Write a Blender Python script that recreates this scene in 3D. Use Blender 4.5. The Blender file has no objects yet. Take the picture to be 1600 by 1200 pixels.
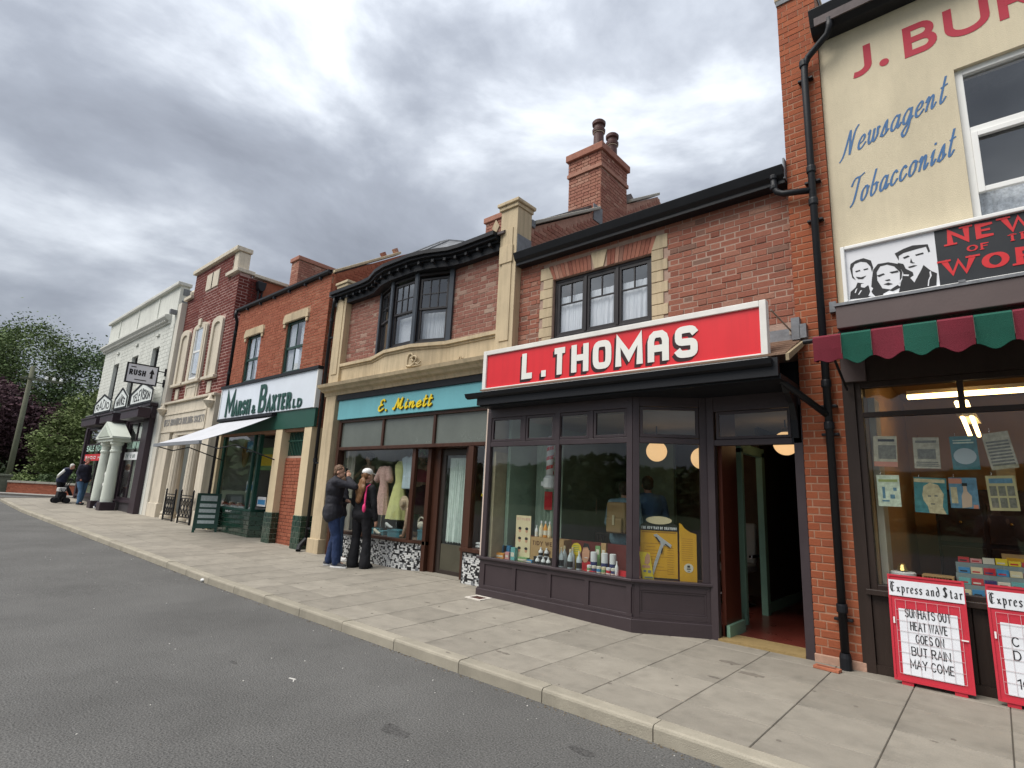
import bpy, math, random
from mathutils import Vector, Matrix, noise
rnd = random.Random(7)
sc = bpy.context.scene
COL = sc.collection
PI = math.pi

# ------------------------------------------------------------------ camera
CAMH = 1.39
FPX = 853.0
ROT = ((0.75595534, 0.09684729, 0.64741959),
       (0.65299506, -0.18126934, -0.73534949),
       (0.04614071, 0.97865317, -0.20027233))
cd = bpy.data.cameras.new('camera')
cam = bpy.data.objects.new('camera', cd)
COL.objects.link(cam)
cd.sensor_fit = 'HORIZONTAL'; cd.sensor_width = 36.0
cd.lens = 36.0 * FPX / 1600.0
cd.clip_start = 0.05; cd.clip_end = 3000
cam.matrix_world = Matrix.Translation((0, 0, CAMH)) @ Matrix(ROT).to_4x4()
sc.camera = cam

# ------------------------------------------------------------------ world
w = bpy.data.worlds.new('World'); sc.world = w; w.use_nodes = True
nt = w.node_tree; nt.nodes.clear()
def N(t, tree=nt, **k):
    n = tree.nodes.new(t)
    for a, b in k.items(): setattr(n, a, b)
    return n
def mathn(op, a, b=None, tree=nt, clamp=False):
    n = N('ShaderNodeMath', tree, operation=op, use_clamp=clamp)
    for i, v in enumerate((a, b)):
        if v is None: continue
        if isinstance(v, (int, float)): n.inputs[i].default_value = v
        else: tree.links.new(v, n.inputs[i])
    return n.outputs[0]
SUN_EL, SUN_AZ = math.radians(52), math.radians(200)
tc = N('ShaderNodeTexCoord'); sx = N('ShaderNodeSeparateXYZ')
nt.links.new(tc.outputs['Generated'], sx.inputs[0])
zc = mathn('MAXIMUM', sx.outputs[2], 0.0)
zz = mathn('ADD', zc, 0.26)
uu = mathn('DIVIDE', sx.outputs[0], zz); vv = mathn('DIVIDE', sx.outputs[1], zz)
cx = N('ShaderNodeCombineXYZ'); nt.links.new(uu, cx.inputs[0]); nt.links.new(vv, cx.inputs[1]); cx.inputs[2].default_value = 3.2
def cloudnoise(scale, detail, rough, dist, off):
    m = N('ShaderNodeVectorMath', operation='ADD'); nt.links.new(cx.outputs[0], m.inputs[0]); m.inputs[1].default_value = off
    n = N('ShaderNodeTexNoise'); n.inputs['Scale'].default_value = scale; n.inputs['Detail'].default_value = detail
    n.inputs['Roughness'].default_value = rough; n.inputs['Distortion'].default_value = dist
    nt.links.new(m.outputs[0], n.inputs['Vector']); return n.outputs[0]
n1 = cloudnoise(0.95, 6, 0.5, 0.3, (9.0, 25.0, 0))
sv = N('ShaderNodeMapping'); sv.inputs['Scale'].default_value = (1, 1, 2.1); sv.inputs['Location'].default_value = (0.0, 0.0, 2.0); nt.links.new(tc.outputs['Generated'], sv.inputs[0])
n2n = N('ShaderNodeTexNoise'); n2n.inputs['Scale'].default_value = 2.6; n2n.inputs['Detail'].default_value = 9; n2n.inputs['Roughness'].default_value = 0.55; n2n.inputs['Distortion'].default_value = 0.25
nt.links.new(sv.outputs[0], n2n.inputs['Vector']); n2 = n2n.outputs[0]
comb = mathn('ADD', mathn('MULTIPLY', n1, 0.36), mathn('MULTIPLY', n2, 0.64))
cr = N('ShaderNodeValToRGB'); nt.links.new(comb, cr.inputs[0])
els = cr.color_ramp.elements
els[0].position = 0.35; els[0].color = (0.15, 0.163, 0.19, 1)
els[1].position = 0.68; els[1].color = (0.66, 0.685, 0.72, 1)
for p, c in ((0.44, (0.20, 0.217, 0.25, 1)), (0.50, (0.27, 0.29, 0.325, 1)), (0.57, (0.41, 0.435, 0.47, 1))):
    e = els.new(p); e.color = c
# overcast skies brighten from the horizon up
grad = mathn('ADD', mathn('MULTIPLY', zc, 0.95), 0.62)
gm = N('ShaderNodeVectorMath', operation='SCALE'); nt.links.new(cr.outputs[0], gm.inputs[0]); nt.links.new(grad, gm.inputs['Scale'])
sky = N('ShaderNodeTexSky', sky_type='NISHITA', sun_disc=False, sun_elevation=SUN_EL, sun_rotation=SUN_AZ)
sky.air_density = 1.0; sky.dust_density = 2.0
b1 = N('ShaderNodeBackground'); nt.links.new(sky.outputs[0], b1.inputs[0]); b1.inputs[1].default_value = 0.08
b2 = N('ShaderNodeBackground'); nt.links.new(gm.outputs[0], b2.inputs[0]); b2.inputs[1].default_value = 0.85
mx = N('ShaderNodeMixShader'); mx.inputs[0].default_value = 0.95
nt.links.new(b1.outputs[0], mx.inputs[1]); nt.links.new(b2.outputs[0], mx.inputs[2])
wo = N('ShaderNodeOutputWorld'); nt.links.new(mx.outputs[0], wo.inputs[0])

sl = bpy.data.lights.new('sun', 'SUN'); sl.energy = 1.5; sl.angle = math.radians(45); sl.color = (1.0, 0.95, 0.875)
so = bpy.data.objects.new('sun', sl); COL.objects.link(so)
# the veiled sun stands behind the camera, above the far side of the street
dirv = Vector((-0.28, -0.62, 1.0)).normalized()
so.rotation_euler = dirv.to_track_quat('Z', 'Y').to_euler()
sky.sun_elevation = math.asin(dirv.z); sky.sun_rotation = math.atan2(dirv.x, dirv.y)

vs = sc.view_settings; sc.display_settings.display_device = 'sRGB'
vs.view_transform = 'Standard'; vs.look = 'None'; vs.gamma = 1; vs.use_curve_mapping = False
vs.exposure = 1.32
sc.render.engine = 'CYCLES'
cy = sc.cycles
cy.max_bounces = 6; cy.diffuse_bounces = 3; cy.glossy_bounces = 3; cy.transparent_max_bounces = 12; cy.transmission_bounces = 4
cy.use_denoising = True; cy.sample_clamp_indirect = 4

# ------------------------------------------------------------------ pixel -> point on a facade plane (survey of the place)
def ray(px, py):
    d = Matrix(ROT) @ Vector((px - 800.0, -(py - 600.0), -FPX)); return d
def at(px, py, Y):
    d = ray(px, py); t = Y / d.y; return (t * d.x, CAMH + t * d.z)
def atX(px, py, X):
    d = ray(px, py); t = X / d.x; return (t * d.y, CAMH + t * d.z)

# ------------------------------------------------------------------ ground heights
def smooth(a, b, x):
    t = max(0.0, min(1.0, (x - a) / (b - a))); return t * t * (3 - 2 * t)
def gx(x):
    d = -x - 8.5
    if d <= 0: return 0.0
    z = 0.0103 * d if d > 1.5 else 0.0103 * d * d / 3.0 + 0.0103 * d * 0.5
    if -x > 25: z += 0.02 * (min(-x, 31.5) - 25)
    if -x > 31.5: z = 0.0103 * 23 + 0.13
    return z
def gz(x, y):
    return gx(x) + 0.027 * max(0.0, min(y, 6.6) - 3.66) * smooth(-2.8, -5.2, x)

# ------------------------------------------------------------------ materials
MATS = {}
def mat(name, rgb, rough=0.7, var=0.12, vscale=2.5, bump=0.15, bscale=60.0, spec=0.35, metal=0.0,
        rand=0.0, palette=None, attr=None, grime=0.0, emit=None, est=0.0, stretch=None, coat=0.0, fine=0.0, streak=0.0):
    if name in MATS: return MATS[name]
    m = bpy.data.materials.new(name); m.use_nodes = True; MATS[name] = m
    t = m.node_tree; bs = t.nodes['Principled BSDF']
    bs.inputs['Roughness'].default_value = rough; bs.inputs['Metallic'].default_value = metal
    bs.inputs['Specular IOR Level'].default_value = spec
    if coat: bs.inputs['Coat Weight'].default_value = coat
    co = N('ShaderNodeTexCoord', t).outputs['Object']
    if stretch:
        mp = N('ShaderNodeMapping', t); mp.inputs['Scale'].default_value = stretch; t.links.new(co, mp.inputs[0]); co = mp.outputs[0]
    no = N('ShaderNodeTexNoise', t); no.inputs['Scale'].default_value = vscale; no.inputs['Detail'].default_value = 6; no.inputs['Roughness'].default_value = 0.65
    oi = N('ShaderNodeObjectInfo', t)
    if rand or palette:
        ad = N('ShaderNodeVectorMath', t, operation='ADD'); t.links.new(co, ad.inputs[0]); 
        sc_ = N('ShaderNodeVectorMath', t, operation='SCALE'); sc_.inputs[0].default_value = (37, 19, 53); t.links.new(oi.outputs['Random'], sc_.inputs['Scale'])
        t.links.new(sc_.outputs[0], ad.inputs[1]); nco = ad.outputs[0]
    else: nco = co
    t.links.new(nco, no.inputs['Vector'])
    if palette:
        r = N('ShaderNodeValToRGB', t)
        if attr:
            a = N('ShaderNodeAttribute', t, attribute_name=attr); src = a.outputs['Fac']
        else: src = oi.outputs['Random']
        t.links.new(src, r.inputs[0]); e = r.color_ramp.elements
        r.color_ramp.interpolation = 'LINEAR'
        n = len(palette)
        e[0].position = 0; e[0].color = (*palette[0], 1); e[1].position = 1; e[1].color = (*palette[-1], 1)
        for i in range(1, n - 1):
            q = e.new(i / (n - 1)); q.color = (*palette[i], 1)
        base = r.outputs[0]
    else:
        c = N('ShaderNodeRGB', t); c.outputs[0].default_value = (*rgb, 1); base = c.outputs[0]
    # value variation by noise
    mr = N('ShaderNodeMapRange', t); t.links.new(no.outputs[0], mr.inputs[0])
    mr.inputs[1].default_value = 0.25; mr.inputs[2].default_value = 0.75
    mr.inputs[3].default_value = 1 - var; mr.inputs[4].default_value = 1 + var
    val = mr.outputs[0]
    if rand:
        v2 = mathn('ADD', mathn('MULTIPLY', oi.outputs['Random'], 2 * rand, t), 1 - rand, t); val = mathn('MULTIPLY', val, v2, t)
    if fine:
        nf = N('ShaderNodeTexNoise', t); nf.inputs['Scale'].default_value = bscale; nf.inputs['Detail'].default_value = 3; t.links.new(nco, nf.inputs['Vector'])
        v3 = mathn('ADD', mathn('MULTIPLY', nf.outputs[0], 2 * fine, t), 1 - fine, t); val = mathn('MULTIPLY', val, v3, t)
    if grime:
        ng = N('ShaderNodeTexNoise', t); ng.inputs['Scale'].default_value = 0.9; ng.inputs['Detail'].default_value = 8; ng.inputs['Roughness'].default_value = 0.7
        mp2 = N('ShaderNodeMapping', t); mp2.inputs['Scale'].default_value = (1, 1, 0.35); mp2.inputs['Location'].default_value = (3.1, 7.7, 1.3)
        t.links.new(co, mp2.inputs[0]); t.links.new(mp2.outputs[0], ng.inputs['Vector'])
        g2 = N('ShaderNodeMapRange', t); t.links.new(ng.outputs[0], g2.inputs[0]); g2.inputs[1].default_value = 0.48; g2.inputs[2].default_value = 0.72
        g2.inputs[3].default_value = 1.0; g2.inputs[4].default_value = 1 - grime; val = mathn('MULTIPLY', val, g2.outputs[0], t)
    if streak:   # rain streaks and soot run down the face
        ns = N('ShaderNodeTexNoise', t); ns.inputs['Scale'].default_value = 1.0; ns.inputs['Detail'].default_value = 5; ns.inputs['Roughness'].default_value = 0.6
        mp3 = N('ShaderNodeMapping', t); mp3.inputs['Scale'].default_value = (13, 13, 0.8); t.links.new(co, mp3.inputs[0]); t.links.new(mp3.outputs[0], ns.inputs['Vector'])
        g3 = N('ShaderNodeMapRange', t); t.links.new(ns.outputs[0], g3.inputs[0]); g3.inputs[1].default_value = 0.46; g3.inputs[2].default_value = 0.74
        g3.inputs[3].default_value = 1.0; g3.inputs[4].default_value = 1 - streak; val = mathn('MULTIPLY', val, g3.outputs[0], t)
    sm = N('ShaderNodeVectorMath', t, operation='SCALE'); t.links.new(base, sm.inputs[0]); t.links.new(val, sm.inputs['Scale'])
    t.links.new(sm.outputs[0], bs.inputs['Base Color'])
    rr = N('ShaderNodeMapRange', t); t.links.new(no.outputs[0], rr.inputs[0]); rr.inputs[3].default_value = max(0.02, rough - 0.1); rr.inputs[4].default_value = min(1, rough + 0.1)
    t.links.new(rr.outputs[0], bs.inputs['Roughness'])
    if bump:
        nb = N('ShaderNodeTexNoise', t); nb.inputs['Scale'].default_value = bscale; nb.inputs['Detail'].default_value = 4
        t.links.new(nco, nb.inputs['Vector'])
        bp = N('ShaderNodeBump', t); bp.inputs['Strength'].default_value = bump; bp.inputs['Distance'].default_value = 0.01
        t.links.new(nb.outputs[0], bp.inputs['Height']); t.links.new(bp.outputs[0], bs.inputs['Normal'])
    if emit:
        bs.inputs['Emission Color'].default_value = (*emit, 1); bs.inputs['Emission Strength'].default_value = est
    return m

def glassmat(name, tint=(0.93, 0.95, 0.94), refl=1.7):
    if name in MATS: return MATS[name]
    m = bpy.data.materials.new(name); m.use_nodes = True; MATS[name] = m
    t = m.node_tree; t.nodes.clear()
    tr = N('ShaderNodeBsdfTransparent', t); tr.inputs[0].default_value = (*tint, 1)
    gl = N('ShaderNodeBsdfGlossy', t); gl.inputs['Roughness'].default_value = 0.02; gl.inputs[0].default_value = (0.9, 0.93, 0.95, 1)
    fr = N('ShaderNodeFresnel', t); fr.inputs['IOR'].default_value = 1.5
    # slightly wavy old glass
    tcn = N('ShaderNodeTexCoord', t); nn = N('ShaderNodeTexNoise', t); nn.inputs['Scale'].default_value = 1.7
    t.links.new(tcn.outputs['Object'], nn.inputs['Vector']); bp = N('ShaderNodeBump', t); bp.inputs['Strength'].default_value = 0.05; bp.inputs['Distance'].default_value = 0.02
    t.links.new(nn.outputs[0], bp.inputs['Height']); t.links.new(bp.outputs[0], gl.inputs['Normal'])
    gg = N('ShaderNodeNewGeometry', t); fb = mathn('SUBTRACT', 1.0, gg.outputs['Backfacing'], t)
    f = mathn('MULTIPLY', mathn('MULTIPLY', fr.outputs[0], refl, t, clamp=True), fb, t)
    mx = N('ShaderNodeMixShader', t); t.links.new(f, mx.inputs[0]); t.links.new(tr.outputs[0], mx.inputs[1]); t.links.new(gl.outputs[0], mx.inputs[2])
    o = N('ShaderNodeOutputMaterial', t); t.links.new(mx.outputs[0], o.inputs[0])
    return m
GLASS = glassmat('shop_window_glass')
UGLASS = glassmat('upper_window_glass', (0.95, 0.96, 0.97), 3.4)

# ------------------------------------------------------------------ mesh builder
class MB:
    def __init__(s): s.v = []; s.f = []; s.m = []; s.r = []
    def add(s, vs, fs, mi=0, r=None):
        b = len(s.v); s.v += [tuple(p) for p in vs]; s.f += [tuple(b + i for i in f) for f in fs]; s.m += [mi] * len(fs)
        s.r += [rnd.random() if r is None else r] * len(fs); return s
    def box(s, x0, x1, y0, y1, z0, z1, mi=0, r=None):
        if x0 > x1: x0, x1 = x1, x0
        if y0 > y1: y0, y1 = y1, y0
        if z0 > z1: z0, z1 = z1, z0
        return s.add([(x0,y0,z0),(x1,y0,z0),(x1,y1,z0),(x0,y1,z0),(x0,y0,z1),(x1,y0,z1),(x1,y1,z1),(x0,y1,z1)],
                     [(0,3,2,1),(4,5,6,7),(0,1,5,4),(1,2,6,5),(2,3,7,6),(3,0,4,7)], mi, r)
    def obox(s, c, sz, rot=(0,0,0), mi=0):
        M = Matrix.Translation(c) @ (Matrix.Rotation(rot[2],4,'Z') @ Matrix.Rotation(rot[1],4,'Y') @ Matrix.Rotation(rot[0],4,'X'))
        hx, hy, hz = sz[0]/2, sz[1]/2, sz[2]/2
        v = [M @ Vector(p) for p in [(-hx,-hy,-hz),(hx,-hy,-hz),(hx,hy,-hz),(-hx,hy,-hz),(-hx,-hy,hz),(hx,-hy,hz),(hx,hy,hz),(-hx,hy,hz)]]
        return s.add(v, [(0,3,2,1),(4,5,6,7),(0,1,5,4),(1,2,6,5),(2,3,7,6),(3,0,4,7)], mi)
    def prism(s, poly, y0, y1, mi=0):          # poly in (x,z), extruded in y
        n = len(poly); a = sum(poly[i][0]*poly[(i+1)%n][1]-poly[(i+1)%n][0]*poly[i][1] for i in range(n))
        if a < 0: poly = poly[::-1]
        v = [(x, y0, z) for x, z in poly] + [(x, y1, z) for x, z in poly]
        f = [tuple(range(n)), tuple(range(2*n-1, n-1, -1))] + [(i, i+n, (i+1)%n+n, (i+1)%n) for i in range(n)]
        return s.add(v, f, mi)
    def prismx(s, poly, x0, x1, mi=0):         # poly in (y,z), extruded in x
        n = len(poly); a = sum(poly[i][0]*poly[(i+1)%n][1]-poly[(i+1)%n][0]*poly[i][1] for i in range(n))
        if a < 0: poly = poly[::-1]
        v = [(x1, y, z) for y, z in poly] + [(x0, y, z) for y, z in poly]
        f = [tuple(range(n)), tuple(range(2*n-1, n-1, -1))] + [(i, i+n, (i+1)%n+n, (i+1)%n) for i in range(n)]
        return s.add(v, f, mi)
    def prismz(s, poly, z0, z1, mi=0):         # poly in (x,y), extruded in z
        n = len(poly); a = sum(poly[i][0]*poly[(i+1)%n][1]-poly[(i+1)%n][0]*poly[i][1] for i in range(n))
        if a < 0: poly = poly[::-1]
        v = [(x, y, z1) for x, y in poly] + [(x, y, z0) for x, y in poly]
        f = [tuple(range(n)), tuple(range(2*n-1, n-1, -1))] + [(i, i+n, (i+1)%n+n, (i+1)%n) for i in range(n)]
        return s.add(v, f, mi)
    def frame(s, x0, x1, z0, z1, y0, y1, wd, mi=0, bars=(), hbars=(), bw=None):
        s.box(x0, x0+wd, y0, y1, z0, z1, mi); s.box(x1-wd, x1, y0, y1, z0, z1, mi)
        s.box(x0+wd, x1-wd, y0, y1, z1-wd, z1, mi); s.box(x0+wd, x1-wd, y0, y1, z0, z0+wd, mi)
        bw = bw or wd
        for b in bars: s.box(b-bw/2, b+bw/2, y0+0.004, y1-0.004, z0+wd, z1-wd, mi)
        for h in hbars: s.box(x0+wd, x1-wd, y0+0.007, y1-0.007, h-bw/2, h+bw/2, mi)
        return s
    def tube(s, pts, r, seg=10, mi=0, caps=True):
        pts = [Vector(p) for p in pts]; n = len(pts); rings = []
        up = None
        for i, p in enumerate(pts):
            d = (pts[min(i+1,n-1)] - pts[max(i-1,0)]).normalized()
            if up is None:
                up = Vector((0,0,1)) if abs(d.z) < 0.9 else Vector((1,0,0))
            a = d.cross(up).normalized(); b = a.cross(d).normalized(); up = b
            rr = r[i] if isinstance(r, (list, tuple)) else r
            rings.append([p + (a*math.cos(2*PI*k/seg) + b*math.sin(2*PI*k/seg))*rr for k in range(seg)])
        v = [q for R in rings for q in R]; f = []
        for i in range(n-1):
            for k in range(seg): f.append((i*seg+k, i*seg+(k+1)%seg, (i+1)*seg+(k+1)%seg, (i+1)*seg+k))
        if caps: f.append(tuple(range(seg-1,-1,-1))); f.append(tuple((n-1)*seg+k for k in range(seg)))
        return s.add(v, f, mi)
    def lathe(s, prof, c=(0,0,0), seg=16, mi=0, sx=1, sy=1):
        v = []; f = []; n = len(prof)
        for r, z in prof:
            for k in range(seg): v.append((c[0]+r*sx*math.cos(2*PI*k/seg), c[1]+r*sy*math.sin(2*PI*k/seg), c[2]+z))
        for i in range(n-1):
            for k in range(seg): f.append((i*seg+k, i*seg+(k+1)%seg, (i+1)*seg+(k+1)%seg, (i+1)*seg+k))
        f.append(tuple(range(seg-1,-1,-1))); f.append(tuple((n-1)*seg+k for k in range(seg)))
        return s.add(v, f, mi)
    def ell(s, c, r, seg=14, rings=9, mi=0, rot=None):
        v = []; f = []
        R = rot or Matrix.Identity(3)
        for i in range(rings+1):
            th = PI*i/rings
            for k in range(seg):
                v.append(Vector(c) + R @ Vector((r[0]*math.sin(th)*math.cos(2*PI*k/seg), r[1]*math.sin(th)*math.sin(2*PI*k/seg), -r[2]*math.cos(th))))
        for i in range(rings):
            for k in range(seg):
                f.append((i*seg+k, i*seg+(k+1)%seg, (i+1)*seg+(k+1)%seg, (i+1)*seg+k))
        return s.add(v, f, mi)
    def cap(s, p0, p1, r0, r1, seg=12, mi=0):   # tapered capsule
        p0 = Vector(p0); p1 = Vector(p1); d = (p1-p0).normalized()
        pts = []; rs = []
        for a in (80, 55, 28): pts.append(p0 - d*r0*math.sin(math.radians(a))); rs.append(r0*math.cos(math.radians(a)))
        pts.append(p0); rs.append(r0); pts.append(p1); rs.append(r1)
        for a in (28, 55, 80): pts.append(p1 + d*r1*math.sin(math.radians(a))); rs.append(r1*math.cos(math.radians(a)))
        return s.tube(pts, rs, seg, mi)
    def mesh(s, name, mats, off=(0,0,0), smooth=False, attr=False):
        me = bpy.data.meshes.new(name)
        me.from_pydata([(x-off[0], y-off[1], z-off[2]) for x, y, z in s.v], [], s.f)
        if not isinstance(mats, (list, tuple)): mats = [mats]
        for m in mats: me.materials.append(m)
        if len(mats) > 1: me.polygons.foreach_set('material_index', s.m)
        if smooth: me.polygons.foreach_set('use_smooth', [True]*len(me.polygons))
        if attr:
            a = me.attributes.new('rnd', 'FLOAT', 'FACE'); a.data.foreach_set('value', s.r)
        me.update(); return me
    def build(s, name, mats, parent=None, smooth=False, bevel=0.0, attr=False, label=None, kind=None, loc=None, auto=None):
        off = loc if loc is not None else (root_loc(parent) if parent else (0,0,0))
        me = s.mesh(name, mats, off, smooth, attr)
        o = bpy.data.objects.new(name, me); COL.objects.link(o)
        if parent: o.parent = parent
        elif loc is not None: o.location = loc
        if bevel:
            b = o.modifiers.new('bevel', 'BEVEL'); b.width = bevel; b.segments = 2; b.limit_method = 'ANGLE'; b.harden_normals = False
        if label: o['label'] = label
        if kind: o['kind'] = kind
        return o
ROOTLOC = {}
def root_loc(o):
    while o.parent: o = o.parent
    return ROOTLOC.get(o.name, tuple(o.location))
def thing(name, label, cat, loc=(0,0,0), group=None):
    o = bpy.data.objects.new(name, None); COL.objects.link(o); o.location = loc; o.empty_display_size = 0.2
    ROOTLOC[o.name] = tuple(loc)
    o['label'] = label; o['category'] = cat
    if group: o['group'] = group
    return o
def tag(o, label, cat, group=None):
    o['label'] = label; o['category'] = cat
    if group: o['group'] = group
    return o
def link(name, me, parent=None, loc=(0,0,0), rot=(0,0,0), scale=(1,1,1)):
    o = bpy.data.objects.new(name, me); COL.objects.link(o)
    if parent:
        o.parent = parent; b = root_loc(parent); loc = (loc[0]-b[0], loc[1]-b[1], loc[2]-b[2])
    o.location = loc; o.rotation_euler = rot; o.scale = scale; return o

# ------------------------------------------------------------------ bricks: each its own object, shared meshes
def chamfer_block(name, m, dx=1, dy=1, dz=1, ch=0.03):
    # unit block: x 0..1, z 0..1, front at y=0 going back to y=1, front edges chamfered
    b = MB(); cx_, cz_ = ch*0.35, ch
    b.add([(0,.25,0),(1,.25,0),(1,.25,1),(0,.25,1),(cx_,0,cz_),(1-cx_,0,cz_),(1-cx_,0,1-cz_),(cx_,0,1-cz_),(0,1,0),(1,1,0),(1,1,1),(0,1,1)],
          [(4,5,6,7),(0,1,5,4),(1,2,6,5),(2,3,7,6),(3,0,4,7),(0,8,9,1),(1,9,10,2),(2,10,11,3),(3,11,8,0)])
    return b.mesh(name, m)
def brick_layout(u0, u1, z0, z1, holes, L=0.225, C=0.075, J=0.01, bond='stretcher', seed=1):
    R = random.Random(seed); out = []; nrow = int(round((z1 - z0) / C))
    for i in range(nrow):
        za = z0 + i*C; zb = za + C - J
        if zb > z1 + 0.01: break
        spans = [(u0, u1)]
        for (a, b, c, d) in holes:
            if zb > c + 0.01 and za < d - 0.01:
                ns = []
                for (p, q) in spans:
                    if b <= p or a >= q: ns.append((p, q)); continue
                    if a > p: ns.append((p, a))
                    if b < q: ns.append((b, q))
                spans = ns
        # global phase
        if bond == 'stretcher': unit = [L]; ph = (i % 2) * L/2
        elif bond == 'header': unit = [L/2]; ph = (i % 2)*L/4
        elif bond == 'english': unit = [L] if i % 2 else [L/2]; ph = L/4 if i % 2 else 0
        else: unit = [L, L/2]; ph = (i % 2) * L*0.75
        per = sum(unit); u = u0 - per*2 + ph; k = 0
        while u < u1:
            w_ = unit[k % len(unit)]; k += 1
            a0, a1 = u, u + w_ - J; u += w_
            for (p, q) in spans:
                b0, b1 = max(a0, p), min(a1, q)
                if b1 - b0 > 0.025:
                    out.append((b0, b1, za, zb, R.random(), R.random(), R.random()))
    return out
def brickwork(parent, u0, u1, z0, z1, plane, axis, meshes, stuffmat, holes=(), limit=300, depth=0.014, proud=0.0025, name='brick', **kw):
    """axis 'x': wall faces -y at y=plane, u=x. axis 'y+': wall faces +x at x=plane, u=y."""
    lay = brick_layout(u0, u1, z0, z1, holes, **kw)
    def dist(q):
        u = (q[0]+q[1])/2; z = (q[2]+q[3])/2
        p = Vector((u, plane, z)) if axis == 'x' else Vector((plane, u, z))
        return (p - Vector((0,0,CAMH))).length
    lay.sort(key=dist)
    for q in lay[:limit]:
        a, b, c, d, r1, r2, r3 = q
        me = meshes[int(r1*len(meshes)) % len(meshes)]
        off = (r2-0.5)*proud*2
        if axis == 'x':
            link(name, me, parent, (a, plane+off, c), (0, 0, 0), (b-a, depth, d-c))
        else:
            link(name, me, parent, (plane-off, a, c), (0, 0, PI/2), (b-a, depth, d-c))
    rest = lay[limit:]
    if rest:
        mb = MB()
        for a, b, c, d, r1, r2, r3 in rest:
            off = (r2-0.5)*proud*2
            if axis == 'x': mb.box(a, b, plane+off, plane+depth, c, d, 0, r1)
            else: mb.box(plane-depth, plane-off, a, b, c, d, 0, r1)
        o = mb.build(name+'_courses', stuffmat, parent, attr=True); o['kind'] = 'stuff'
    return len(lay)
def brickset(nm, pal, var=0.25, rough=0.85):
    out = []
    # several tones of the same brick so that neighbours differ
    m = mat(nm, (1,1,1), rough, var, 9, 0.5, 90, palette=pal, spec=0.2, fine=0.18)
    ms = mat(nm+'_far', (1,1,1), rough, var, 9, 0.5, 90, palette=pal, attr='rnd', spec=0.2, fine=0.18)
    return [chamfer_block(nm, m, ch=c) for c in (0.05, 0.08, 0.11)], ms

# ------------------------------------------------------------------ cloth sheet
def curtain(mb, x0, x1, z0, z1, y, waves=6, amp=0.02, nx=60, nz=6, mi=0, gather=0.0, flare=0.0, seed=0):
    R = random.Random(seed); ph = R.random()*6; v = []; f = []
    for j in range(nz+1):
        t = j/nz
        for i in range(nx+1):
            s = i/nx
            a = amp*(0.5+0.5*math.sin(3.1*s+ph+t))*(0.6+0.6*t)
            yy = y + a*math.sin(2*PI*waves*s + ph + 0.8*math.sin(5*s+2*t)) + 0.3*amp*math.sin(2*PI*waves*2.3*s+t*2)
            v.append((x0+(x1-x0)*s + gather*math.sin(PI*t)*(0.5-s), yy, z1+(z0-z1)*t + flare*math.sin(2*PI*waves*s)*t))
    for j in range(nz):
        for i in range(nx): a = j*(nx+1)+i; f.append((a, a+nx+1, a+nx+2, a+1))
    b = len(v); v += [(x, yy+0.003, z) for x, yy, z in v]
    f += [tuple(reversed([b+k for k in q])) for q in f]
    return mb.add(v, f, mi)
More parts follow.
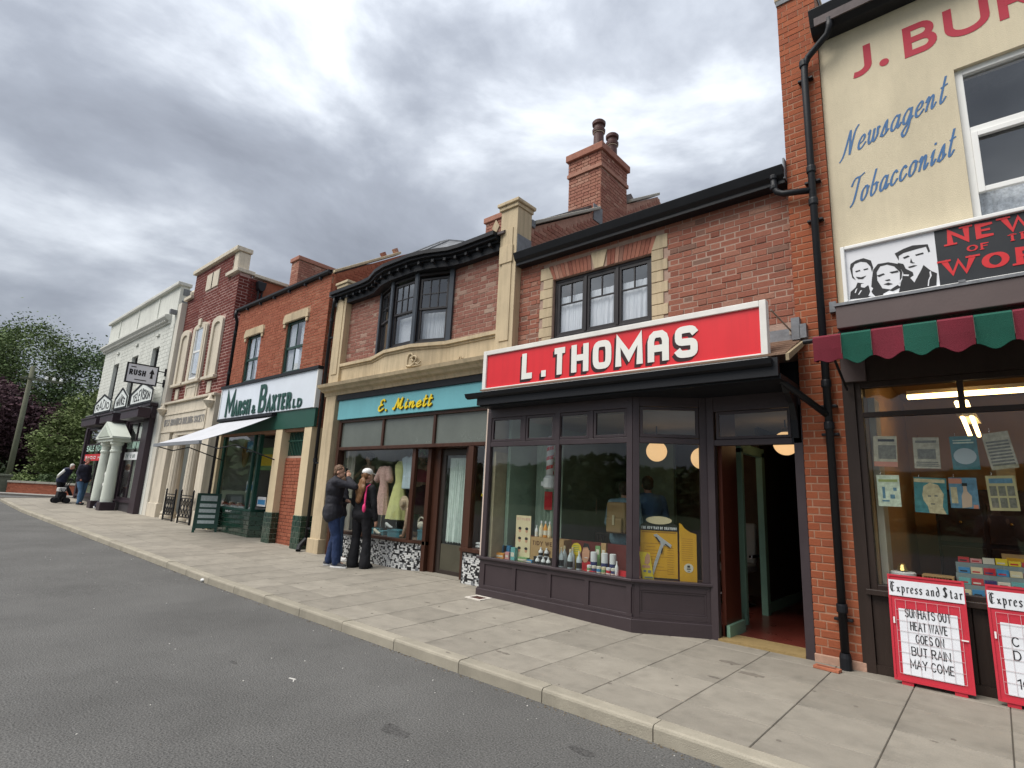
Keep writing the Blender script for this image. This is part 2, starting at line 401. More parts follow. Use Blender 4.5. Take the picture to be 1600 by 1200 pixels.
# ------------------------------------------------------------------ lettering (own stroke fonts)
def arc(cx, cy, rx, ry, a0, a1, n=10, e=1.0):
    out = []
    for i in range(n+1):
        a = math.radians(a0+(a1-a0)*i/n); c, s = math.cos(a), math.sin(a)
        out.append((cx+rx*math.copysign(abs(c)**e, c), cy+ry*math.copysign(abs(s)**e, s)))
    return out
def caps(e=1.0):
    A = lambda *a, **k: arc(*a, e=e, **k)
    return {
    'A': (1, [[(0,0),(.5,1),(1,0)], [(.2,.34),(.8,.34)]]),
    'B': (.9, [[(0,0),(0,1),(.5,1)]+A(.5,.76,.33,.24,90,-90)+[(0,.52)], [(.5,.52)]+A(.55,.26,.35,.26,90,-90)+[(0,0)]]),
    'C': (.95, [A(.5,.5,.5,.5,45,315,n=18)]),
    'D': (.95, [[(0,0),(0,1),(.4,1)]+A(.4,.5,.55,.5,90,-90,n=14)+[(0,0)]]),
    'E': (.8, [[(.8,1),(0,1),(0,0),(.8,0)], [(0,.52),(.65,.52)]]),
    'F': (.8, [[(.8,1),(0,1),(0,0)], [(0,.52),(.65,.52)]]),
    'G': (1, [A(.5,.5,.5,.5,45,350,n=18)+[(.98,.42),(.6,.42)]]),
    'H': (.9, [[(0,0),(0,1)], [(.9,0),(.9,1)], [(0,.52),(.9,.52)]]),
    'I': (0, [[(0,0),(0,1)]]),
    'J': (.6, [[(.6,1),(.6,.3)]+A(.25,.3,.35,.3,0,-110)]),
    'L': (.75, [[(0,1),(0,0),(.75,0)]]),
    'M': (1.1, [[(0,0),(0,1),(.55,.25),(1.1,1),(1.1,0)]]),
    'N': (.95, [[(0,0),(0,1),(.95,0),(.95,1)]]),
    'O': (1, [A(.5,.5,.5,.5,90,450,n=24)]),
    'P': (.85, [[(0,0),(0,1),(.5,1)]+A(.5,.74,.35,.26,90,-90)+[(0,.48)]]),
    'R': (.9, [[(0,0),(0,1),(.5,1)]+A(.5,.74,.35,.26,90,-90)+[(0,.48)], [(.45,.48),(.9,0)]]),
    'S': (.85, [A(.425,.745,.425,.255,25,270,n=14)+A(.425,.245,.425,.245,90,-155,n=14)]),
    'T': (.9, [[(0,1),(.9,1)], [(.45,1),(.45,0)]]),
    'U': (.9, [[(0,1),(0,.35)]+A(.45,.35,.45,.35,180,360,n=14)+[(.9,1)]]),
    'V': (1, [[(0,1),(.5,0),(1,1)]]),
    'W': (1.4, [[(0,1),(.35,0),(.7,1),(1.05,0),(1.4,1)]]),
    'X': (.9, [[(0,0),(.9,1)], [(0,1),(.9,0)]]),
    'Y': (.95, [[(0,1),(.475,.48),(.95,1)], [(.475,.48),(.475,0)]]),
    '&': (.95, [[(.95,0),(.2,.72)]+A(.42,.8,.22,.2,190,-10)+[(.1,.3)]+A(.4,.22,.32,.22,160,360)+[(.85,.42)]]),
    '.': (.0, [[(0,0),(0,.02)]]), '!': (0, [[(0,.35),(0,1)], [(0,0),(0,.06)]]), ',': (0, [[(0,.05),(-.08,-.12)]]),
    '1': (.3, [[(0,.8),(.3,1),(.3,0)]]), '0': (.8, [A(.4,.5,.4,.5,90,450,n=20)]),
    ' ': (.5, []) , "-": (.5, [[(0,.5),(.5,.5)]])}
SANS = caps(1.0); BOXY = caps(0.55)
BOXY['A'] = (.9, [[(0,0),(0,.72),(.08,.9),(.25,1),(.65,1),(.82,.9),(.9,.72),(.9,0)], [(0,.4),(.9,.4)]])
def cr(p, n=6):
    if len(p) < 3: return p
    q = [p[0]] + list(p) + [p[-1]]; out = []
    for i in range(1, len(q)-2):
        p0, p1, p2, p3 = q[i-1], q[i], q[i+1], q[i+2]
        for k in range(n):
            t = k/n
            out.append(tuple(0.5*((2*p1[j]) + (-p0[j]+p2[j])*t + (2*p0[j]-5*p1[j]+4*p2[j]-p3[j])*t*t + (-p0[j]+3*p1[j]-3*p2[j]+p3[j])*t**3) for j in (0,1)))
    out.append(p[-1]); return out
_S = {
 'a': (1.1, [[(.85,.85),(.5,1),(.12,.6),(.15,.1),(.5,0),(.8,.5),(.92,1)], [(.92,1),(.85,.2),(1.0,0),(1.25,.3)]]),
 'e': (.9, [[(.08,.42),(.6,.55),(.75,.85),(.5,1),(.15,.65),(.15,.15),(.5,0),(1.0,.35)]]),
 'n': (1.15, [[(-.05,.7),(.18,1),(.22,.7),(.1,0)], [(.13,.3),(.5,.95),(.75,.85),(.7,.2),(.85,0),(1.15,.35)]]),
 's': (.85, [[(0,.05),(.5,1.05),(.6,.6),(.62,.2),(.35,0),(.1,.15)], [(.55,.05),(.95,.35)]]),
 'w': (1.35, [[(0,.8),(.17,1),(.15,.3),(.35,0),(.65,.3),(.72,1)], [(.72,1),(.7,.3),(.9,0),(1.2,.4),(1.15,.95),(1.4,.85)]]),
 'g': (1.1, [[(.85,.85),(.5,1),(.12,.6),(.15,.1),(.5,0),(.8,.5),(.92,1)], [(.92,1),(.85,-.3),(.5,-.95),(.15,-.65),(.5,-.25),(1.2,.3)]]),
 't': (.65, [[(.4,1.9),(.2,.3),(.4,0),(.75,.35)], [(0,1.15),(.75,1.25)]]),
 'o': (1.0, [[(.5,1),(.15,.7),(.15,.15),(.5,0),(.85,.4),(.8,.9),(.5,1)], [(.78,.88),(1.1,.8)]]),
 'b': (.95, [[(.4,1.95),(.15,.8),(.15,.15),(.45,0),(.8,.35),(.7,.85),(.35,.75)], [(.7,.75),(1.05,.8)]]),
 'c': (.85, [[(.8,.8),(.5,1),(.15,.65),(.15,.15),(.5,0),(.95,.35)]]),
 'i': (.55, [[(.0,.6),(.2,1),(.12,.2),(.3,0),(.6,.35)], [(.28,1.4),(.33,1.55)]]),
 'N': (1.5, [[(-.35,-.25),(.05,.2),(.4,1.6),(.5,2)], [(.5,2),(.85,0)], [(.85,0),(1.1,1.6),(1.5,2.1)]]),
 'T': (1.2, [[(-.1,1.5),(.3,2),(1.0,2.0),(1.6,2.15)], [(.95,2.05),(.6,.3),(.15,-.1)]]),
 'E': (1.35, [[(1.1,1.7),(.8,2.05),(.35,1.8),(.4,1.2),(.8,1.1)], [(.8,1.1),(.15,.85),(.1,.2),(.5,-.05),(1.15,.4)]]),
 'M': (1.9, [[(-.3,.3),(.0,0),(.3,.9),(.55,1.95)], [(.55,1.95),(.8,.15)], [(.8,.15),(1.1,1.2),(1.4,2)], [(1.4,2),(1.25,.4),(1.45,0),(1.85,.35)]]),
 '.': (.4, [[(.1,0),(.12,.08)]]), ' ': (.8, [])}
SCRIPT = {k: (a, [cr(p) for p in b]) for k, (a, b) in _S.items()}
_K = {
 'x': (1.0, [[(.1,.9),(.3,.75),(.7,.2),(.95,.05)], [(.85,.95),(.15,.05)]]),
 'p': (1.0, [[(.1,1.05),(.25,.9),(.25,-.6)], [(.25,.85),(.6,1),(.85,.75),(.85,.25),(.55,0),(.25,.15)]]),
 'r': (.8, [[(.1,.95),(.3,.8),(.3,.1),(.45,0)], [(.3,.75),(.6,1),(.8,.85)]]),
 'e': (.9, [[(.2,.5),(.8,.7),(.55,1),(.2,.75),(.2,.2),(.5,0),(.85,.2)]]),
 's': (.85, [[(.8,.85),(.5,1),(.2,.75),(.75,.3),(.5,0),(.15,.15)]]),
 'a': (1.0, [[(.2,.8),(.5,1),(.75,.8),(.75,.15),(.95,0)], [(.75,.55),(.25,.4),(.2,.15),(.45,0),(.75,.2)]]),
 'n': (1.05, [[(.05,.9),(.25,.8),(.25,.05),(.4,0)], [(.25,.75),(.6,1),(.8,.8),(.8,.1),(.95,0)]]),
 'd': (1.0, [[(.4,1.7),(.75,1.3),(.88,.7),(.8,.2),(.5,0),(.2,.2),(.2,.75),(.55,.95),(.8,.8)]]),
 't': (.8, [[(.4,1.4),(.4,.1),(.65,0),(.8,.15)], [(.1,1),(.75,1)]]),
 'E': (1.4, [[(1.1,1.6),(.6,1.8),(.15,1.4),(.1,.5),(.5,0),(1.2,.2)], [(.5,1.7),(.55,.15)], [(.55,.95),(1.1,1.1)], [(-.15,1.65),(.25,1.9)]]),
 'S': (1.35, [[(1.1,1.5),(.6,1.8),(.2,1.4),(1.0,.6),(.6,0),(.05,.3)], [(.6,1.75),(.6,.1)]]),
 ' ': (.6, [])}
def ribbon(mb, pts, wf, org, ux, uz, nrm, depth, lift, mi=0):
    """pts 2-D in metres on the plane; wf(dir)->width; a raised band with square ends"""
    pts = [p for i, p in enumerate(pts) if i == 0 or (abs(p[0]-pts[i-1][0])+abs(p[1]-pts[i-1][1])) > 1e-6]
    n = len(pts)
    if n < 2: return
    closed = abs(pts[0][0]-pts[-1][0])+abs(pts[0][1]-pts[-1][1]) < 1e-5 and n > 4
    L = []; Rr = []
    for i in range(n):
        if closed:
            a = pts[i-1] if i > 0 else pts[-2]; b = pts[(i+1) % n] if i < n-1 else pts[1]
        else: a = pts[max(i-1,0)]; b = pts[min(i+1,n-1)]
        p = pts[i]
        d1 = Vector((p[0]-a[0], p[1]-a[1])); d2 = Vector((b[0]-p[0], b[1]-p[1]))
        if d1.length < 1e-9: d1 = d2
        if d2.length < 1e-9: d2 = d1
        d1.normalize(); d2.normalize(); t = d1+d2
        if t.length < 1e-3: t = d1.copy()
        t.normalize(); nn = Vector((-t.y, t.x)); c = max(0.45, abs(nn.dot(Vector((-d1.y, d1.x)))))
        h = wf(t)/2/c; L.append((p[0]+nn.x*h, p[1]+nn.y*h)); Rr.append((p[0]-nn.x*h, p[1]-nn.y*h))
    def W(q, k): return tuple(org[j]+ux[j]*q[0]+uz[j]*q[1]+nrm[j]*k for j in range(3))
    v = [W(q, lift+depth+.0007*i/n) for i, q in enumerate(L)]+[W(q, lift+depth+.0007*i/n) for i, q in enumerate(Rr)]+[W(q, lift) for q in L]+[W(q, lift) for q in Rr]; f = []
    for i in range(n-1):
        f += [(n+i, n+i+1, i+1, i), (i, i+1, 2*n+i+1, 2*n+i), (3*n+i, 3*n+i+1, n+i+1, n+i)]
    f += [(0, 2*n, 3*n, n), (n-1, 2*n-1, 4*n-1, 3*n-1)]
    mb.add(v, f, mi)
_lift = [0]
def text(mb, s, org, H, font=SANS, W=0.7, th=0.12, sp=0.2, depth=0.004, ux=(1,0,0), uz=(0,0,1), nrm=(0,-1,0), slant=0.0,
         serif=0.0, nib=None, inset=True, width=None, xh=1.0, bow=None, split=None):
    """org = lower left corner; H = cap height (font units 1 = H/xh)."""
    t = th*H; hh = (H/xh); k = hh
    def adv(ch):
        return font.get(ch, font[' '])[0]
    base = sum(adv(c)*W*k + (sp*k + t if c != ' ' else sp*k) for c in s) - sp*k
    sc_ = 1.0
    if width: sc_ = (width - sum(t for c in s if c != ' '))/max(1e-6, base - sum(t for c in s if c != ' '))
    x = t/2
    for c in s:
        a, st = font.get(c, font[' '])
        if split is not None and st: mb = MB(); split.append(mb)
        for pl in st:
            _lift[0] = (_lift[0]+1) % 7; lift = 0.0004 + _lift[0]*0.00025
            ky = (H - t)/xh if inset else k
            pts = [(x + px*W*k*sc_, (t/2 if inset else 0) + py*ky) for px, py in pl]
            if bow: pts = [(px, py*bow((px)/ (width or base))) for px, py in pts]
            pts = [(px + slant*py, py) for px, py in pts]
            if c in '.!' and len(pl) == 2 and pl[0][1] < .2:
                q = pts[0]; pts = [(q[0], q[1]-t/2), (q[0], q[1]+t/2)]
            elif len(pts) > 1 and inset:
                # run the stroke ends out to the full letter height
                def ext(p, q):
                    d = Vector((p[0]-q[0], p[1]-q[1]));
                    if d.length < 1e-9: return p
                    d.normalize(); m = t/2*abs(d.y)**0.7 if abs(d.y) > 0.5 else 0
                    if abs(d.x) > .8: m = t/2 if False else 0
                    return (p[0]+d.x*m, p[1]+d.y*m)
                if pts[0] != pts[-1]: pts = [ext(pts[0], pts[1])] + pts[1:-1] + [ext(pts[-1], pts[-2])]
            if nib is not None:
                na, lo = nib
                wf = lambda d: t*(lo + (1-lo)*abs(math.sin(math.atan2(d.y, d.x)-na)))
            elif serif: wf = lambda d: t*(0.42+0.58*abs(d.y))
            else: wf = lambda d: t
            ribbon(mb, pts, wf, org, ux, uz, nrm, depth, lift)
            if serif:
                for q, r_ in ((pts[0], pts[1]), (pts[-1], pts[-2])):
                    if abs(q[1]-r_[1]) > 0.5*abs(q[0]-r_[0]) and (q[1] < 0.12*H or q[1] > 0.88*H):
                        zc_ = min(max(q[1], t*.16), H-t*.16)
                        ribbon(mb, [(q[0]-t*serif, zc_), (q[0]+t*serif, zc_)], lambda d: t*0.34, org, ux, uz, nrm, depth, lift+0.0021)
        x += a*W*k*sc_ + sp*k*sc_ + (t if c != ' ' else 0)
    return x
def polyprint(mb, pts, Y, mi=0, lift=0.001, th=0.0008):
    """flat print: closed outline of facade points (x,z) laid on the plane Y"""
    _lift[0] = (_lift[0]+1) % 11; l = lift + _lift[0]*0.0001
    mb.prism(pts, Y-l-th, Y-l, mi)

def letters(parent, m, name, s, *a, **k):
    sp_ = []; text(None, s, *a, split=sp_, **k)
    for q in sp_: q.build(name, m, parent)
# ================================================================== palette
ASPH = mat('asphalt', (.122,.120,.115), .9, .20, .6, 1.2, 80, fine=1.1, grime=.16, spec=.25)
EARTH = mat('grass_ground', (.05,.075,.03), .95, .3, .5, .5, 30)
SLAB = mat('paving_slab', (.275,.250,.208), .88, .15, 2.2, .4, 110, rand=.11, fine=.25, grime=.32)
JOINT = mat('paving_joint', (.09,.08,.065), .95, .2, 8, .5, 100)
KERB = mat('kerb_concrete', (.325,.295,.235), .88, .15, 5, .45, 130, rand=.08, fine=.18, grime=.25)
LEAD = mat('lead_flashing', (.19,.20,.215), .7, .3, 9, .4, 30)
BLACK = mat('black_gutter_paint', (.009,.010,.013), .5, .2, 3, .1, 40, spec=.3)
MORT = mat('mortar', (.42,.31,.25), .95, .15, 12, .6, 120)
MORTP = mat('orange_mortar', (.36,.20,.13), .95, .2, 12, .6, 120)
MORTL = mat('pale_mortar', (.38,.265,.21), .95, .15, 12, .6, 120)
SLATE = mat('roof_slate', (.12,.10,.10), .8, .25, 9, .4, 30)
STONE = mat('cream_stone', (.54,.435,.285), .8, .12, 2.2, .4, 90, fine=.14, grime=.30, streak=.28)
STONE2 = mat('pale_portland_stone', (.62,.555,.45), .8, .08, 2.5, .3, 110, fine=.1, grime=.2, streak=.25)
CREAM = mat('cream_render', (.66,.58,.42), .85, .07, 1.4, .5, 120, fine=.10, grime=.18, streak=.05)
CREAMP = mat('cream_painted_pillar', (.60,.49,.32), .7, .08, 3, .2, 60)
WHITEW = mat('white_painted_brick', (.66,.67,.62), .8, .07, 2, .35, 40, grime=.2, streak=.2)
WHITE = mat('white_paint', (.78,.78,.76), .45, .05, 5, .05, 30)
DUSK = mat('aubergine_shopfront_paint', (.046,.033,.037), .42, .12, 4, .08, 50, spec=.45)
BROWNF = mat('brown_fascia_paint', (.105,.078,.075), .5, .10, 3, .08, 40)
DBROWN = mat('dark_brown_boards', (.030,.019,.015), .45, .25, 5, .25, 40, stretch=(1,1,.2))
WOOD = mat('dark_stained_wood', (.055,.022,.013), .4, .3, 6, .25, 50, stretch=(1,1,.15))
DARKW = mat('near_black_window_paint', (.018,.015,.016), .4, .2, 6, .08, 40, spec=.45)
STEELB = mat('blue_black_mullion_paint', (.05,.06,.075), .4, .15, 4, .05, 40)
NET = mat('net_curtain', (.72,.74,.76), .9, .06, 8, .3, 200)
DARKROOM = mat('dark_room_wall', (.05,.045,.04), .9, .2, 2, .1, 20)  # near-black; sheets of it behind panes and bars paint the unlit space
B_TH, B_THs = brickset('thomas_brick', [(.37,.20,.145),(.32,.13,.088),(.29,.112,.076),(.34,.145,.10),(.275,.102,.07),(.315,.125,.085),(.24,.09,.063),(.305,.117,.08),(.21,.125,.095)])
B_MI, B_MIs = brickset('minett_brick', [(.38,.27,.215),(.28,.13,.10),(.26,.115,.088),(.30,.14,.108),(.245,.105,.08),(.27,.12,.092),(.22,.09,.07)])
B_PI, B_PIs = brickset('orange_pier_brick', [(.37,.115,.055),(.31,.088,.042),(.35,.105,.05),(.28,.08,.042),(.33,.105,.055)], .15)
B_MB, B_MBs = brickset('orange_red_brick', [(.34,.12,.07),(.29,.092,.052),(.32,.105,.062),(.26,.082,.047),(.30,.095,.056)], .15)
B_WB, B_WBs = brickset('dark_maroon_brick', [(.15,.035,.028),(.12,.025,.02),(.14,.032,.025),(.105,.022,.02)], .15)
B_CH, B_CHs = brickset('chimney_brick', [(.42,.24,.18),(.34,.155,.11),(.31,.135,.10),(.37,.18,.13),(.28,.115,.085)])

# ================================================================== ground
g = MB()
xs = [-900,-300,-120,-80,-60,-50,-44,-38] + [-38+i for i in range(1,60)] + [60,300,900]
ys = [-900,-200,-60,-20,-8,0,2.5,3.3,4,5,6.6,9,14,30,60,200,900]
def terr(x, y):
    z = gx(x)-0.16 if x > -60 else gx(-60)-0.16
    if x < -42: z += 0.30*smooth(-42,-46,x)
    return z
for x in xs:
    for y in ys: g.v.append((x, y, terr(x, y)))
for i in range(len(xs)-1):
    for j in range(len(ys)-1):
        a = i*len(ys)+j; g.f.append((a, a+len(ys), a+len(ys)+1, a+1)); g.m.append(0); g.r.append(0)
g.build('ground', EARTH, kind='structure', smooth=True)
g = MB(); xs = [-42.0+i*0.5 for i in range(150)]; ys = [-14,-10,-6,-3,0,1.5,3,3.56]
for x in xs:
    for y in ys:
        g.v.append((x, y, gx(x)-0.10))
nyy = len(ys)
for i in range(len(xs)-1):
    for j in range(nyy-1):
        a = i*nyy+j; g.f.append((a, a+nyy, a+nyy+1, a+1)); g.m.append(0); g.r.append(0)
# the side road at the far end of the parade
XE = -31.2
x0l = [-42, -40, -38, -36, -34, -32, XE-0.02]; yl = [3.56, 5, 7, 9, 12, 18, 30]
b0 = len(g.v)
for x in x0l:
    for y in yl: g.v.append((x, y, gx(x)-0.10))
for i in range(len(x0l)-1):
    for j in range(len(yl)-1):
        a = b0+i*len(yl)+j; g.f.append((a, a+len(yl), a+len(yl)+1, a+1)); g.m.append(0); g.r.append(0)
road = g.build('road', ASPH, kind='structure', smooth=True)
# stains, gum and stones on the asphalt
STAIN = mat('asphalt_oil_stain', (.085,.083,.08), .9, .3, 9, 1.5, 75, fine=1.1)
st = MB()
for px, py, r in ((616,1141,.07),(910,1174,.05),(365,1035,.03)):
    d = ray(px, py); t = (-0.10-CAMH)/d.z; cx_, cy_ = t*d.x, t*d.y
    pts = []
    for k in range(16):
        a = 2*PI*k/16; q = r*(0.9+0.8*abs(noise.noise((cx_+math.cos(a), cy_+math.sin(a), 1.3)))+0.2*rnd.random())
        pts.append((cx_+q*1.6*math.cos(a), cy_+q*.6*math.sin(a)))
    st.prismz(pts, gx(cx_)-0.101, gx(cx_)-0.0985)
st.build('oil_stain', STAIN, road)['kind'] = 'stuff'
CHIP = mat('pale_chippings', (.6,.58,.54), .8, .2, 9, .2, 40)
st = MB()
for k in range(150):
    x = -1.0 - 13*rnd.random()**1.5; y = 3.5 - (3.0*rnd.random()**2) - 0.02; s = 0.002+0.004*rnd.random()**3
    st.obox((x, y, gx(x)-0.1+s*.4), (s*2, s*1.5, s), (0, 0, rnd.random()*3))
st.build('stone_chipping', CHIP, road)['kind'] = 'stuff'

# pavement bed, 600 mm flags and kerb stones
pv = MB(); xs = [XE+i*0.4 for i in range(int((6-XE)/0.4)+2)]; ys = [3.60,4.2,5,5.8,6.6,7.0,9.0]
for x in xs:
    for y in ys: pv.v.append((x, y, gz(x, y)-0.009))
for i in range(len(xs)-1):
    for j in range(len(ys)-1):
        a = i*len(ys)+j; pv.f.append((a, a+len(ys), a+len(ys)+1, a+1)); pv.m.append(0); pv.r.append(0)
pave = pv.build('pavement', JOINT, kind='structure')
sm_ = []
for k in range(3):
    b = MB(); e = 0.0045; h = .05; c = .006
    b.add([(e,e,-h),(1-e,e,-h),(1-e,1-e,-h),(e,1-e,-h),(e,e,-c),(1-e,e,-c),(1-e,1-e,-c),(e,1-e,-c),(e+c,e+c,0),(1-e-c,e+c,0),(1-e-c,1-e-c,0),(e+c,1-e-c,0)],
          [(0,1,5,4),(1,2,6,5),(2,3,7,6),(3,0,4,7),(4,5,9,8),(5,6,10,9),(6,7,11,10),(7,4,8,11),(8,9,10,11)])
    sm_.append(b.mesh('paving_slab', SLAB))
rows = [3.672, 4.11, 4.70, 5.29, 5.88, 6.47]
nsl = 0
farm = MB()
for i in range(-9, 53):
    xa = -0.06 - 0.588*i - 0.588
    if xa < XE+0.1: break
    for j in range(5):
        y0, y1 = rows[j], rows[j+1]
        if j == 4 : y1 = 6.9
        xm, ym = xa+0.294, (y0+y1)/2
        sx_ = math.atan((gz(xa+.588, ym)-gz(xa, ym))/.588); sy_ = math.atan((gz(xm, y1)-gz(xm, y0))/(y1-y0))
        zc = gz(xa, y0)
        if -14 < xa < 3.5 and not (j == 4 and xa < -6):
            link('paving_slab', sm_[nsl % 3], pave, (xa, y0, zc+0.0015*(rnd.random()-.5)), (sy_+.002*(rnd.random()-.5), -sx_+.002*(rnd.random()-.5), 0), (.588, y1-y0, 1)); nsl += 1
        else:
            e = .005; dz = .0015*rnd.random()
            v = [(x, y, gz(x, y)-.0015+dz) for x, y in ((xa+e,y0+e),(xa+.588-e,y0+e),(xa+.588-e,y1-e),(xa+e,y1-e))]
            farm.add(v+[(x, y, z-.02) for x, y, z in v], [(0,1,2,3),(0,4,5,1),(1,5,6,2),(2,6,7,3),(3,7,4,0)])
farm.build('far_slabs', SLAB, pave)['kind'] = 'stuff'
kerb = MB().box(XE, 6, 3.565, 3.66, -0.4, -0.14).build('kerb', JOINT, kind='structure')
kp = [(0,-.16),(0,-.022),(.006,-.008),(.02,0),(.128,0),(.128,-.16)]
kb = MB().prismx([(y, z) for y, z in kp], 0.004, 0.889).mesh('kerb_stone', KERB)
k = 0
while True:
    xa = -0.892 - 0.893*k
    if xa - .893 < XE: break
    s_ = math.atan((gx(xa)-gx(xa-.893))/.893)
    link('kerb_stone', kb, kerb, (xa-.893, 3.54+.004*(rnd.random()-.5), gx(xa-.893)+.004*(rnd.random()-.5)), (0, -s_, .003*(rnd.random()-.5))); k += 1
for q in range(0, 7):
    link('kerb_stone', kb, kerb, (-.892+.893*q, 3.54, 0.0))
# return kerb round the far corner
for q in range(8):
    link('kerb_stone', kb, kerb, (XE+.02, 3.66+.893*(q+1), gx(XE)+.0), (0, 0, -PI/2))
# pavement patches, gum spots
sp = MB()
for px, py, r in ((1140,1035,.05),(1175,1054,.06),(1115,1058,.03),(700,1020,.02),(790,1021,.025),(780,1018,.02),(1460,1159,.012),(1520,1055,.014),(668,941,.03),(772,965,.012),(811,985,.012)):
    d = ray(px, py); t = -CAMH/d.z; cx_, cy_ = t*d.x, t*d.y; t = (gz(cx_, cy_)-CAMH)/d.z; cx_, cy_ = t*d.x, t*d.y
    pts = [(cx_+r*(1.3+.9*rnd.random())*math.cos(2*PI*k/12), cy_+r*(.5+.4*rnd.random())*math.sin(2*PI*k/12)) for k in range(12)]
    sp.prismz(pts, gz(cx_, cy_)-.001, gz(cx_, cy_)+.0018)
sp.build('pavement_spot', mat('dark_pavement_spot', (.17,.15,.125), .8, .3, 9, .2, 90), pave)['kind'] = 'stuff'
sp = MB(); Rg = random.Random(12)
for k in range(70):
    x = -.3-11*Rg.random()**1.4; y = 3.7+2.4*Rg.random(); r = .006+.010*Rg.random()
    if y > 5.5 and x > -5.6: continue
    sp.prismz([(x+r*(.8+.4*Rg.random())*math.cos(2*PI*q/8), y+r*(.8+.4*Rg.random())*math.sin(2*PI*q/8)) for q in range(8)], gz(x,y)-.001, gz(x,y)+.0022)
sp.build('chewing_gum_spot', MATS['dark_pavement_spot'], pave)['kind'] = 'stuff'
GRIT = mat('gutter_grit', (.16,.13,.09), .95, .3, 9, .4, 60)
sp = MB()
for k in range(900):
    x = -.5-16*Rg.random()**1.3; y = 3.535-abs(Rg.gauss(0,.035)); s_ = .002+.006*Rg.random()**2
    sp.obox((x,y,gx(x)-.1+s_*.3),(s_*2,s_,s_*.7),(0,0,3*Rg.random()))
sp.build('gutter_grit', GRIT, road)['kind'] = 'stuff'
# small drain by the barber's and the terracotta air brick by the pier
dr = thing('drain_cover', 'small square drain with a cement surround in front of the aubergine shopfront', 'drain', (-5.27, 5.52, gz(-5.27,5.52)))
b = MB(); z = gz(-5.27,5.52)
b.frame(-5.41,-5.13,0,.24, 0,.012,.04); b.v = [(x, 5.40+zz_, z-.006+yy_) for x, yy_, zz_ in b.v]
b.build('surround', mat('cement_surround', (.62,.58,.52), .8, .1, 9, .2, 60), dr)
b = MB(); b.box(-5.37,-5.17,5.44,5.60,z-.02,z+.001)
for i in range(5): b.box(-5.36+.04*i,-5.345+.04*i,5.445,5.595,z+.001,z+.004)
b.build('grate', mat('rusty_grate', (.10,.045,.035), .7, .3, 20, .3, 60), dr)
dr = thing('air_brick', 'loose terracotta brick lying on the paving at the foot of the brick pier', 'brick', (-1.27, 5.87, 0))
b = MB().obox((-1.27,5.87,.014),(.21,.085,.026),(0,0,-.12)); b.build('block', mat('terracotta', (.38,.13,.07), .8, .2, 12, .3, 60), dr, bevel=.004)
b = MB().obox((-1.275,5.86,.0285),(.15,.03,.002),(0,0,-.12)); b.build('frog', mat('terracotta_dark', (.2,.07,.04), .8, .2, 12, .3, 60), dr)
# litter in the gutter
b = MB(); d = ray(316,909); t = (-.09-CAMH)/d.z; b.ell((t*d.x, t*d.y, gx(t*d.x)-.07), (.04,.03,.025), 8, 5); tag(b.build('litter', WHITE), 'crumpled white paper lying on the road against the kerb', 'litter')
b = MB(); d = ray(457,1061); t = (-.1-CAMH)/d.z; b.obox((t*d.x, t*d.y, -.098), (.07,.012,.004), (0,0,.3)); b.obox((t*d.x+.045, t*d.y-.015, -.0982), (.05,.008,.003), (0,0,-.6))
tag(b.build('torn_label', CHIP), 'thin pale torn strip lying on the dark asphalt', 'litter')
# ================================================================== newsagent (right edge)
XR = 4.2
nb = thing('newsagent_building', 'cream rendered newsagent with painted red and blue wall lettering at the right edge', 'building', (-1.0, 6.15, 0))
b = MB(); YN = 6.15
b.box(-1.015, XR, YN, YN+.25, 5.64, 6.75)                 # above window
b.box(-1.015, .105, YN, YN+.25, 3.2, 5.64); b.box(1.75, XR, YN, YN+.25, 3.2, 5.64); b.box(.105, 1.75, YN, YN+.25, 3.2, 3.9)
b.build('rendered_wall', CREAM, nb)
b = MB().box(-1.0, XR, YN+.25, 12.5, 3.05, 3.14); b.box(-1.0, XR, 12.4, 12.5, -.1, 6.7); b.box(4.1,4.2,6.4,12.4,-.1,6.7); b.box(-1.0,-.9,6.4,12.4,3.14,6.7)
b.build('structure_wall', DARKROOM, nb)
b = MB().prismx([(5.9,6.72),(9.6,9.0),(13,6.72),(13,6.6),(9.6,8.85),(5.9,6.62)], -1.0, XR); b.build('roof', SLATE, nb)
# gutter, fascia board
b = MB().prismx([(5.88,6.84),(5.95,6.66),(6.02,6.60),(6.15,6.58),(6.15,6.86)], -1.05, XR); b.build('eaves_gutter', BLACK, nb, bevel=.01)
# window above
wn = MB().frame(.105, 1.75, 3.9, 5.64, YN+.045, YN+.11, .06, bars=(), hbars=(4.97,), bw=.075).build('window', WHITE, nb, bevel=.004)
b = MB(); b.frame(.165,1.69,4.32,4.94,YN+.03,YN+.075,.05); b.build('opening_sash', WHITE, wn, bevel=.004)
MB().box(.06,1.8,YN-.05,YN+.1,3.84,3.90).build('sill', WHITE, wn)
MB().box(.165,1.69,YN+.085,YN+.091,3.96,5.58).build('pane', UGLASS, wn)
b = MB(); curtain(b, .17,1.69,3.9,4.42,YN+.17,9,.018,90); b.build('lace_curtain', mat('lace_curtain', (.7,.72,.74), .9, .5, 26, .4, 120), wn)
MB().box(.11,1.75,YN+.6,YN+.65,3.9,5.7).build('dark_room', DARKROOM, wn)
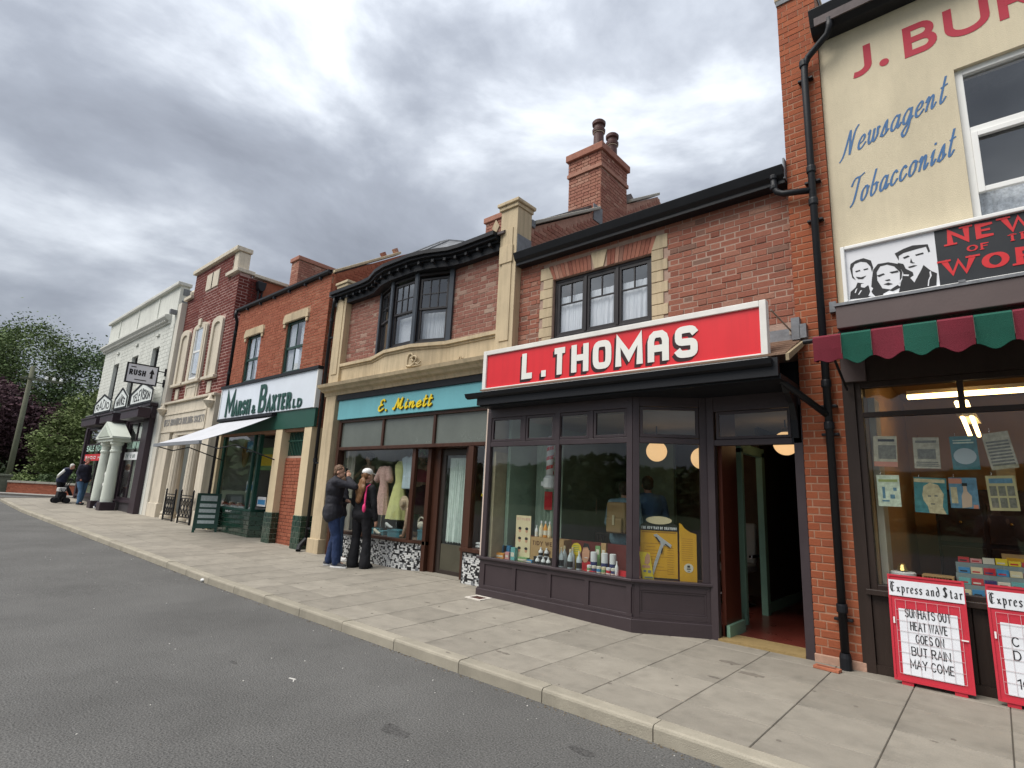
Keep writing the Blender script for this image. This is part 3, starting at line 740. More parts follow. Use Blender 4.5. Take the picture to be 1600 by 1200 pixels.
# wall lettering
RED = mat('faded_red_letter_paint', (.44,.035,.06), .7, .08, 6, .2, 90); BLU = mat('blue_letter_paint', (.06,.15,.32), .7, .08, 6, .2, 90)
def thickserif(*a): pass
b = MB(); x = -.76
for ch, x0, wd in (('J',-.775,.24),('.',-.45,.07),('B',-.255,.27),('U',.075,.34),('R',.475,.30)):
    if ch == '.': b.lathe([(.0,0),(.042,0),(.042,.003),(0,.003)], (0,0,0), 16); b.v[-64:] = [(-.43+p[0], YN-.001-p[2], 6.02+p[1]) for p in b.v[-64:]]; continue
    letters(nb, RED, 'painted_letter', ch, (x0, YN, 5.965), .355, SANS, width=wd, th=.19, depth=.0025)
b.build('painted_full_stop', RED, nb)
sl_ = .27
b = MB(); text(b, 'Newsagent', (-.88, YN, 5.07), .27, SCRIPT, W=.62, th=.085, sp=0, depth=.002, ux=(.965,0,.262*1.1), uz=(0,0,1), slant=.22, nib=(.5,.5), inset=False, xh=2.0, width=.93)
b.build('painted_script', BLU, nb); b = MB()
text(b, 'Tobacconist', (-.86, YN, 4.50), .27, SCRIPT, W=.62, th=.085, sp=0, depth=.002, ux=(.965,0,.262*1.05), uz=(0,0,1), slant=.22, nib=(.5,.5), inset=False, xh=2.0, width=.92)
b.build('painted_script', BLU, nb)
# fascia
b = MB().box(-1.02, XR, YN-.14, YN, 3.165, 3.395); b.build('fascia_board', BROWNF, nb, bevel=.008)
b = MB().box(-1.03, XR, YN-.155, YN-.001, 3.397, 3.425); b.box(-.055,-.005,YN-.158,YN-.01,3.425,3.447); b.box(-1.08,-1.02,YN-.10,YN-.02,3.36,3.47); b.build('lead_flashing', LEAD, nb)
b = MB().box(-1.015, XR, YN-.05, YN, 2.625, 3.163); b.box(-1.03,-.93,YN-.055,YN+.03,-.05,3.16); b.build('shopfront_surround', DBROWN, nb)
b = MB().box(-1.02,-.82,YN-.09,YN-.052,2.63,3.0); b.build('corner_block', BROWNF, nb)
sw = MB().frame(-.93, 1.9, .70, 2.625, YN-.03, YN+.06, .055, bars=(), hbars=()).build('shop_window', DBROWN, nb, bevel=.004)
b = MB().box(-.875,1.845,YN-.025,YN+.05,2.285,2.33); b.box(-.155,-.11,YN-.02,YN+.05,2.33,2.57); b.box(.75,.79,YN-.02,YN+.05,2.33,2.57); b.build('transom', DBROWN, sw)
b = MB().box(-.875,1.845,YN+.008,YN+.014,.755,2.285); b.build('pane', GLASS, sw)
b = MB().box(-.875,-.155,YN+.008,YN+.014,2.33,2.57); b.box(-.11,.75,YN+.008,YN+.014,2.33,2.57); b.build('pane', GLASS, sw)
MB().box(-.96,1.95,YN-.09,YN-.001,.665,.715).build('sill', DBROWN, sw, bevel=.006)
for i in range(26):
    xa = -.93+.14*i; MB().box(xa+.003,xa+.137,YN-.028+.003*(i%2),YN+.02,.06,.66).build('stall_board', DBROWN, nb, bevel=.004)
MB().box(-.93, XR, YN-.045, YN+.01, -.05, .075).build('skirting_board', DBROWN, nb)
MB().box(-.93, XR, YN+.02, YN+.08, -.05, .70).build('stall_wall', DBROWN, nb)
# room
WARM = mat('warm_brown_room', (.42,.25,.12), .85, .12, 1.5, .1, 20); PALEP = mat('pale_plaster', (.48,.44,.36), .9, .1, 2, .1, 20)
rm = MB().box(-.9,4.1,9.6,9.7,0,3.0); rm.box(-.9,-.86,6.25,9.6,0,3.0); rm.box(4.0,4.1,6.25,9.6,0,3.0); rm.build('room_wall', WARM, nb)
MB().box(-.9,4.1,6.25,9.7,2.98,3.04).build('room_ceiling', WARM, nb)
MB().box(-.9,4.1,6.24,9.7,-.02,.0).build('room_floor', WOOD, nb)
MB().box(-.855,-.80,6.3,6.6,.75,2.5).build('window_reveal', PALEP, nb)
MB().box(-.85,1.9,6.18,6.62,.70,.735).build('display_shelf', WOOD, nb)
MB().box(.42,.95,9.3,9.36,0,2.1).build('inner_door', mat('red_brown_inner_door', (.16,.06,.035), .5, .15, 3, .1, 30), nb)
MB().box(.05,.22,8.9,8.95,.9,2.2).build('pale_door_edge', PALEP, nb)
MB().box(-.2,.6,9.5,9.58,1.2,1.75).build('dark_notice_board', DARKROOM, nb)
# shelving & counter seen in the dim room
DK = mat('dark_varnished_wood', (.035,.014,.008), .35, .3, 6, .2, 50)
sh = thing('wooden_shelf_unit', 'dark varnished wooden cabinet with brass knobs inside the newsagent', 'cabinet', (-.25,8.6,0))
b = MB().box(-.55,.35,8.4,8.9,0,1.7); b.build('carcass', DK, sh)
for i in range(2):
    for j in range(3):
        d_ = MB().box(-.52+.44*i,-.12+.44*i,8.375,8.398,.1+.5*j,.55+.5*j).build('drawer', DK, sh, bevel=.006)
        MB().ell((-.32+.44*i,8.36,.33+.5*j),(.018,.018,.018),8,6).build('knob', mat('brass', (.6,.42,.15), .25, .1, 5, .02, 30, metal=1), d_)
EMW = mat('fluorescent_tube_light', (.9,.8,.6), .5, 0, 1, 0, emit=(1.0,.66,.28), est=3.0)
def striplight(name, label, p0, p1):
    t = thing(name, label, 'ceiling light', p0)
    a = Vector(p0); b_ = Vector(p1); c = (a+b_)/2; d = b_-a; L = d.length; ang = math.atan2(d.y, d.x)
    MB().obox(c+Vector((0,0,.04)), (L,.14,.04), (0,0,ang)).build('housing', mat('light_housing', (.7,.6,.45), .5, .05, 3, 0), t)
    for s in (-.038,.038):
        off = Vector((-math.sin(ang)*s, math.cos(ang)*s, 0)); MB().tube([a+off, b_+off], .020, 8).build('tube', EMW, t)
striplight('strip_light', 'long lit fluorescent strip running across the newsagent ceiling parallel to the window', (-.62,7.35,2.66), (1.9,7.35,2.66))
striplight('strip_light', 'short lit fluorescent strip pointing away from the window in the newsagent', (at(1502,628,7.0)[0],7.0,at(1502,628,7.0)[1]), (at(1523,681,8.0)[0],8.0,at(1523,681,8.0)[1]))

# name board above the fascia
ns = thing('newspaper_sign', 'long newspaper advertising board with three drawn faces and red lettering on black', 'sign', (-.94, 6.05, 3.44))
YS = 6.06
fr = MB().frame(-.945, 1.6, 3.405, 4.025, YS-.03, YS+.06, .038); fr.build('frame', WHITE, ns, bevel=.008)
MB().box(-.91,-.185,YS,YS+.01,3.44,3.99).build('picture_panel', mat('sign_white', (.72,.73,.76), .4, .03, 4, .02, 20), ns)
MB().box(-.185,1.565,YS,YS+.01,3.44,3.99).build('letter_panel', mat('sign_black', (.028,.030,.034), .35, .1, 4, .02, 20), ns)
def Z(pts, x0, y0, s, Y): return [at(x0+x/s, y0+y/s, Y) for x, y in pts]
P_ = lambda pts: Z(pts, 1310, 340, 5.517, YS)
INK = mat('sign_ink_black', (.02,.02,.022), .45, .1, 4, .02, 20); SW = MATS['sign_white']
b = MB(); wmb = MB()
for pts in (
  [(100,705),(105,640),(150,600),(165,560),(240,570),(270,600),(300,670),(250,690)],
  [(100,440),(105,400),(150,370),(215,350),(280,370),(300,430),(290,470),(275,420),(240,385),(190,380),(140,400),(120,440),(125,500),(150,540),(120,520)],
  [(290,520),(300,450),(340,400),(430,385),(520,400),(550,470),(545,520),(530,560),(530,470),(480,420),(420,405),(360,420),(330,470),(335,540),(380,610),(450,620),(510,580),(540,600),(440,650),(330,690),(280,640)],
  [(485,310),(560,270),(640,240),(770,230),(790,290),(775,300),(755,250),(660,275),(560,305),(520,330),(520,370)],
  [(510,390),(560,400),(580,440),(640,470),(655,520),(700,480),(735,410),(800,460),(850,480),(845,585),(520,650),(540,560),(560,480)],
  [(555,345),(600,325),(615,335),(570,355)], [(660,320),(730,300),(735,312),(670,330)], [(600,425),(650,410),(680,412),(650,425),(610,435)],
  [(145,462),(185,450),(190,460),(150,472)], [(215,445),(255,435),(258,445),(220,455)], [(150,510),(195,515),(240,500),(210,530),(170,530)],
  [(330,500),(390,480),(400,490),(350,512)], [(440,470),(510,455),(520,470),(460,482)], [(390,575),(430,560),(470,572),(430,584)], [(400,540),(440,530),(450,540),(420,548)],
  [(625,350),(640,385),(660,390),(640,395),(618,388)]):
    b.prism(P_(pts), YS-.0022, YS-.0006)
for pts in ([(195,575),(235,565),(260,580),(225,605),(195,600)], [(620,520),(690,470),(735,400),(720,440),(655,560)], [(555,490),(610,492),(605,505),(560,503)],
  [(795,460),(805,500),(785,540),(780,590),(770,590),(775,540),(790,505),(785,470)], [(260,580),(300,610),(285,640),(310,680),(260,675),(275,640)], [(385,660),(440,630),(480,640),(470,668),(400,680)],
  [(150,620),(165,610),(150,650),(140,650)], [(190,630),(205,625),(180,665),(170,665)],[(520,560),(548,520),(552,530),(530,570)]):
    wmb.prism(P_(pts), YS-.0032, YS-.0024)
b.build('drawn_faces', INK, ns); wmb.build('drawn_highlights', SW, ns)
b = MB(); SR = mat('sign_red', (.60,.03,.035), .4, .06, 4, .02, 20)
text(b, 'NEW', (-.10, YS, 3.815), .155, SANS, width=.60, th=.30, depth=.002, serif=1.0)
text(b, 'OF', (.03, YS, 3.715), .065, SANS, width=.16, th=.26, depth=.002, serif=.9)
text(b, 'THE', (.30, YS, 3.74), .065, SANS, width=.25, th=.26, depth=.002, serif=.9)
text(b, 'WORL', (-.155, YS, 3.515), .165, SANS, width=.85, th=.30, depth=.002, serif=1.0)
b.build('lettering', SR, ns)

# striped awning
aw = thing('striped_awning', 'maroon and green striped awning with a scalloped valance over the newsagent window', 'awning', (-1.1, 5.65, 2.9))
MAR = mat('maroon_canvas', (.165,.018,.032), .9, .12, 5, .5, 260); GRN = mat('green_canvas', (.010,.088,.060), .9, .12, 5, .5, 260)
W0 = .2175; x0 = -1.075
for i in range(24):
    m = MAR if i % 2 == 0 else GRN
    xa, xb = x0+W0*i, x0+W0*(i+1)
    if i == 0: xa -= 0.0
    b = MB(); n = 10; v = []; f = []
    for k in range(n+1):
        s = k/n; xx = xa+.002+(xb-xa-.004)*s
        zb = 2.665 - .026*(1-math.cos(2*PI*s)) if i > 0 else 2.655+.012*math.sin(9*s)
        wv = .012*math.sin(7*xx+1)*1
        v += [(xx, 6.08, 3.13), (xx, 5.21, 2.885-.0*s), (xx, 5.185+wv*.3, 2.865), (xx, 5.19+wv, 2.76), (xx, 5.20+wv*1.8, zb)]
    for k in range(n):
        for j in range(4): a = k*5+j; f.append((a, a+1, a+6, a+5))
    nn = len(v); v += [(x, y+.004, z-.003) for x, y, z in v]; f += [tuple(reversed([q+nn for q in ff])) for ff in f]
    b.add(v, f); b.build('stripe', m, aw, smooth=False)
for i in range(1, 22):
    xx = x0+W0*i; MB().box(xx-.0015, xx+.0015, 5.178, 5.186, 2.70, 2.865).build('seam', mat('grey_canvas_piping', (.12,.09,.08), .9, .1, 9, .2, 100), aw)
b = MB(); b.add([(x0,5.2,2.875),(x0,6.08,3.12),(x0,5.95,3.0),(x0+.01,5.75,2.88),(x0+.012,5.5,2.76),(x0+.01,5.3,2.67),(x0,5.2,2.655)],[(0,6,5,4,3,2,1)])
b.add([(x0+.004,5.2,2.875),(x0+.004,6.08,3.12),(x0+.004,5.95,3.0),(x0+.014,5.75,2.88),(x0+.016,5.5,2.76),(x0+.014,5.3,2.67),(x0+.004,5.2,2.655)],[(0,1,2,3,4,5,6)])
b.build('end_flap', MAR, aw)
MB().tube([(x0-.09,5.26,2.865),(XR,5.26,2.865)], .022, 10).build('roller_bar', BLACK, aw)
for xx in (-.98, 1.7): MB().tube([(xx,6.05,2.55),(xx,5.3,2.84)], .012, 8).build('support_arm', BLACK, aw)

# brick pier and downpipe
pr = thing('brick_pier', 'tall orange brick pier between the red-signed barber and the newsagent', 'pier', (-1.2, 6.1, 0))
MB().box(-1.405,-1.02,6.104,6.62,-.1,7.36).build('mortar_core', MORTP, pr)
brickwork(pr, -1.41,-1.015, 0.0, 7.36, 6.10, 'x', B_PI, B_PIs, limit=290, bond='english', seed=3)
MB().box(-1.43,-1.0,6.08,6.7,7.365,7.42).build('coping', STONE, pr, bevel=.01)
MB().box(-1.415,-1.01,6.085,6.63,7.30,7.362).build('flashing', LEAD, pr)
MB().box(-1.42,-1.0,6.09,6.2,-.05,.075).build('plinth_render', mat('pale_render_plinth', (.42,.26,.19), .9, .25, 8, .5, 60), pr, bevel=.01)
dp = thing('downpipe', 'thick black cast downpipe running down the orange brick pier', 'downpipe', (-1.16, 6.0, 0))
b = MB()
b.tube([(-.86,5.93,6.66),(-.86,5.93,6.56),(-.89,5.95,6.49),(-1.10,6.01,6.36),(-1.145,6.02,6.28),(-1.15,6.02,6.1),(-1.15,6.02,.10)], .036, 14, caps=True); b.build('pipe', BLACK, dp, smooth=True)
for z in (6.30,4.98,4.60,2.62,2.20,.52): MB().lathe([(.044,0),(.047,.01),(.047,.06),(.044,.075)], (-1.15,6.02,z-.035), 14).build('collar', BLACK, dp)
for z in (6.12,4.85,4.40,2.40,.42,2.12): MB().box(-1.225,-1.075,6.03,6.095,z-.012,z+.012).build('bracket', BLACK, dp, bevel=.004)
MB().lathe([(.045,0),(.05,.01),(.05,.12),(.042,.16)], (-1.15,6.02,-.02), 14).build('shoe', BLACK, dp)
# branch from the barber's gutter
b = MB(); b.tube([(-1.53,6.02,5.03),(-1.53,6.02,4.90),(-1.50,6.02,4.84),(-1.44,6.02,4.80),(-1.15,6.02,4.74)], .034, 12)
b.build('branch_pipe', BLACK, dp, smooth=True)
b = MB(); b.tube([(-1.50,5.62,2.78),(-1.50,5.62,2.66),(-1.46,5.66,2.61),(-1.15,6.02,2.30)], .033, 12); b.build('canopy_branch_pipe', BLACK, dp, smooth=True)
for z in (5.0,4.88): MB().lathe([(.04,0),(.043,.01),(.043,.04),(.04,.05)], (-1.53,6.02,z), 12).build('collar', BLACK, dp)

# two newspaper bill boards
def board(x0, x1, label, lines, first):
    t = thing('newspaper_board', label, 'sign board', ((x0+x1)/2, 5.95, 0), 'newspaper boards leaning at the newsagent')
    REDB = mat('bill_board_red', (.52,.03,.05), .45, .07, 3, .05, 40); WB = mat('bill_paper', (.72,.74,.78), .7, .05, 6, .15, 40)
    tilt = -.10; H = .845
    def up(b):   # build upright at y=0 then lean back
        out = []
        for x, y, z in b.v: out.append((x, 5.93 + y*math.cos(tilt) - (z-.03)*math.sin(tilt), .03 + (z-.03)*math.cos(tilt) + y*math.sin(tilt)))
        b.v = out; return b
    up(MB().box(x0,x1,0,.022,.03,.03+H)).build('panel', REDB, t, bevel=.003)
    b = MB().frame(x0,x1,.03,.03+H,-.008,-.0005,.016); up(b).build('edge_frame', REDB, t)
    b = MB().box(x0+.05,x0+.13,0,.03,-.0,.03); b.box(x1-.13,x1-.05,0,.03,-.0,.03); b.v = [(x,y+5.93,z) for x,y,z in b.v]; b.build('foot', REDB, t)
    up(MB().box(x0+.006,x1-.006,-.010,-.009,.70,.83)).build('title_strip', WB, t)
    bb = MB(); text(bb, 'Express and Star', (x0+.015,-.010,.733), .078, _BL, W=.85, th=.12, sp=.03, depth=.0012, nib=(.7,.25), inset=False, xh=1.8, width=x1-x0-.03); up(bb).build('title_lettering', INK, t)
    up(MB().box(x0+.065,x1-.065,-.005,-.003,.085,.60)).build('paper_bill', WB, t)
    # wire grid that holds the bill
    b = MB(); W = x1-x0
    for i in range(7): xx = x0+.045+(W-.09)*i/6; b.box(xx-.0011,xx+.0011,-.011,-.0095,.09,.67)
    for j in range(8): zz = .09+.58*j/7; b.box(x0+.045,x1-.045,-.0115,-.010,zz-.0011,zz+.0011)
    up(b).build('wire_grid', mat('pale_wire', (.55,.45,.46), .5, .1, 9, .02, 40), t)
    bb = MB(); z = .535
    for s, wd in lines:
        if not s: z -= .0985; continue
        text(bb, s, ((x0+x1)/2-wd/2 if first else x0+.12, -.005, z-.0), .070, SANS, W=.60, th=.105, sp=.07, depth=.001, width=wd); z -= .0985
    up(bb).build('bill_lettering', INK, t)
    b = MB(); b.obox((x1-.03,-.016,.42),(.045,.006,.01)); b.obox((x0+.03,-.016,.50),(.012,.006,.05)); up(b).build('catch', WHITE, t)
_BL = {k: (a, [cr(p, 3) if len(p) > 2 else p for p in bb_]) for k, (a, bb_) in _K.items()}
board(-.78,-.255,'red newspaper board with the sunhats and heat wave bill, left of the pair', [('SUNHATS OUT',.31),('HEAT WAVE',.25),('GOES ON',.19),('BUT RAIN',.26),('MAY COME',.29)], True)
board(-.125,.40,'red newspaper board cut off by the right edge of the view', [('',.1),('C',.045),('D',.045),('',.2),('10',.09)], False)
# ================================================================== the barber's (L. Thomas)
YT = 6.2
th = thing('barber_building', 'red brick two storey barber shop with aubergine bay window and red name sign', 'building', (-3.4, YT, 0))
b = MB(); b.box(-5.42,-1.40,YT+.005,YT+.28,3.72+.0,5.25); 
b = MB(); hx0, hx1, hz0, hz1 = -4.72, -3.115, 3.69, 4.61
b.box(-5.45,hx0,YT+.005,YT+.28,2.9,5.2); b.box(hx1,-1.40,YT+.005,YT+.28,2.9,5.2); b.box(hx0,hx1,YT+.005,YT+.28,hz1,5.2); b.box(hx0,hx1,YT+.005,YT+.28,2.9,hz0)
b.build('mortar_wall', MORTL, th)
# bricks, with the flat arch and quoins left out
arch = (-4.92,-2.93,4.61,4.86)
holes = [(-4.97,-2.885,3.0,4.615), arch]
brickwork(th, -5.38,-1.41, 3.375, 5.10, YT, 'x', B_TH, B_THs, holes=holes, limit=296, bond='flemish', seed=11, proud=.005, L=.235, C=.0765, J=.009)
# quoin stones
z = 4.835; i = 0
for side in (0, 1):
    z = 4.84; i = 0
    hs = [.20] + [.152]*8
    for h in hs:
        z1 = z; z0 = z-h; wide = i % 2 == 0
        if side == 0:
            xo = -4.965 if wide else -4.905; xi = -4.725
            pts = [(xo,z0+.004),(xi,z0+.004),(xi,z1-.004) if i else (xi-.06,z1-.004),(xo,z1-.004)] if i else [(xo,z0+.004),(xi,z0+.004),(xi-.085,z1-.004),(xo,z1-.004)]
        else:
            xo = -2.885 if wide else -2.945; xi = -3.11
            pts = [(xi,z0+.004),(xo,z0+.004),(xo,z1-.004),(xi,z1-.004)] if i else [(xi,z0+.004),(xo,z0+.004),(xo,z1-.004),(xi+.07,z1-.004)]
        MB().prism(pts, YT-.012+.004*rnd.random(), YT+.06).build('quoin_stone', STONE, th, bevel=.005)
        z = z0; i += 1
        if z < 3.5: break
# flat arch of brick on end and keystone
cxk = -3.92
for k in range(26):
    t0, t1 = k/26, (k+1)/26
    def xx(t, top): 
        xb = -4.725 + 1.615*t; xt = -4.81 + 1.77*t
        return xt if top else xb
    a0, a1, c0, c1 = xx(t0,0)+.004, xx(t1,0)-.004, xx(t0,1)+.004, xx(t1,1)-.004
    if a1 > cxk-.075 and a0 < cxk+.075: continue
    o = MB().prism([(a0,4.615),(a1,4.615),(c1,4.845),(c0,4.845)], YT-.002-.004*rnd.random(), YT+.05).build('arch_brick', B_TH[0].materials[0], th)
MB().prism([(cxk-.075,4.612),(cxk+.075,4.612),(cxk+.135,4.865),(cxk-.135,4.865)], YT-.014, YT+.06).build('keystone', STONE, th, bevel=.005)
# upper window
wn = MB().frame(hx0,hx1,hz0,hz1,YT+.05,YT+.12,.045).build('window', DARKW, th, bevel=.003)
n3 = [(-4.675,-4.185),(-4.155,-3.665),(-3.635,-3.16)]
b = MB().box(-4.19,-4.15,YT+.04,YT+.115,hz0+.045,hz1-.045); b.box(-3.67,-3.63,YT+.04,YT+.115,hz0+.045,hz1-.045); b.build('mullion', DARKW, wn)
for a, c in n3:
    MB().frame(a,c,hz0+.045,hz1-.045,YT+.058,YT+.10,.045).build('casement', DARKW, wn, bevel=.002)
    b = MB().box(a+.045,c-.045,YT+.066,YT+.092,4.205,4.222); m_ = (a+c)/2; b.box(m_-.009,m_+.009,YT+.067,YT+.091,4.222,4.52); b.build('glazing_bar', DARKW, wn)
    MB().box(a+.045,c-.045,YT+.078,YT+.083,hz0+.09,hz1-.09).build('pane', UGLASS, wn)
    b = MB(); curtain(b, a+.02,c-.02,hz0,4.36-.02*rnd.random(),YT+.125,5,.014,40,8,seed=int(a*100)); curtain(b, a+.0,c-.1,hz0+.02,4.15,YT+.155,4,.02,40,8,seed=int(a*90)); b.build('net_curtain', NET, wn)
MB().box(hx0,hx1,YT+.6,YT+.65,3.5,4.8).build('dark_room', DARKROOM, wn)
MB().box(hx0-.0,hx1+.0,YT-.03,YT+.05,hz0-.05,hz0-.002).build('sill', DARKW, wn)
# eaves gutter
b = MB().prismx([(5.96,5.135),(6.00,5.03),(6.05,4.99),(6.05,4.945),(6.20,4.945),(6.20,5.14),(6.05,5.13)], -5.36, -1.42); b.build('eaves_gutter', BLACK, th, bevel=.006)
MB().prismx([(6.12,5.10),(6.12,5.145),(8.6,6.60),(11.3,8.20),(14,6.7),(14,6.6),(11.3,8.1),(8.6,6.56)], -5.3, -1.42).build('roof', SLATE, th)
MB().box(-1.43,-1.412,6.03,6.2,4.99,5.24).build('lead_upstand', LEAD, th)
# canopy roof of tiles behind the sign
b = MB()
TILE = mat('clay_roof_tile', (.20,.125,.085), .85, .2, 9, .4, 60)
cn = b
for i in range(7):
    t = i/7; y0 = 5.46+.72*t; z0 = 2.83+.33*t
    b = MB().prismx([(y0-.012,z0-.004),(y0-.012,z0+.018),(y0+.115,z0+.058),(y0+.115,z0+.030)], -5.40, -1.36); b.build('tile_course', TILE, th)
MB().prismx([(5.44,2.76),(6.16,3.10),(6.16,3.15),(5.44,2.83)], -1.362, -1.33).build('barge_board', mat('weathered_barge_board', (.30,.24,.15), .8, .2, 9, .3, 60), th, bevel=.003)
b = MB().box(-1.9,-1.40,YT-.03,YT-.0,3.16,3.29); b.build('lead_flashing', LEAD, th)
b = MB().box(-1.44,-1.36,6.03,6.18,3.12,3.36); b.box(-1.365,-1.30,6.03,6.095,3.13,3.28); b.build('lead_upstand', LEAD, th)
MB().box(-5.40,-1.42,5.47,6.15,2.60,2.65).build('canopy_soffit', BLACK, th)
MB().box(-5.42,-1.40,6.165,6.28,2.56,2.92).build('lintel_board', BLACK, th)
MB().box(-5.42,-1.43,5.42,5.465,2.62,2.80).build('canopy_fascia', BLACK, th)
b = MB().prismx([(5.335,2.785),(5.36,2.73),(5.41,2.71),(5.418,2.785)], -5.60, -1.47); b.build('canopy_gutter', BLACK, th, bevel=.004)
# bracket under the canopy
b = MB().prismx([(6.14,2.60),(5.75,2.60),(5.82,2.52),(5.98,2.44),(6.07,2.28),(6.09,2.1),(6.14,2.1)], -1.50,-1.44); b.box(-1.52,-1.42,6.12,6.16,2.05,2.45); b.build('canopy_bracket', BLACK, th, bevel=.004)
MB().box(-1.44,-1.415,YT-.06,YT+.4,-.1,2.62).build('side_board', DUSK, th)

# ---- bay window front
YB_ = 5.70; X0, X1 = -5.44, -3.11; XC, YC = -2.40, 6.16
bw = MB()
def canted(y0off, z0, z1, off=0.0, mi=0, x0=X0, mb=None, inner=.05):
    """outline of the bay front: straight part then canted to the door; off = outward offset"""
    mb = mb or MB()
    dx, dy = XC-X1, YC-YB_; L = math.hypot(dx, dy); nx_, ny_ = dy/L, -dx/L
    k = math.tan(math.atan2(dy, dx)/2)
    o = off
    outer = [(x0-o, YB_-o), (X1+k*o, YB_-o), (XC+nx_*o+.0, YC+ny_*o)]
    i_ = -inner
    inn = [(x0-o, YB_-i_), (X1+k*i_, YB_-i_), (XC+nx_*i_, YC+ny_*i_)]
    mb.prismz([outer[0],outer[1],inn[1],inn[0]], z0, z1, mi); mb.prismz([outer[1],outer[2],inn[2],inn[1]], z0, z1, mi)
    return mb
canted(0, -.12, .14, .035, inner=.04).build('bay_plinth', DUSK, th, bevel=.006)
canted(0, .14, .155, .022, inner=.04).build('plinth_moulding', DUSK, th)
canted(0, .155, .50, 0.0, inner=.04).build('stall_riser', DUSK, th)
canted(0, .50, .525, .018).build('sill_moulding', DUSK, th)
canted(0, .525, .555, .05).build('bay_sill', DUSK, th, bevel=.006)
MB().box(X0+.0,X0+.04,YB_+.04,6.3,-.1,.55).build('stall_return', DUSK, th)
# raised panels mouldings on the riser
def panel(xa, xb, zA=.205, zB=.455):
    b = MB().frame(xa, xb, zA, zB, YB_-.010, YB_-.001, .035); b.build('panel_rail', DUSK, th, bevel=.003)
px_ = [-5.38,-4.82,-4.25,-3.70,-3.15]
b = MB()
for i in range(5): b.box(px_[i]-.03 if i else X0, px_[i]+.03, YB_-.016, YB_-.001, .155, .50)
b.box(X0,X1,YB_-.0155,YB_-.001,.155,.19); b.box(X0,X1,YB_-.0155,YB_-.001,.462,.50)
b.build('riser_framing', DUSK, th, bevel=.003)
ang = math.atan2(YC-YB_, XC-X1); Lc = math.hypot(XC-X1, YC-YB_)
def cmesh(build):   # build in bay-local coords (x along the canted face from 0..Lc, y=0 face) then turn into place
    b = MB(); build(b)
    ca, sa = math.cos(ang), math.sin(ang)
    b.v = [(X1 + x*ca - y*sa, YB_ + x*sa + y*ca, z) for x, y, z in b.v]; return b
cmesh(lambda b: b.frame(.02,Lc-.01,.155,.50,-.016,-.001,.055)).build('riser_framing', DUSK, th, bevel=.003)
cmesh(lambda b: b.frame(.075,Lc-.065,.21,.445,-.009,-.001,.02)).build('panel_rail', DUSK, th, bevel=.002)
# window frames
sw = MB(); 
for xa, xb in ((X0,X0+.075),(-4.215,-4.155),(X1-.075,X1+.0)): sw.box(xa,xb,YB_-.012,YB_+.06,.555,2.56)
sw.box(X0+.0,X1,YB_-.008,YB_+.055,2.06,2.125); sw.box(X0,X1,YB_-.010,YB_+.055,2.47,2.60)
for xx in (-4.76,-4.215,-3.68): sw.box(xx-.03,xx+.03,YB_-.009,YB_+.05,2.125,2.47)
bay = sw.build('bay_window', DUSK, th, bevel=.004)
for xa, xb in ((X0+.075,-4.79),(-4.73,-4.245),(-4.185,-3.71),(-3.65,X1-.075)):
    MB().frame(xa+.005,xb-.005,2.13,2.465,YB_-.002,YB_+.035,.032).build('vent_frame', DUSK, bay, bevel=.002)
    MB().box(xa+.03,xb-.03,YB_+.015,YB_+.02,2.155,2.44).build('vent_pane', GLASS, bay)
MB().box(X0+.075,-4.215,YB_+.02,YB_+.026,.555,2.06).build('pane', GLASS, bay)
MB().box(-4.155,X1-.075,YB_+.02,YB_+.026,.555,2.06).build('pane', GLASS, bay)
cmesh(lambda b: (b.box(.0,.075,-.012,.06,.555,2.6), b.box(Lc-.10,Lc,-.012,.06,.555,2.6), b.box(.075,Lc-.10,-.008,.055,2.06,2.125), b.box(.075,Lc-.10,-.01,.055,2.49,2.60))).build('canted_frame', DUSK, bay, bevel=.004)
cmesh(lambda b: b.frame(.08,Lc-.105,2.13,2.485,-.002,.035,.035)).build('vent_frame', DUSK, bay, bevel=.002)
cmesh(lambda b: b.box(.11,Lc-.13,.015,.02,2.16,2.45)).build('vent_pane', GLASS, bay)
cmesh(lambda b: b.box(.075,Lc-.10,.02,.026,.555,2.06)).build('pane', GLASS, bay)
MB().box(X0,X0+.06,YB_+.06,6.2,.555,2.6).build('side_post', mat('pale_side_trim', (.5,.42,.3), .6, .1, 4, .1, 30), bay)
# door case
b = MB().box(-2.405,-2.325,6.12,6.2,-.05,2.6); b.box(-1.50,-1.415,6.12,6.2,-.05,2.6); b.box(-2.325,-1.50,6.125,6.2,2.045,2.11); b.box(-2.325,-1.50,6.125,6.2,2.43,2.6)
dc = b.build('door_case', DUSK, th, bevel=.004)
MB().frame(-2.30,-1.525,2.115,2.425,6.135,6.175,.03).build('fanlight_frame', DUSK, dc, bevel=.002)
MB().box(-2.28,-1.545,6.15,6.156,2.14,2.40).build('fanlight_pane', GLASS, dc)
# passage
REDD = mat('dark_red_panelling', (.085,.022,.012), .4, .2, 4, .15, 40, stretch=(1,1,.2)); GRNP = mat('sage_green_paint', (.20,.34,.25), .5, .08, 4, .06, 30)
REDF = mat('red_tile_floor', (.16,.035,.025), .3, .15, 5, .1, 40, spec=.5); MATM = mat('coir_threshold', (.30,.21,.09), .9, .15, 20, .5, 150)
pa = MB().box(-2.33,-2.29,6.25,6.72,0,2.5).build('passage_wall', REDD, th)
MB().box(-2.47,-2.43,6.72,7.12,0,2.5).build('passage_wall', REDD, th)
MB().box(-2.42,-2.33,6.70,6.74,0,2.5).build('passage_wall', REDD, th)
MB().box(-1.44,-1.40,6.25,10.6,0,2.5).build('passage_wall', mat('passage_dark_wall', (.04,.028,.02), .7, .2, 3, .1, 20), th)
MB().box(-2.6,-1.4,10.5,10.6,0,2.5).build('passage_wall', MATS['passage_dark_wall'], th)
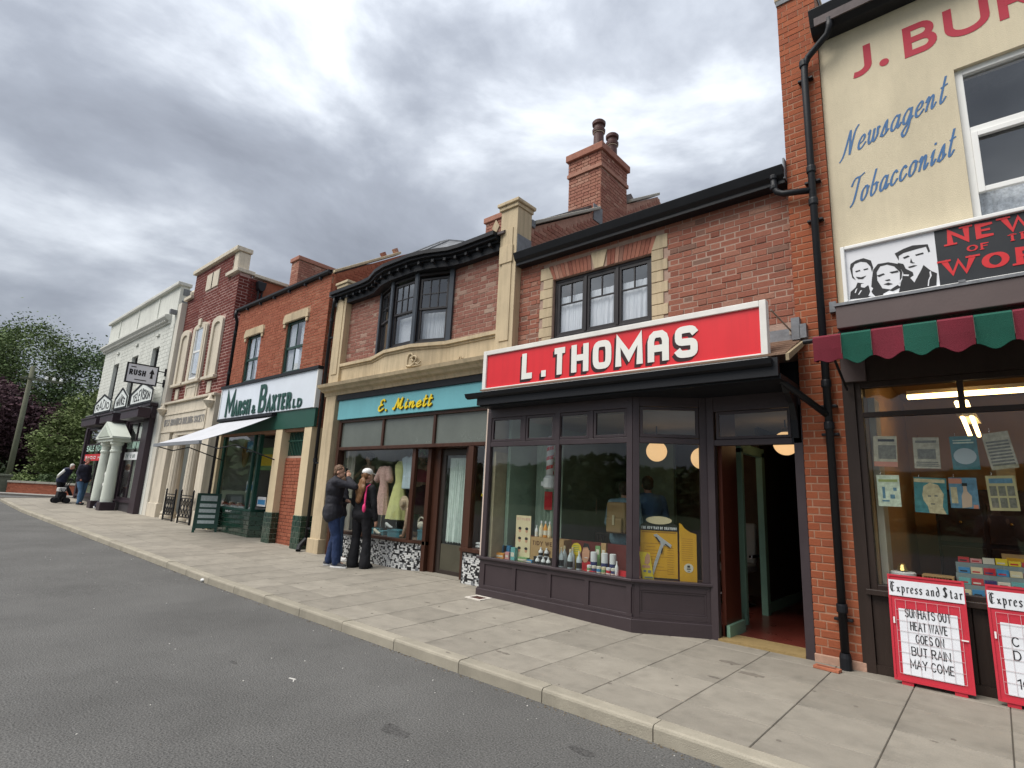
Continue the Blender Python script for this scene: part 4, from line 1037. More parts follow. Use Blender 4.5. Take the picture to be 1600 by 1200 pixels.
MB().box(-2.47,-2.43,8.05,10.5,0,2.5).build('passage_wall', MATS['passage_dark_wall'], th)
MB().box(-5.4,-1.4,6.2,10.6,-.06,.015).build('shop_floor', REDF, th)
MB().box(-2.33,-1.5,6.11,6.46,0,.024).build('door_mat', MATM, th)
MB().box(-5.4,-1.4,6.22,10.6,2.5,2.56).build('shop_ceiling', mat('buff_ceiling', (.4,.35,.28), .9, .1, 2, .1), th)
ds = MB().box(-2.44,-2.36,7.12,7.19,0,2.12); ds.box(-2.44,-2.36,7.93,8.05,0,2.12); ds.box(-2.44,-2.36,7.12,8.05,2.06,2.18); ds.build('inner_door_frame', GRNP, th, bevel=.004)
b = MB().box(-2.31,-2.255,6.25,6.74,0,.14); b.box(-2.43,-2.39,6.76,7.11,0,.14); b.box(-2.43,-2.40,8.06,10.4,0,.14); b.box(-1.47,-1.44,6.5,10.4,0,.14); b.build('skirting', GRNP, th)
b = MB()
b = MB().box(-5.30,-5.24,6.0,9.5,0,2.5); b.build('shop_side_wall', mat('sage_wall', (.26,.36,.28), .8, .12, 2, .1, 20), th)
MB().box(-5.4,-2.5,9.5,9.6,0,2.5).build('shop_back_wall', mat('brown_wallpaper', (.20,.13,.085), .85, .2, 3, .1, 20), th)
MB().box(-4.55,-3.9,8.5,8.6,0,2.5).build('shop_partition', MATS['sage_wall'], th)
b = canted(0, .50, .53, -.06, inner=.45, x0=X0+.06); b.build('window_display_bed', mat('display_bed', (.20,.10,.06), .8, .15, 3, .1, 40), th)
MB().box(X0+.06,-2.7,6.17,6.2,.50,.86).build('window_back_board', mat('red_brown_rail', (.15,.03,.025), .5, .15, 3, .1, 30), th)
MB().box(X0+.07,X0+.12,YB_+.07,6.1,.55,2.0).build('curtain_side', mat('beige_side_curtain', (.42,.36,.24), .9, .15, 9, .3, 60), th)
GC = mat('grey_green_curtain', (.36,.46,.37), .9, .1, 4, .2, 90)
b = MB(); curtain(b, -5.15,-4.65,.55,2.2,6.5,5,.03,60); o = b.build('green_curtain', GC, th)

# ---- sign
sg = thing('red_name_sign', 'long red shop sign with a white frame and white L. THOMAS lettering', 'sign', (-3.45, 5.5, 3.1))
SGR = mat('sign_enamel_red', (.70,.022,.03), .33, .05, 1.0, .03, 20, spec=.5, grime=.08, streak=.09); SGW = mat('sign_frame_white', (.74,.72,.68), .45, .08, 5, .08, 40, grime=.12)
YS2 = 5.48
MB().frame(-5.375,-1.52,2.80,3.41,YS2-.025,YS2+.07,.065).build('frame', SGW, sg, bevel=.006)
MB().box(-5.31,-1.585,YS2,YS2+.05,2.865,3.345).build('panel', SGR, sg)
LW = mat('letter_white', (.78,.77,.72), .5, .05, 3, .05, 30); LBK = mat('letter_shadow_black', (.03,.008,.01), .5, .1, 3, .05, 30)
LET = [('L',-4.655,-4.435),('.',-4.33,-4.235),('T',-4.15,-3.905),('H',-3.845,-3.59),('O',-3.53,-3.27),('M',-3.215,-2.86),('A',-2.80,-2.545),('S',-2.475,-2.22)]
for col, dx, dz, lf, nm in ((LBK,-.032,-.036,0.0,'letter_shadow'),(LBK,-.016,-.018,0.0,'letter_shadow'),(LW,0,0,.004,'lettering')):
    b = MB()
    for ch, xa, xb in LET:
        if ch == '.': b.box(xa+dx+.01,xb+dx-.01,YS2-.004-lf,YS2-.0005-lf,2.925+dz,3.01+dz); continue
        letters(sg, col, nm, ch, (xa+dx, YS2-lf+(.002 if nm=='letter_shadow' and dx<-.015 else 0), 2.925+dz), .355, BOXY, width=xb-xa, th=.225, depth=.004)
    b.build(nm, col, sg)
b = MB().tube([(-1.50,5.55,3.32),(-1.46,6.12,3.24)], .009, 8); b.obox((-1.46,6.14,3.23),(.05,.03,.04)); b.build('stay_bar', mat('weathered_steel', (.35,.30,.25), .5, .2, 9, .1, 40), sg)

# ---- chimney and party wall behind
pw = thing('party_wall_chimney', 'large brick chimney stack with two dark pots rising behind the red-signed shop', 'chimney', (-5.6, 8.6, 5.0))
prof = [(6.3,5.0),(6.3,5.75),(6.51,5.83),(11.1,8.57),(14,6.9),(14,5)]
MB().prismx(prof, -5.62, -5.405).build('party_wall', B_CHs, pw)
# bricks on the visible right face of the party wall
b = MB()
for q in brick_layout(6.3, 11.2, 5.4, 8.6, []):
    top = 5.83+(q[0]-6.51)*(8.57-5.83)/(11.1-6.51)-.03
    if q[3] < top: b.box(-5.41,-5.397+.004*(q[4]-.5),q[0],q[1],q[2],q[3],0,q[4])
b.build('party_wall_courses', B_CHs, pw, attr=True)['kind'] = 'stuff'
sl1 = [(6.50,5.86),(8.5,7.05),(8.5,7.11),(6.50,5.93)]
MB().prismx(sl1, -5.68,-5.34).build('coping', mat('grey_stone_coping', (.38,.36,.31), .85, .12, 5, .3, 90), pw, bevel=.01)
MB().prismx([(9.72,7.77),(11.1,8.6),(11.1,8.67),(9.72,7.84)], -5.68,-5.34).build('coping', MATS['grey_stone_coping'], pw, bevel=.01)
b = MB(); b.obox((-5.5,6.47,5.86),(.26,.1,.14)); b.build('lead_saddle', LEAD, pw, bevel=.02)
st = MB().box(-6.19,-5.41,8.58,9.60,6.3,8.55).build('stack_core', MORT, pw)
brickwork(pw, -6.20,-5.41, 6.55, 8.05, 8.565, 'x', B_CH, B_CHs, limit=110, bond='flemish', seed=5)
brickwork(pw, 8.57, 9.61, 6.9, 8.05, -5.40, 'y+', B_CH, B_CHs, limit=110, bond='flemish', seed=6)
MB().box(-6.225,-5.37,8.53,9.64,8.05,8.125).build('oversail_course', B_CH[0].materials[0], pw)
brickwork(pw, -6.21,-5.40, 8.13, 8.43, 8.555, 'x', B_CH, B_CHs, limit=60, bond='flemish', seed=7)
brickwork(pw, 8.57, 9.61, 8.13, 8.43, -5.39, 'y+', B_CH, B_CHs, limit=60, bond='flemish', seed=8)
MB().box(-6.25,-5.34,8.50,9.66,8.43,8.58).build('cap_course', B_CH[0].materials[0], pw, bevel=.01)
MB().box(-6.2,-5.38,8.55,9.62,8.58,8.62).build('flaunching', MORT, pw)
POT = mat('dark_chimney_pot', (.085,.035,.030), .55, .2, 6, .15, 40)
for xx, yy, s in ((-5.62,8.80,1.0),(-5.62,9.35,1.0)):
    o = MB().lathe([(.125,0),(.115,.05),(.105,.42),(.135,.44),(.14,.50),(.11,.53),(.105,.60),(.14,.62),(.145,.68),(.12,.71),(.09,.71),(.09,.6)], (xx,yy,8.60), 20).build('chimney_pot', POT, pw, smooth=False)
    MB().lathe([(.118,0),(.122,.01),(.122,.02),(.118,.03)], (xx,yy,9.02), 20).build('pot_band', STONE2, o)
b = MB().box(-5.40,-5.385,8.3,8.62,6.75,7.1); b.box(-6.1,-5.4,8.54,8.56,6.6,6.75); b.build('lead_apron', LEAD, pw)

# ================================================================== window goods in the barber's
tops = gz  # noqa
def goods(name, label, cat, loc, parts, group=None):
    t = thing(name, label, cat, loc, group)
    for nm, mb_, m in parts: mb_.build(nm, m, t, smooth=nm in ('body','cap'))
    return t
ZB = .53
def onbay(px, py, Y): x, z = at(px, py, Y); return x
C_ = {k: mat('pack_'+k, v, .5, .08, 9, .05, 40) for k, v in dict(white=(.72,.73,.74), cream=(.7,.6,.38), orange=(.75,.33,.06), pink=(.65,.3,.3), red=(.55,.03,.04), blue=(.05,.25,.5), teal=(.15,.42,.42), green=(.2,.35,.15), navy=(.04,.05,.16), tan=(.42,.27,.12), yellow=(.8,.6,.04), skin=(.6,.32,.2), black=(.02,.02,.02), gold=(.72,.38,.02), paper=(.7,.66,.55)).items()}
def bottle(x, y, z, r, h, body, capm, label, lab=None, group=None):
    t = thing('bottle', label, 'bottle', (x, y, z), group)
    MB().lathe([(r*.9,0),(r,.01),(r,h*.55),(r*.75,h*.68),(r*.35,h*.78),(r*.33,h*.88),(0.001,h*.88)], (x,y,z), 14).build('body', body, t, smooth=True)
    MB().lathe([(r*.4,0),(r*.4,h*.13),(r*.3,h*.15)], (x,y,z+h*.85), 10).build('cap', capm, t)
    if lab: MB().lathe([(r*1.02,0),(r*1.02,h*.28)], (x,y,z+h*.15), 14).build('paper_label', lab, t)
    return t
W = C_['white']; K = C_['black']
zl = ZB
ordn = ['first','second','third','fourth','fifth','sixth','seventh','eighth','ninth']
# left light: tall bottles standing on the brown box
xs = [onbay(p, 0, 0) if False else at(p, 840, 5.98)[0] for p in (838,845.5,852,858)]
bx = thing('wooden_box', 'brown printed cardboard box with HAIR lettering standing in the left of the barber window', 'box', (-4.5,6.02,zl))
xa = at(829, 850, 5.92)[0]; xb = at(881, 850, 5.92)[0]
MB().box(xa,xb,5.92,6.10,zl,zl+.335).build('body', C_['tan'], bx)
b = MB(); text(b, 'TIDY WEAR', (xa+.03,5.92,zl+.235),.055,SANS,width=xb-xa-.10,th=.2,depth=.001); text(b, 'HAIR', (xa+.14,5.92,zl+.14),.045,SANS,width=.2,th=.2,depth=.001)
b.build('lettering', mat('box_print_brown', (.12,.05,.02), .8, .1, 9, 0), bx)
for i, (p, bm, h, r) in enumerate(((838,C_['white'],.15,.022),(845.5,C_['cream'],.21,.03),(852,C_['orange'],.21,.028),(858.5,C_['cream'],.21,.028),(872,C_['black'],.15,.02))):
    x = at(p, 840, 6.0)[0]
    bottle(x, 6.0, zl+.337, r, h, bm, W, ['small white bottle at the left end of the row on the brown box','cream bottle with white cap second from the left on the brown box','orange bottle with white cap on the brown box','cream and red bottle right of the orange one on the brown box','small black bottle behind the window post on the brown box'][i], C_['paper'])
# hair style card
cdx0, cdx1 = at(806,830,5.95)[0], at(829,830,5.95)[0]
cdt = thing('hairstyle_card', 'tall cream display card with six pictures of dark haired heads in the barber window', 'display card', (cdx0,5.95,zl))
zc0 = zl+.14; zc1 = zl+.60
b = MB().box(cdx0,cdx1,5.95,5.96,zc0-.12,zc1); b.build('card', C_['cream'], cdt)
b = MB(); bf = MB()
for i in range(2):
    for j in range(3):
        cx_ = cdx0+(cdx1-cdx0)*(.28+.46*i); cz_ = zc1-.19-.13*j
        bf.ell((cx_,5.949,cz_-.008),(.022,.002,.028),12,6); b.ell((cx_,5.9475,cz_+.018),(.028,.0015,.020),12,6)
b.build('printed_hair', K, cdt); bf.build('printed_face', C_['skin'], cdt)
b = MB(); text(b,'STYLES',(cdx0+.015,5.95,zc1-.06),.03,SANS,width=cdx1-cdx0-.03,th=.2,depth=.001); b.build('lettering', C_['pink'], cdt)
# small boxes in the left light
boxes = [(780,862,.16,.075,'orange','orange carton lying at the far left of the barber window'),(792,866,.07,.10,'pink','small pink carton beside the orange one'),
 (801,862,.075,.17,'teal','upright red and teal carton in the barber window'),(791,850,.13,.12,'blue','blue and cream carton standing behind the orange one'),
 (816,868,.16,.06,'green','flat pale green packet in front of the hairstyle card'),(824,870,.15,.04,'blue','flat blue packet by the window post')]
for px, py, wd, h, c, lab in boxes:
    Y = 5.88 if c not in ('blue',) or py > 860 else 6.0
    x = at(px, py, Y)[0]; t = thing('carton', lab, 'carton', (x,Y,zl))
    MB().box(x-wd/2,x+wd/2,Y,Y+.06,zl,zl+h+(.05 if Y==6.0 else 0)).build('body', C_[c], t, bevel=.002)
    MB().box(x-wd/2+.01,x+wd/2-.01,Y-.0015,Y-.0003,zl+h*.3,zl+h*.62).build('paper_band', C_['paper'], t)
# squat white bottles, left light
for i, (px, py) in enumerate(((840,872),(849,873),(857,874),(845,861),(854,862))):
    Y = 5.80 if py > 865 else 5.9; x = at(px, py, Y)[0]
    bottle(x, Y, zl+(.0 if py > 865 else .10), .030, .115, W, W, '%s squat white bottle in the cluster left of the window post' % ordn[i], K)
t = thing('bottle_stand', 'low black stand under the squat white bottles', 'stand', (-4.4,5.9,zl)); x = at(850,868,5.9)[0]; MB().box(x-.14,x+.12,5.86,5.95,zl,zl+.098).build('block', K, t)
# middle light
for i, (px, h, Y) in enumerate(((877,.26,5.78),(882,.27,5.90),(891,.25,5.78),(905,.24,5.80),(894.5,.26,5.92))):
    x = at(px, 870, Y)[0]; bottle(x, Y, zl, .034, h, mat('pale_glass_bottle', (.52,.58,.60), .2, .1, 4, 0), C_['cream'], '%s tall pale bottle right of the window post' % ordn[i], K if i in (0,2,3) else None)
x = at(900,870,5.96)[0]; t = thing('round_card', 'round yellow advertising card between the tall pale bottles', 'display card', (x,5.97,zl))
b = MB(); b.lathe([(.001,0),(.075,0),(.075,.006),(.001,.006)],(0,0,0),24); b.v = [(x+p[0],5.97-p[2],zl+.24+p[1]) for p in b.v]; b.box(x-.02,x+.02,5.971,5.975,zl,zl+.2); b.build('disc', C_['yellow'], t)
b = MB(); [b.box(x-.045,x+.045,5.9625,5.9635,zl+.21+.022*k,zl+.217+.022*k) for k in range(4)]; b.build('printed_lines', C_['green'], t)
x = at(915,865,5.95)[0]; t = thing('man_cutout', 'cardboard cut-out of a smiling dark haired man in the barber window', 'display card', (x,5.96,zl))
MB().prism([(x-.05,zl+.12),(x-.055,zl+.20),(x-.03,zl+.29),(x+.02,zl+.30),(x+.055,zl+.24),(x+.05,zl+.16),(x+.02,zl+.10),(x-.02,zl+.09)],5.952,5.96).build('face', C_['skin'], t)
MB().prism([(x-.04,zl+.27),(x-.02,zl+.325),(x+.04,zl+.32),(x+.065,zl+.25),(x+.05,zl+.245),(x+.03,zl+.285)],5.945,5.951).build('hair', K, t)
MB().prism([(x-.07,zl),(x-.06,zl+.09),(x,zl+.12),(x+.08,zl+.10),(x+.10,zl)],5.955,5.965).build('jacket', C_['red'], t)
b = MB(); b.box(x-.015,x+.03,5.949,5.951,zl+.148,zl+.156); b.build('teeth', W, t)
for i, px in enumerate((928,945,958)):
    x = at(px, 865, 5.93)[0]; t = thing('shaving_tin', '%s blue and white shaving tin in the barber window' % ordn[i], 'tin', (x,5.93,zl))
    MB().lathe([(.04,0),(.042,.01),(.042,.10),(.042,.101)],(x,5.93,zl+.02),16).build('band', C_['navy'], t); MB().lathe([(.041,0),(.041,.11),(.03,.115)],(x,5.93,zl+.121),16).build('body', W, t)
for i in range(6):
    px = 921+i*7.5; x = at(px, 878, 5.82)[0]; t = thing('jar', '%s little jar in the front row of the barber window' % ordn[i], 'jar', (x,5.82,zl))
    MB().lathe([(.027,0),(.028,.01),(.028,.085),(.022,.09)],(x,5.82,zl),12).build('body', [W,C_['paper'],C_['paper'],C_['cream'],W,C_['paper']][i], t); MB().lathe([(.0285,0),(.0285,.03)],(x,5.82,zl+.03),12).build('paper_label', [C_['green'],C_['navy'],C_['blue'],C_['green'],C_['red'],C_['navy']][i], t)
for i, (pa_, pb_, Y, h) in enumerate(((906,926,5.74,.03),(942,983,5.74,.075))):
    xa, xb = at(pa_,885,Y)[0], at(pb_,885,Y)[0]; t = thing('comb_tray', ['small flat red tray of combs in the middle of the barber window','larger red tray at the right end of the middle light'][i], 'tray', (xa,Y,zl))
    b = MB().box(xa,xb,Y,Y+.10,zl,zl+.012); b.box(xa,xb,Y+.09,Y+.10,zl+.012,zl+h); b.box(xb-.06,xb,Y+.01,Y+.089,zl+.012,zl+h); b.build('body', C_['red'], t)
x = at(961,880,5.76)[0]; bottle(x, 5.80, zl+.014, .022, .16, W, W, 'thin white nozzle bottle standing on the larger red tray')
for i, (px, c) in enumerate(((934,'green'),(943,'tan'))):
    x = at(px, 850, 6.02)[0]; t = thing('carton', ['green upright carton behind the shaving tins','tan upright carton behind the shaving tins'][i], 'carton', (x,6.02,zl)); MB().box(x-.035,x+.035,6.02,6.06,zl,zl+.30+.04*i).build('body', C_[c], t, bevel=.002); MB().box(x-.02,x+.02,6.017,6.0195,zl+.2,zl+.26).build('paper_band', C_['paper'], t)
# razor poster in the canted light
def cpt(x, y, z): ca, sa = math.cos(ang), math.sin(ang); return (X1+x*ca-y*sa, YB_+x*sa+y*ca, z)
po = thing('razor_poster', 'large yellow folding poster with a silver safety razor behind the canted barber window', 'poster', cpt(.3,.12,.55))
def cb(fn): b = MB(); fn(b); b.v = [(.095+(x-.115)*1.20, y, .555+(z-.56)*1.15) for x, y, z in b.v]; ca, sa = math.cos(ang), math.sin(ang); b.v = [(X1+x*ca-y*sa, YB_+x*sa+y*ca, z) for x, y, z in b.v]; return b
zp = .56
cb(lambda b: b.box(.115,.455,.10,.108,zp,zp+.50)).build('sheet', C_['gold'], po)
cb(lambda b: b.prism([(.115,zp+.455),(.455,zp+.455),(.455,zp+.505),(.42,zp+.53),(.35,zp+.54),(.2,zp+.54),(.14,zp+.525),(.115,zp+.505)],.093,.0995)).build('black_header', K, po)
cb(lambda b: b.box(.115,.455,.093,.0985,zp,zp+.012)).build('black_foot', K, po)
cb(lambda b: (b.lathe([(.001,0),(.12,0),(.12,.004),(.001,.004)],(0,0,0),28,0,1,.32), b.v.__setitem__(slice(None), [(.285+p[0],.088-p[2],zp+.555+p[1]) for p in b.v]))).build('oval_plate', C_['cream'], po)
cb(lambda b: b.prism([(.47,zp-.02),(.625,zp-.02),(.625,zp+.44),(.57,zp+.455),(.52,zp+.49),(.49,zp+.53),(.47,zp+.54)],.085,.092)).build('side_sheet', C_['gold'], po)
cb(lambda b: (b.lathe([(.001,0),(.042,0),(.042,.002),(.001,.002)],(0,0,0),20), b.v.__setitem__(slice(None), [(.55+p[0],.084-p[2],zp+.12+p[1]) for p in b.v]))).build('round_badge', C_['paper'], po)
cb(lambda b: (b.box(.533,.567,.079,.081,zp+.108,zp+.116), b.box(.538,.562,.079,.081,zp+.125,zp+.145), b.box(.54,.56,.079,.081,zp+.09,zp+.094))).build('badge_print', K, po)
SIL = mat('razor_silver', (.62,.63,.64), .3, .15, 6, .02, 30, metal=.4)
cb(lambda b: (b.prism([(.24,zp+.15),(.262,zp+.13),(.315,zp+.29),(.29,zp+.30)],.090,.098), b.prism([(.22,zp+.04),(.232,zp+.035),(.262,zp+.13),(.24,zp+.15)],.091,.098), b.prism([(.235,zp+.415),(.262,zp+.425),(.40,zp+.325),(.39,zp+.30),(.30,zp+.335)],.089,.098), b.prism([(.29,zp+.30),(.315,zp+.29),(.335,zp+.335),(.31,zp+.35)],.0885,.098))).build('razor_print', SIL, po)
cb(lambda b: (b.prism([(.245,zp+.40),(.265,zp+.395),(.30,zp+.345),(.285,zp+.345)],.0865,.0885), b.prism([(.345,zp+.335),(.385,zp+.305),(.38,zp+.30),(.335,zp+.328)],.0865,.0885), b.prism([(.30,zp+.25),(.31,zp+.24),(.322,zp+.29),(.312,zp+.29)],.0865,.0885))).build('razor_shading', K, po)
cb(lambda b: text(b, 'THE NEW WAY OF SHAVING!', (.122,.093,zp+.468), .026, SANS, width=.325, th=.24, depth=.001)).build('headline', W, po)
cb(lambda b: [b.box(.14+.05*(k%3)*.3,.25+.04*((k*7)%4),.0985,.0998,zp+.05+.031*k,zp+.0535+.031*k) for k in range(10)] + [b.box(.36,.42+.01*((k*3)%3),.0985,.0998,zp+.05+.022*k,zp+.053+.022*k) for k in range(12)] + [b.box(.49,.59+.01*((k*3)%3),.0835,.0848,zp+.19+.02*k,zp+.1925+.02*k) for k in range(11)]+[b.box(.13,.44,.0985,.0998,zp+.435,zp+.442)]).build('small_print', mat('print_brown', (.35,.15,.01), .6, .1, 9, 0), po)
po2 = thing('small_leaflet', 'small yellow and pink leaflet with a face at the left foot of the razor poster', 'leaflet', cpt(.15,.08,.55))
cb(lambda b: b.prism([(.10,zp+.25),(.20,zp+.245),(.235,zp-.01),(.135,zp-.01)],.070,.076)).build('sheet', C_['yellow'], po2)
cb(lambda b: (b.prism([(.15,zp+.14),(.155,zp+.20),(.175,zp+.24),(.20,zp+.22),(.20,zp+.16),(.18,zp+.13)],.067,.0695), b.box(.13,.20,.067,.0695,zp+.10,zp+.125))).build('printed_face', C_['skin'], po2)
cb(lambda b: (b.box(.14,.165,.067,.0695,zp+.06,zp+.08), b.box(.18,.21,.067,.0695,zp+.055,zp+.08), b.box(.15,.225,.067,.0695,zp+.005,zp+.02))).build('printed_pictures', mat('print_grey', (.25,.25,.25), .6, .1, 9, 0), po2)
# globe lamps
GLB = mat('opal_globe', (.85,.65,.42), .3, .05, 2, 0, emit=(1.0,.60,.28), est=.36)
for lab, x, y, z in (('opal globe lamp hanging behind the left of the canted light', -3.70,7.5,2.13),('opal globe lamp half hidden by the right post of the canted light', -3.02,7.5,2.02),('opal globe lamp hanging in the open doorway of the barber', -1.93,7.5,2.20)):
    t = thing('globe_lamp', lab, 'pendant lamp', (x,y,z), 'opal globe lamps in the barber shop')
    MB().ell((x,y,z),(.15,.15,.15),24,16).build('globe', GLB, t, smooth=True); MB().lathe([(.05,0),(.05,.05),(.015,.07)],(x,y,z+.14),12).build('gallery', mat('brass_fitting', (.4,.25,.08), .3, .1, 5, 0, metal=1), t)
    MB().tube([(x,y,z+.2),(x,y,2.51)],.008,6).build('rod', K, t)
# barber pole lamp, chairs, pictures
bp_ = thing('barber_pole', 'red and white striped barber pole on a white wall bracket inside the window', 'barber pole', (-4.45,6.6,1.5))
b = MB(); x, z = at(862,712,6.2); x -= .02; b.tube([(x,6.2,z-.30),(x,6.2,z+.16)],.055,18); b.build('pole', W, bp_, smooth=True)
b = MB()
for k in range(3):
    v = []; f = []
    for i in range(13):
        a = 2*PI*i/12
        for q in (0,.05): v.append((x+.0565*math.cos(a), 6.2+.0565*math.sin(a), z-.27+.13*k+.10*i/12+q))
    for i in range(12): f.append((2*i,2*i+2,2*i+3,2*i+1))
    b.add(v,f)
b.build('red_stripe', C_['red'], bp_); b = MB().lathe([(.07,0),(.09,.02),(.09,.14),(.06,.18)],(x,6.2,z-.46),16); b.lathe([(.06,0),(.085,.04),(.03,.12)],(x,6.2,z+.16),16); b.box(x-.17,x+.0,6.22,6.26,z-.42,z-.36); b.build('bracket', W, bp_)
for i, (p0, p1, c, lab) in enumerate((((807,763),(822,790),'red','small blue and red picture on the green curtain'),((851,768),(862,797),'red','dark red pennant hanging beside the window post'),((919,779),(932,803),'paper','pale notice pinned to the rear partition'))):
    Y = (6.44,6.46,8.3)[i]; xa, za = at(*p0, Y); xb, zb = at(*p1, Y); t = thing('wall_picture', lab, 'picture', (xa,Y,zb)); MB().box(xa,xb,Y,Y+.01,zb,za).build('sheet', C_[c] if i != 0 else C_['blue'], t)
    MB().box(xa+(xb-xa)*.2,xb-(xb-xa)*.2,Y-.003,Y-.0005,zb+(za-zb)*.2,za-(za-zb)*.1).build('print', C_['red'] if i < 2 else MATS['print_grey'], t)
bn = thing('slatted_bench', 'pale slatted bench standing deep inside the barber shop', 'bench', (-4.6,8.0,0))
x0b = at(902,815,8.0)[0]; x1b = at(953,815,8.0)[0]
PB = mat('pale_bench_wood', (.36,.32,.22), .6, .15, 4, .1, 30)
MB().box(x0b,x1b,7.9,8.3,.42,.46).build('seat', PB, bn); MB().box(x0b,x1b,8.3,8.33,.80,.85).build('top_rail', PB, bn)
for k in range(14): xx = x0b+.03+(x1b-x0b-.08)*k/13; MB().box(xx,xx+.025,8.3,8.32,.46,.80).build('slat', PB, bn)
for xx in (x0b+.02,x1b-.06):
    for yy in (7.92,8.26): MB().box(xx,xx+.04,yy,yy+.04,0,.42).build('leg', PB, bn)
ch = thing('barber_chair', 'chrome and pale leather barber chair seen through the inner green doorway', 'barber chair', (-3.0,8.6,0))
CHR = mat('chrome', (.7,.7,.72), .15, .05, 3, 0, metal=1); LEA = mat('pale_leather', (.45,.42,.36), .5, .1, 5, .1, 40)
MB().lathe([(.26,0),(.25,.04),(.06,.07),(.05,.42),(.1,.46)],(-2.95,8.5,0),20).build('pedestal', CHR, ch, smooth=True)
MB().obox((-2.95,8.5,.52),(.46,.46,.11)).build('seat', LEA, ch, bevel=.03); MB().obox((-2.95,8.74,.86),(.44,.09,.58),(-.15,0,0)).build('backrest', LEA, ch, bevel=.03)
for s in (-.27,.27): MB().obox((-2.95+s,8.5,.70),(.05,.4,.05)).build('armrest', CHR, ch, bevel=.01)
MB().obox((-2.95,8.18,.22),(.34,.2,.03),(.3,0,0)).build('footrest', CHR, ch)
# ================================================================== the dress shop (E. Minett)
YM_ = 6.2
mi = thing('dress_shop_building', 'brick and cream stone dress shop with an upstairs bay window and turquoise fascia', 'building', (-8.2, YM_, 0))
b = MB(); b.box(-10.7,-9.08,YM_+.005,YM_+.3,3.5,5.5); b.box(-7.02,-5.4,YM_+.005,YM_+.3,3.5,5.5); b.box(-9.08,-7.02,YM_+.005,YM_+.3,3.5,3.97); b.build('mortar_wall', MORT, mi)
brickwork(mi, -10.30,-9.09, 3.965, 5.46, YM_, 'x', B_MI, B_MIs, limit=145, bond='flemish', seed=21, L=.232, C=.0765, J=.0085)
brickwork(mi, -7.02,-5.73, 3.965, 5.46, YM_, 'x', B_MI, B_MIs, limit=155, bond='flemish', seed=22, L=.232, C=.0765, J=.0085)
# pilasters
def pil(xa, xb, ztop, nm='pilaster', ret=6.42):
    MB().box(xa, xb, 6.06, ret, -.1, ztop).build(nm, STONE, mi, bevel=.006)
    MB().box(xa+.08, xb-.08, 6.045, 6.0595, 3.75, ztop-.35).build('pilaster_panel', STONE, mi)
    MB().box(xa-.03, xb+.02, 6.03, ret+.02, ztop+.001, ztop+.07).build('pilaster_cap', STONE, mi, bevel=.008)
    MB().box(xa-.055, xb+.05, 6.0, ret+.05, ztop+.071, ztop+.13).build('pilaster_cap', STONE, mi, bevel=.01)
pil(-5.74,-5.38,6.0); pil(-10.62,-10.24,5.72)
MB().box(-5.378,-5.372,6.07,6.42,5.1,5.52).build('lead_flashing', LEAD, mi); MB().box(-10.238,-10.232,6.07,6.5,5.4,5.7).build('lead_flashing', LEAD, mi)
MB().box(-10.66,-10.22,6.02,6.43,-.05,.36).build('pilaster_base', STONE, mi, bevel=.012)
MB().box(-5.72,-5.44,6.03,6.055,5.05,5.35).build('pilaster_drop', STONE, mi, bevel=.006)
# frieze with string course following the bay
bayo = [(-10.24,6.10),(-9.18,6.10),(-8.35,5.66),(-6.95,5.66+.12),(-6.45,6.10),(-5.74,6.10)]
BX = [(-9.07,6.18),(-8.38,5.95),(-7.66,5.95),(-6.97,6.18)]
def bayband(z0, z1, off, back=6.3, ends=(-10.24,-5.74)):
    pts = [(ends[0],6.12-off),(BX[0][0]-.05,6.12-off),(BX[1][0]-.03,BX[1][1]-.04-off),(BX[2][0]+.03,BX[2][1]-.04-off),(BX[3][0]+.05,6.12-off),(ends[1],6.12-off)]
    b = MB(); n = len(pts)
    for i in range(n-1):
        b.prismz([pts[i],pts[i+1],(pts[i+1][0],back),(pts[i][0],back)], z0, z1)
    return b
bayband(3.5,3.86,0).build('frieze', STONE, mi)
bayband(3.861,3.90,.02).build('string_course', STONE, mi); bayband(3.901,3.962,.055).build('string_course', STONE, mi)
b = MB(); b.prismx([(5.86,3.44),(5.84,3.50),(6.2,3.55),(6.2,3.28),(6.05,3.28),(6.03,3.35),(5.95,3.37),(5.93,3.41)], -10.66, -5.45); b.build('cornice', STONE, mi)
# carved scrolls on the frieze
cv = MB()
sc0 = [(0,.20),(.06,.26),(.13,.24),(.12,.17),(.07,.18),(.06,.22)]; 
def scroll(x0, z0, s, yy, flip=1):
    for pts, r in (([(0,.0),(.0,.12),(.03,.20),(.10,.22),(.13,.17),(.08,.14)],.018),([(.0,.02),(.10,.0),(.2,.05),(.24,.13),(.17,.17),(.12,.12),(.16,.08)],.02),([(.2,.05),(.30,.02),(.36,.06)],.014),([(0,0),(.36,-.01)],.012)):
        q = cr(pts, 5); cv.tube([(x0+flip*s*p[0], yy, z0+s*p[1]) for p in q], r*s, 6)
scroll(-7.72,3.56,1.05,5.90); scroll(-8.95,3.56,.7,6.08); scroll(-6.6,3.56,.4,6.11)
cv.build('carved_scroll', STONE, mi, smooth=True)
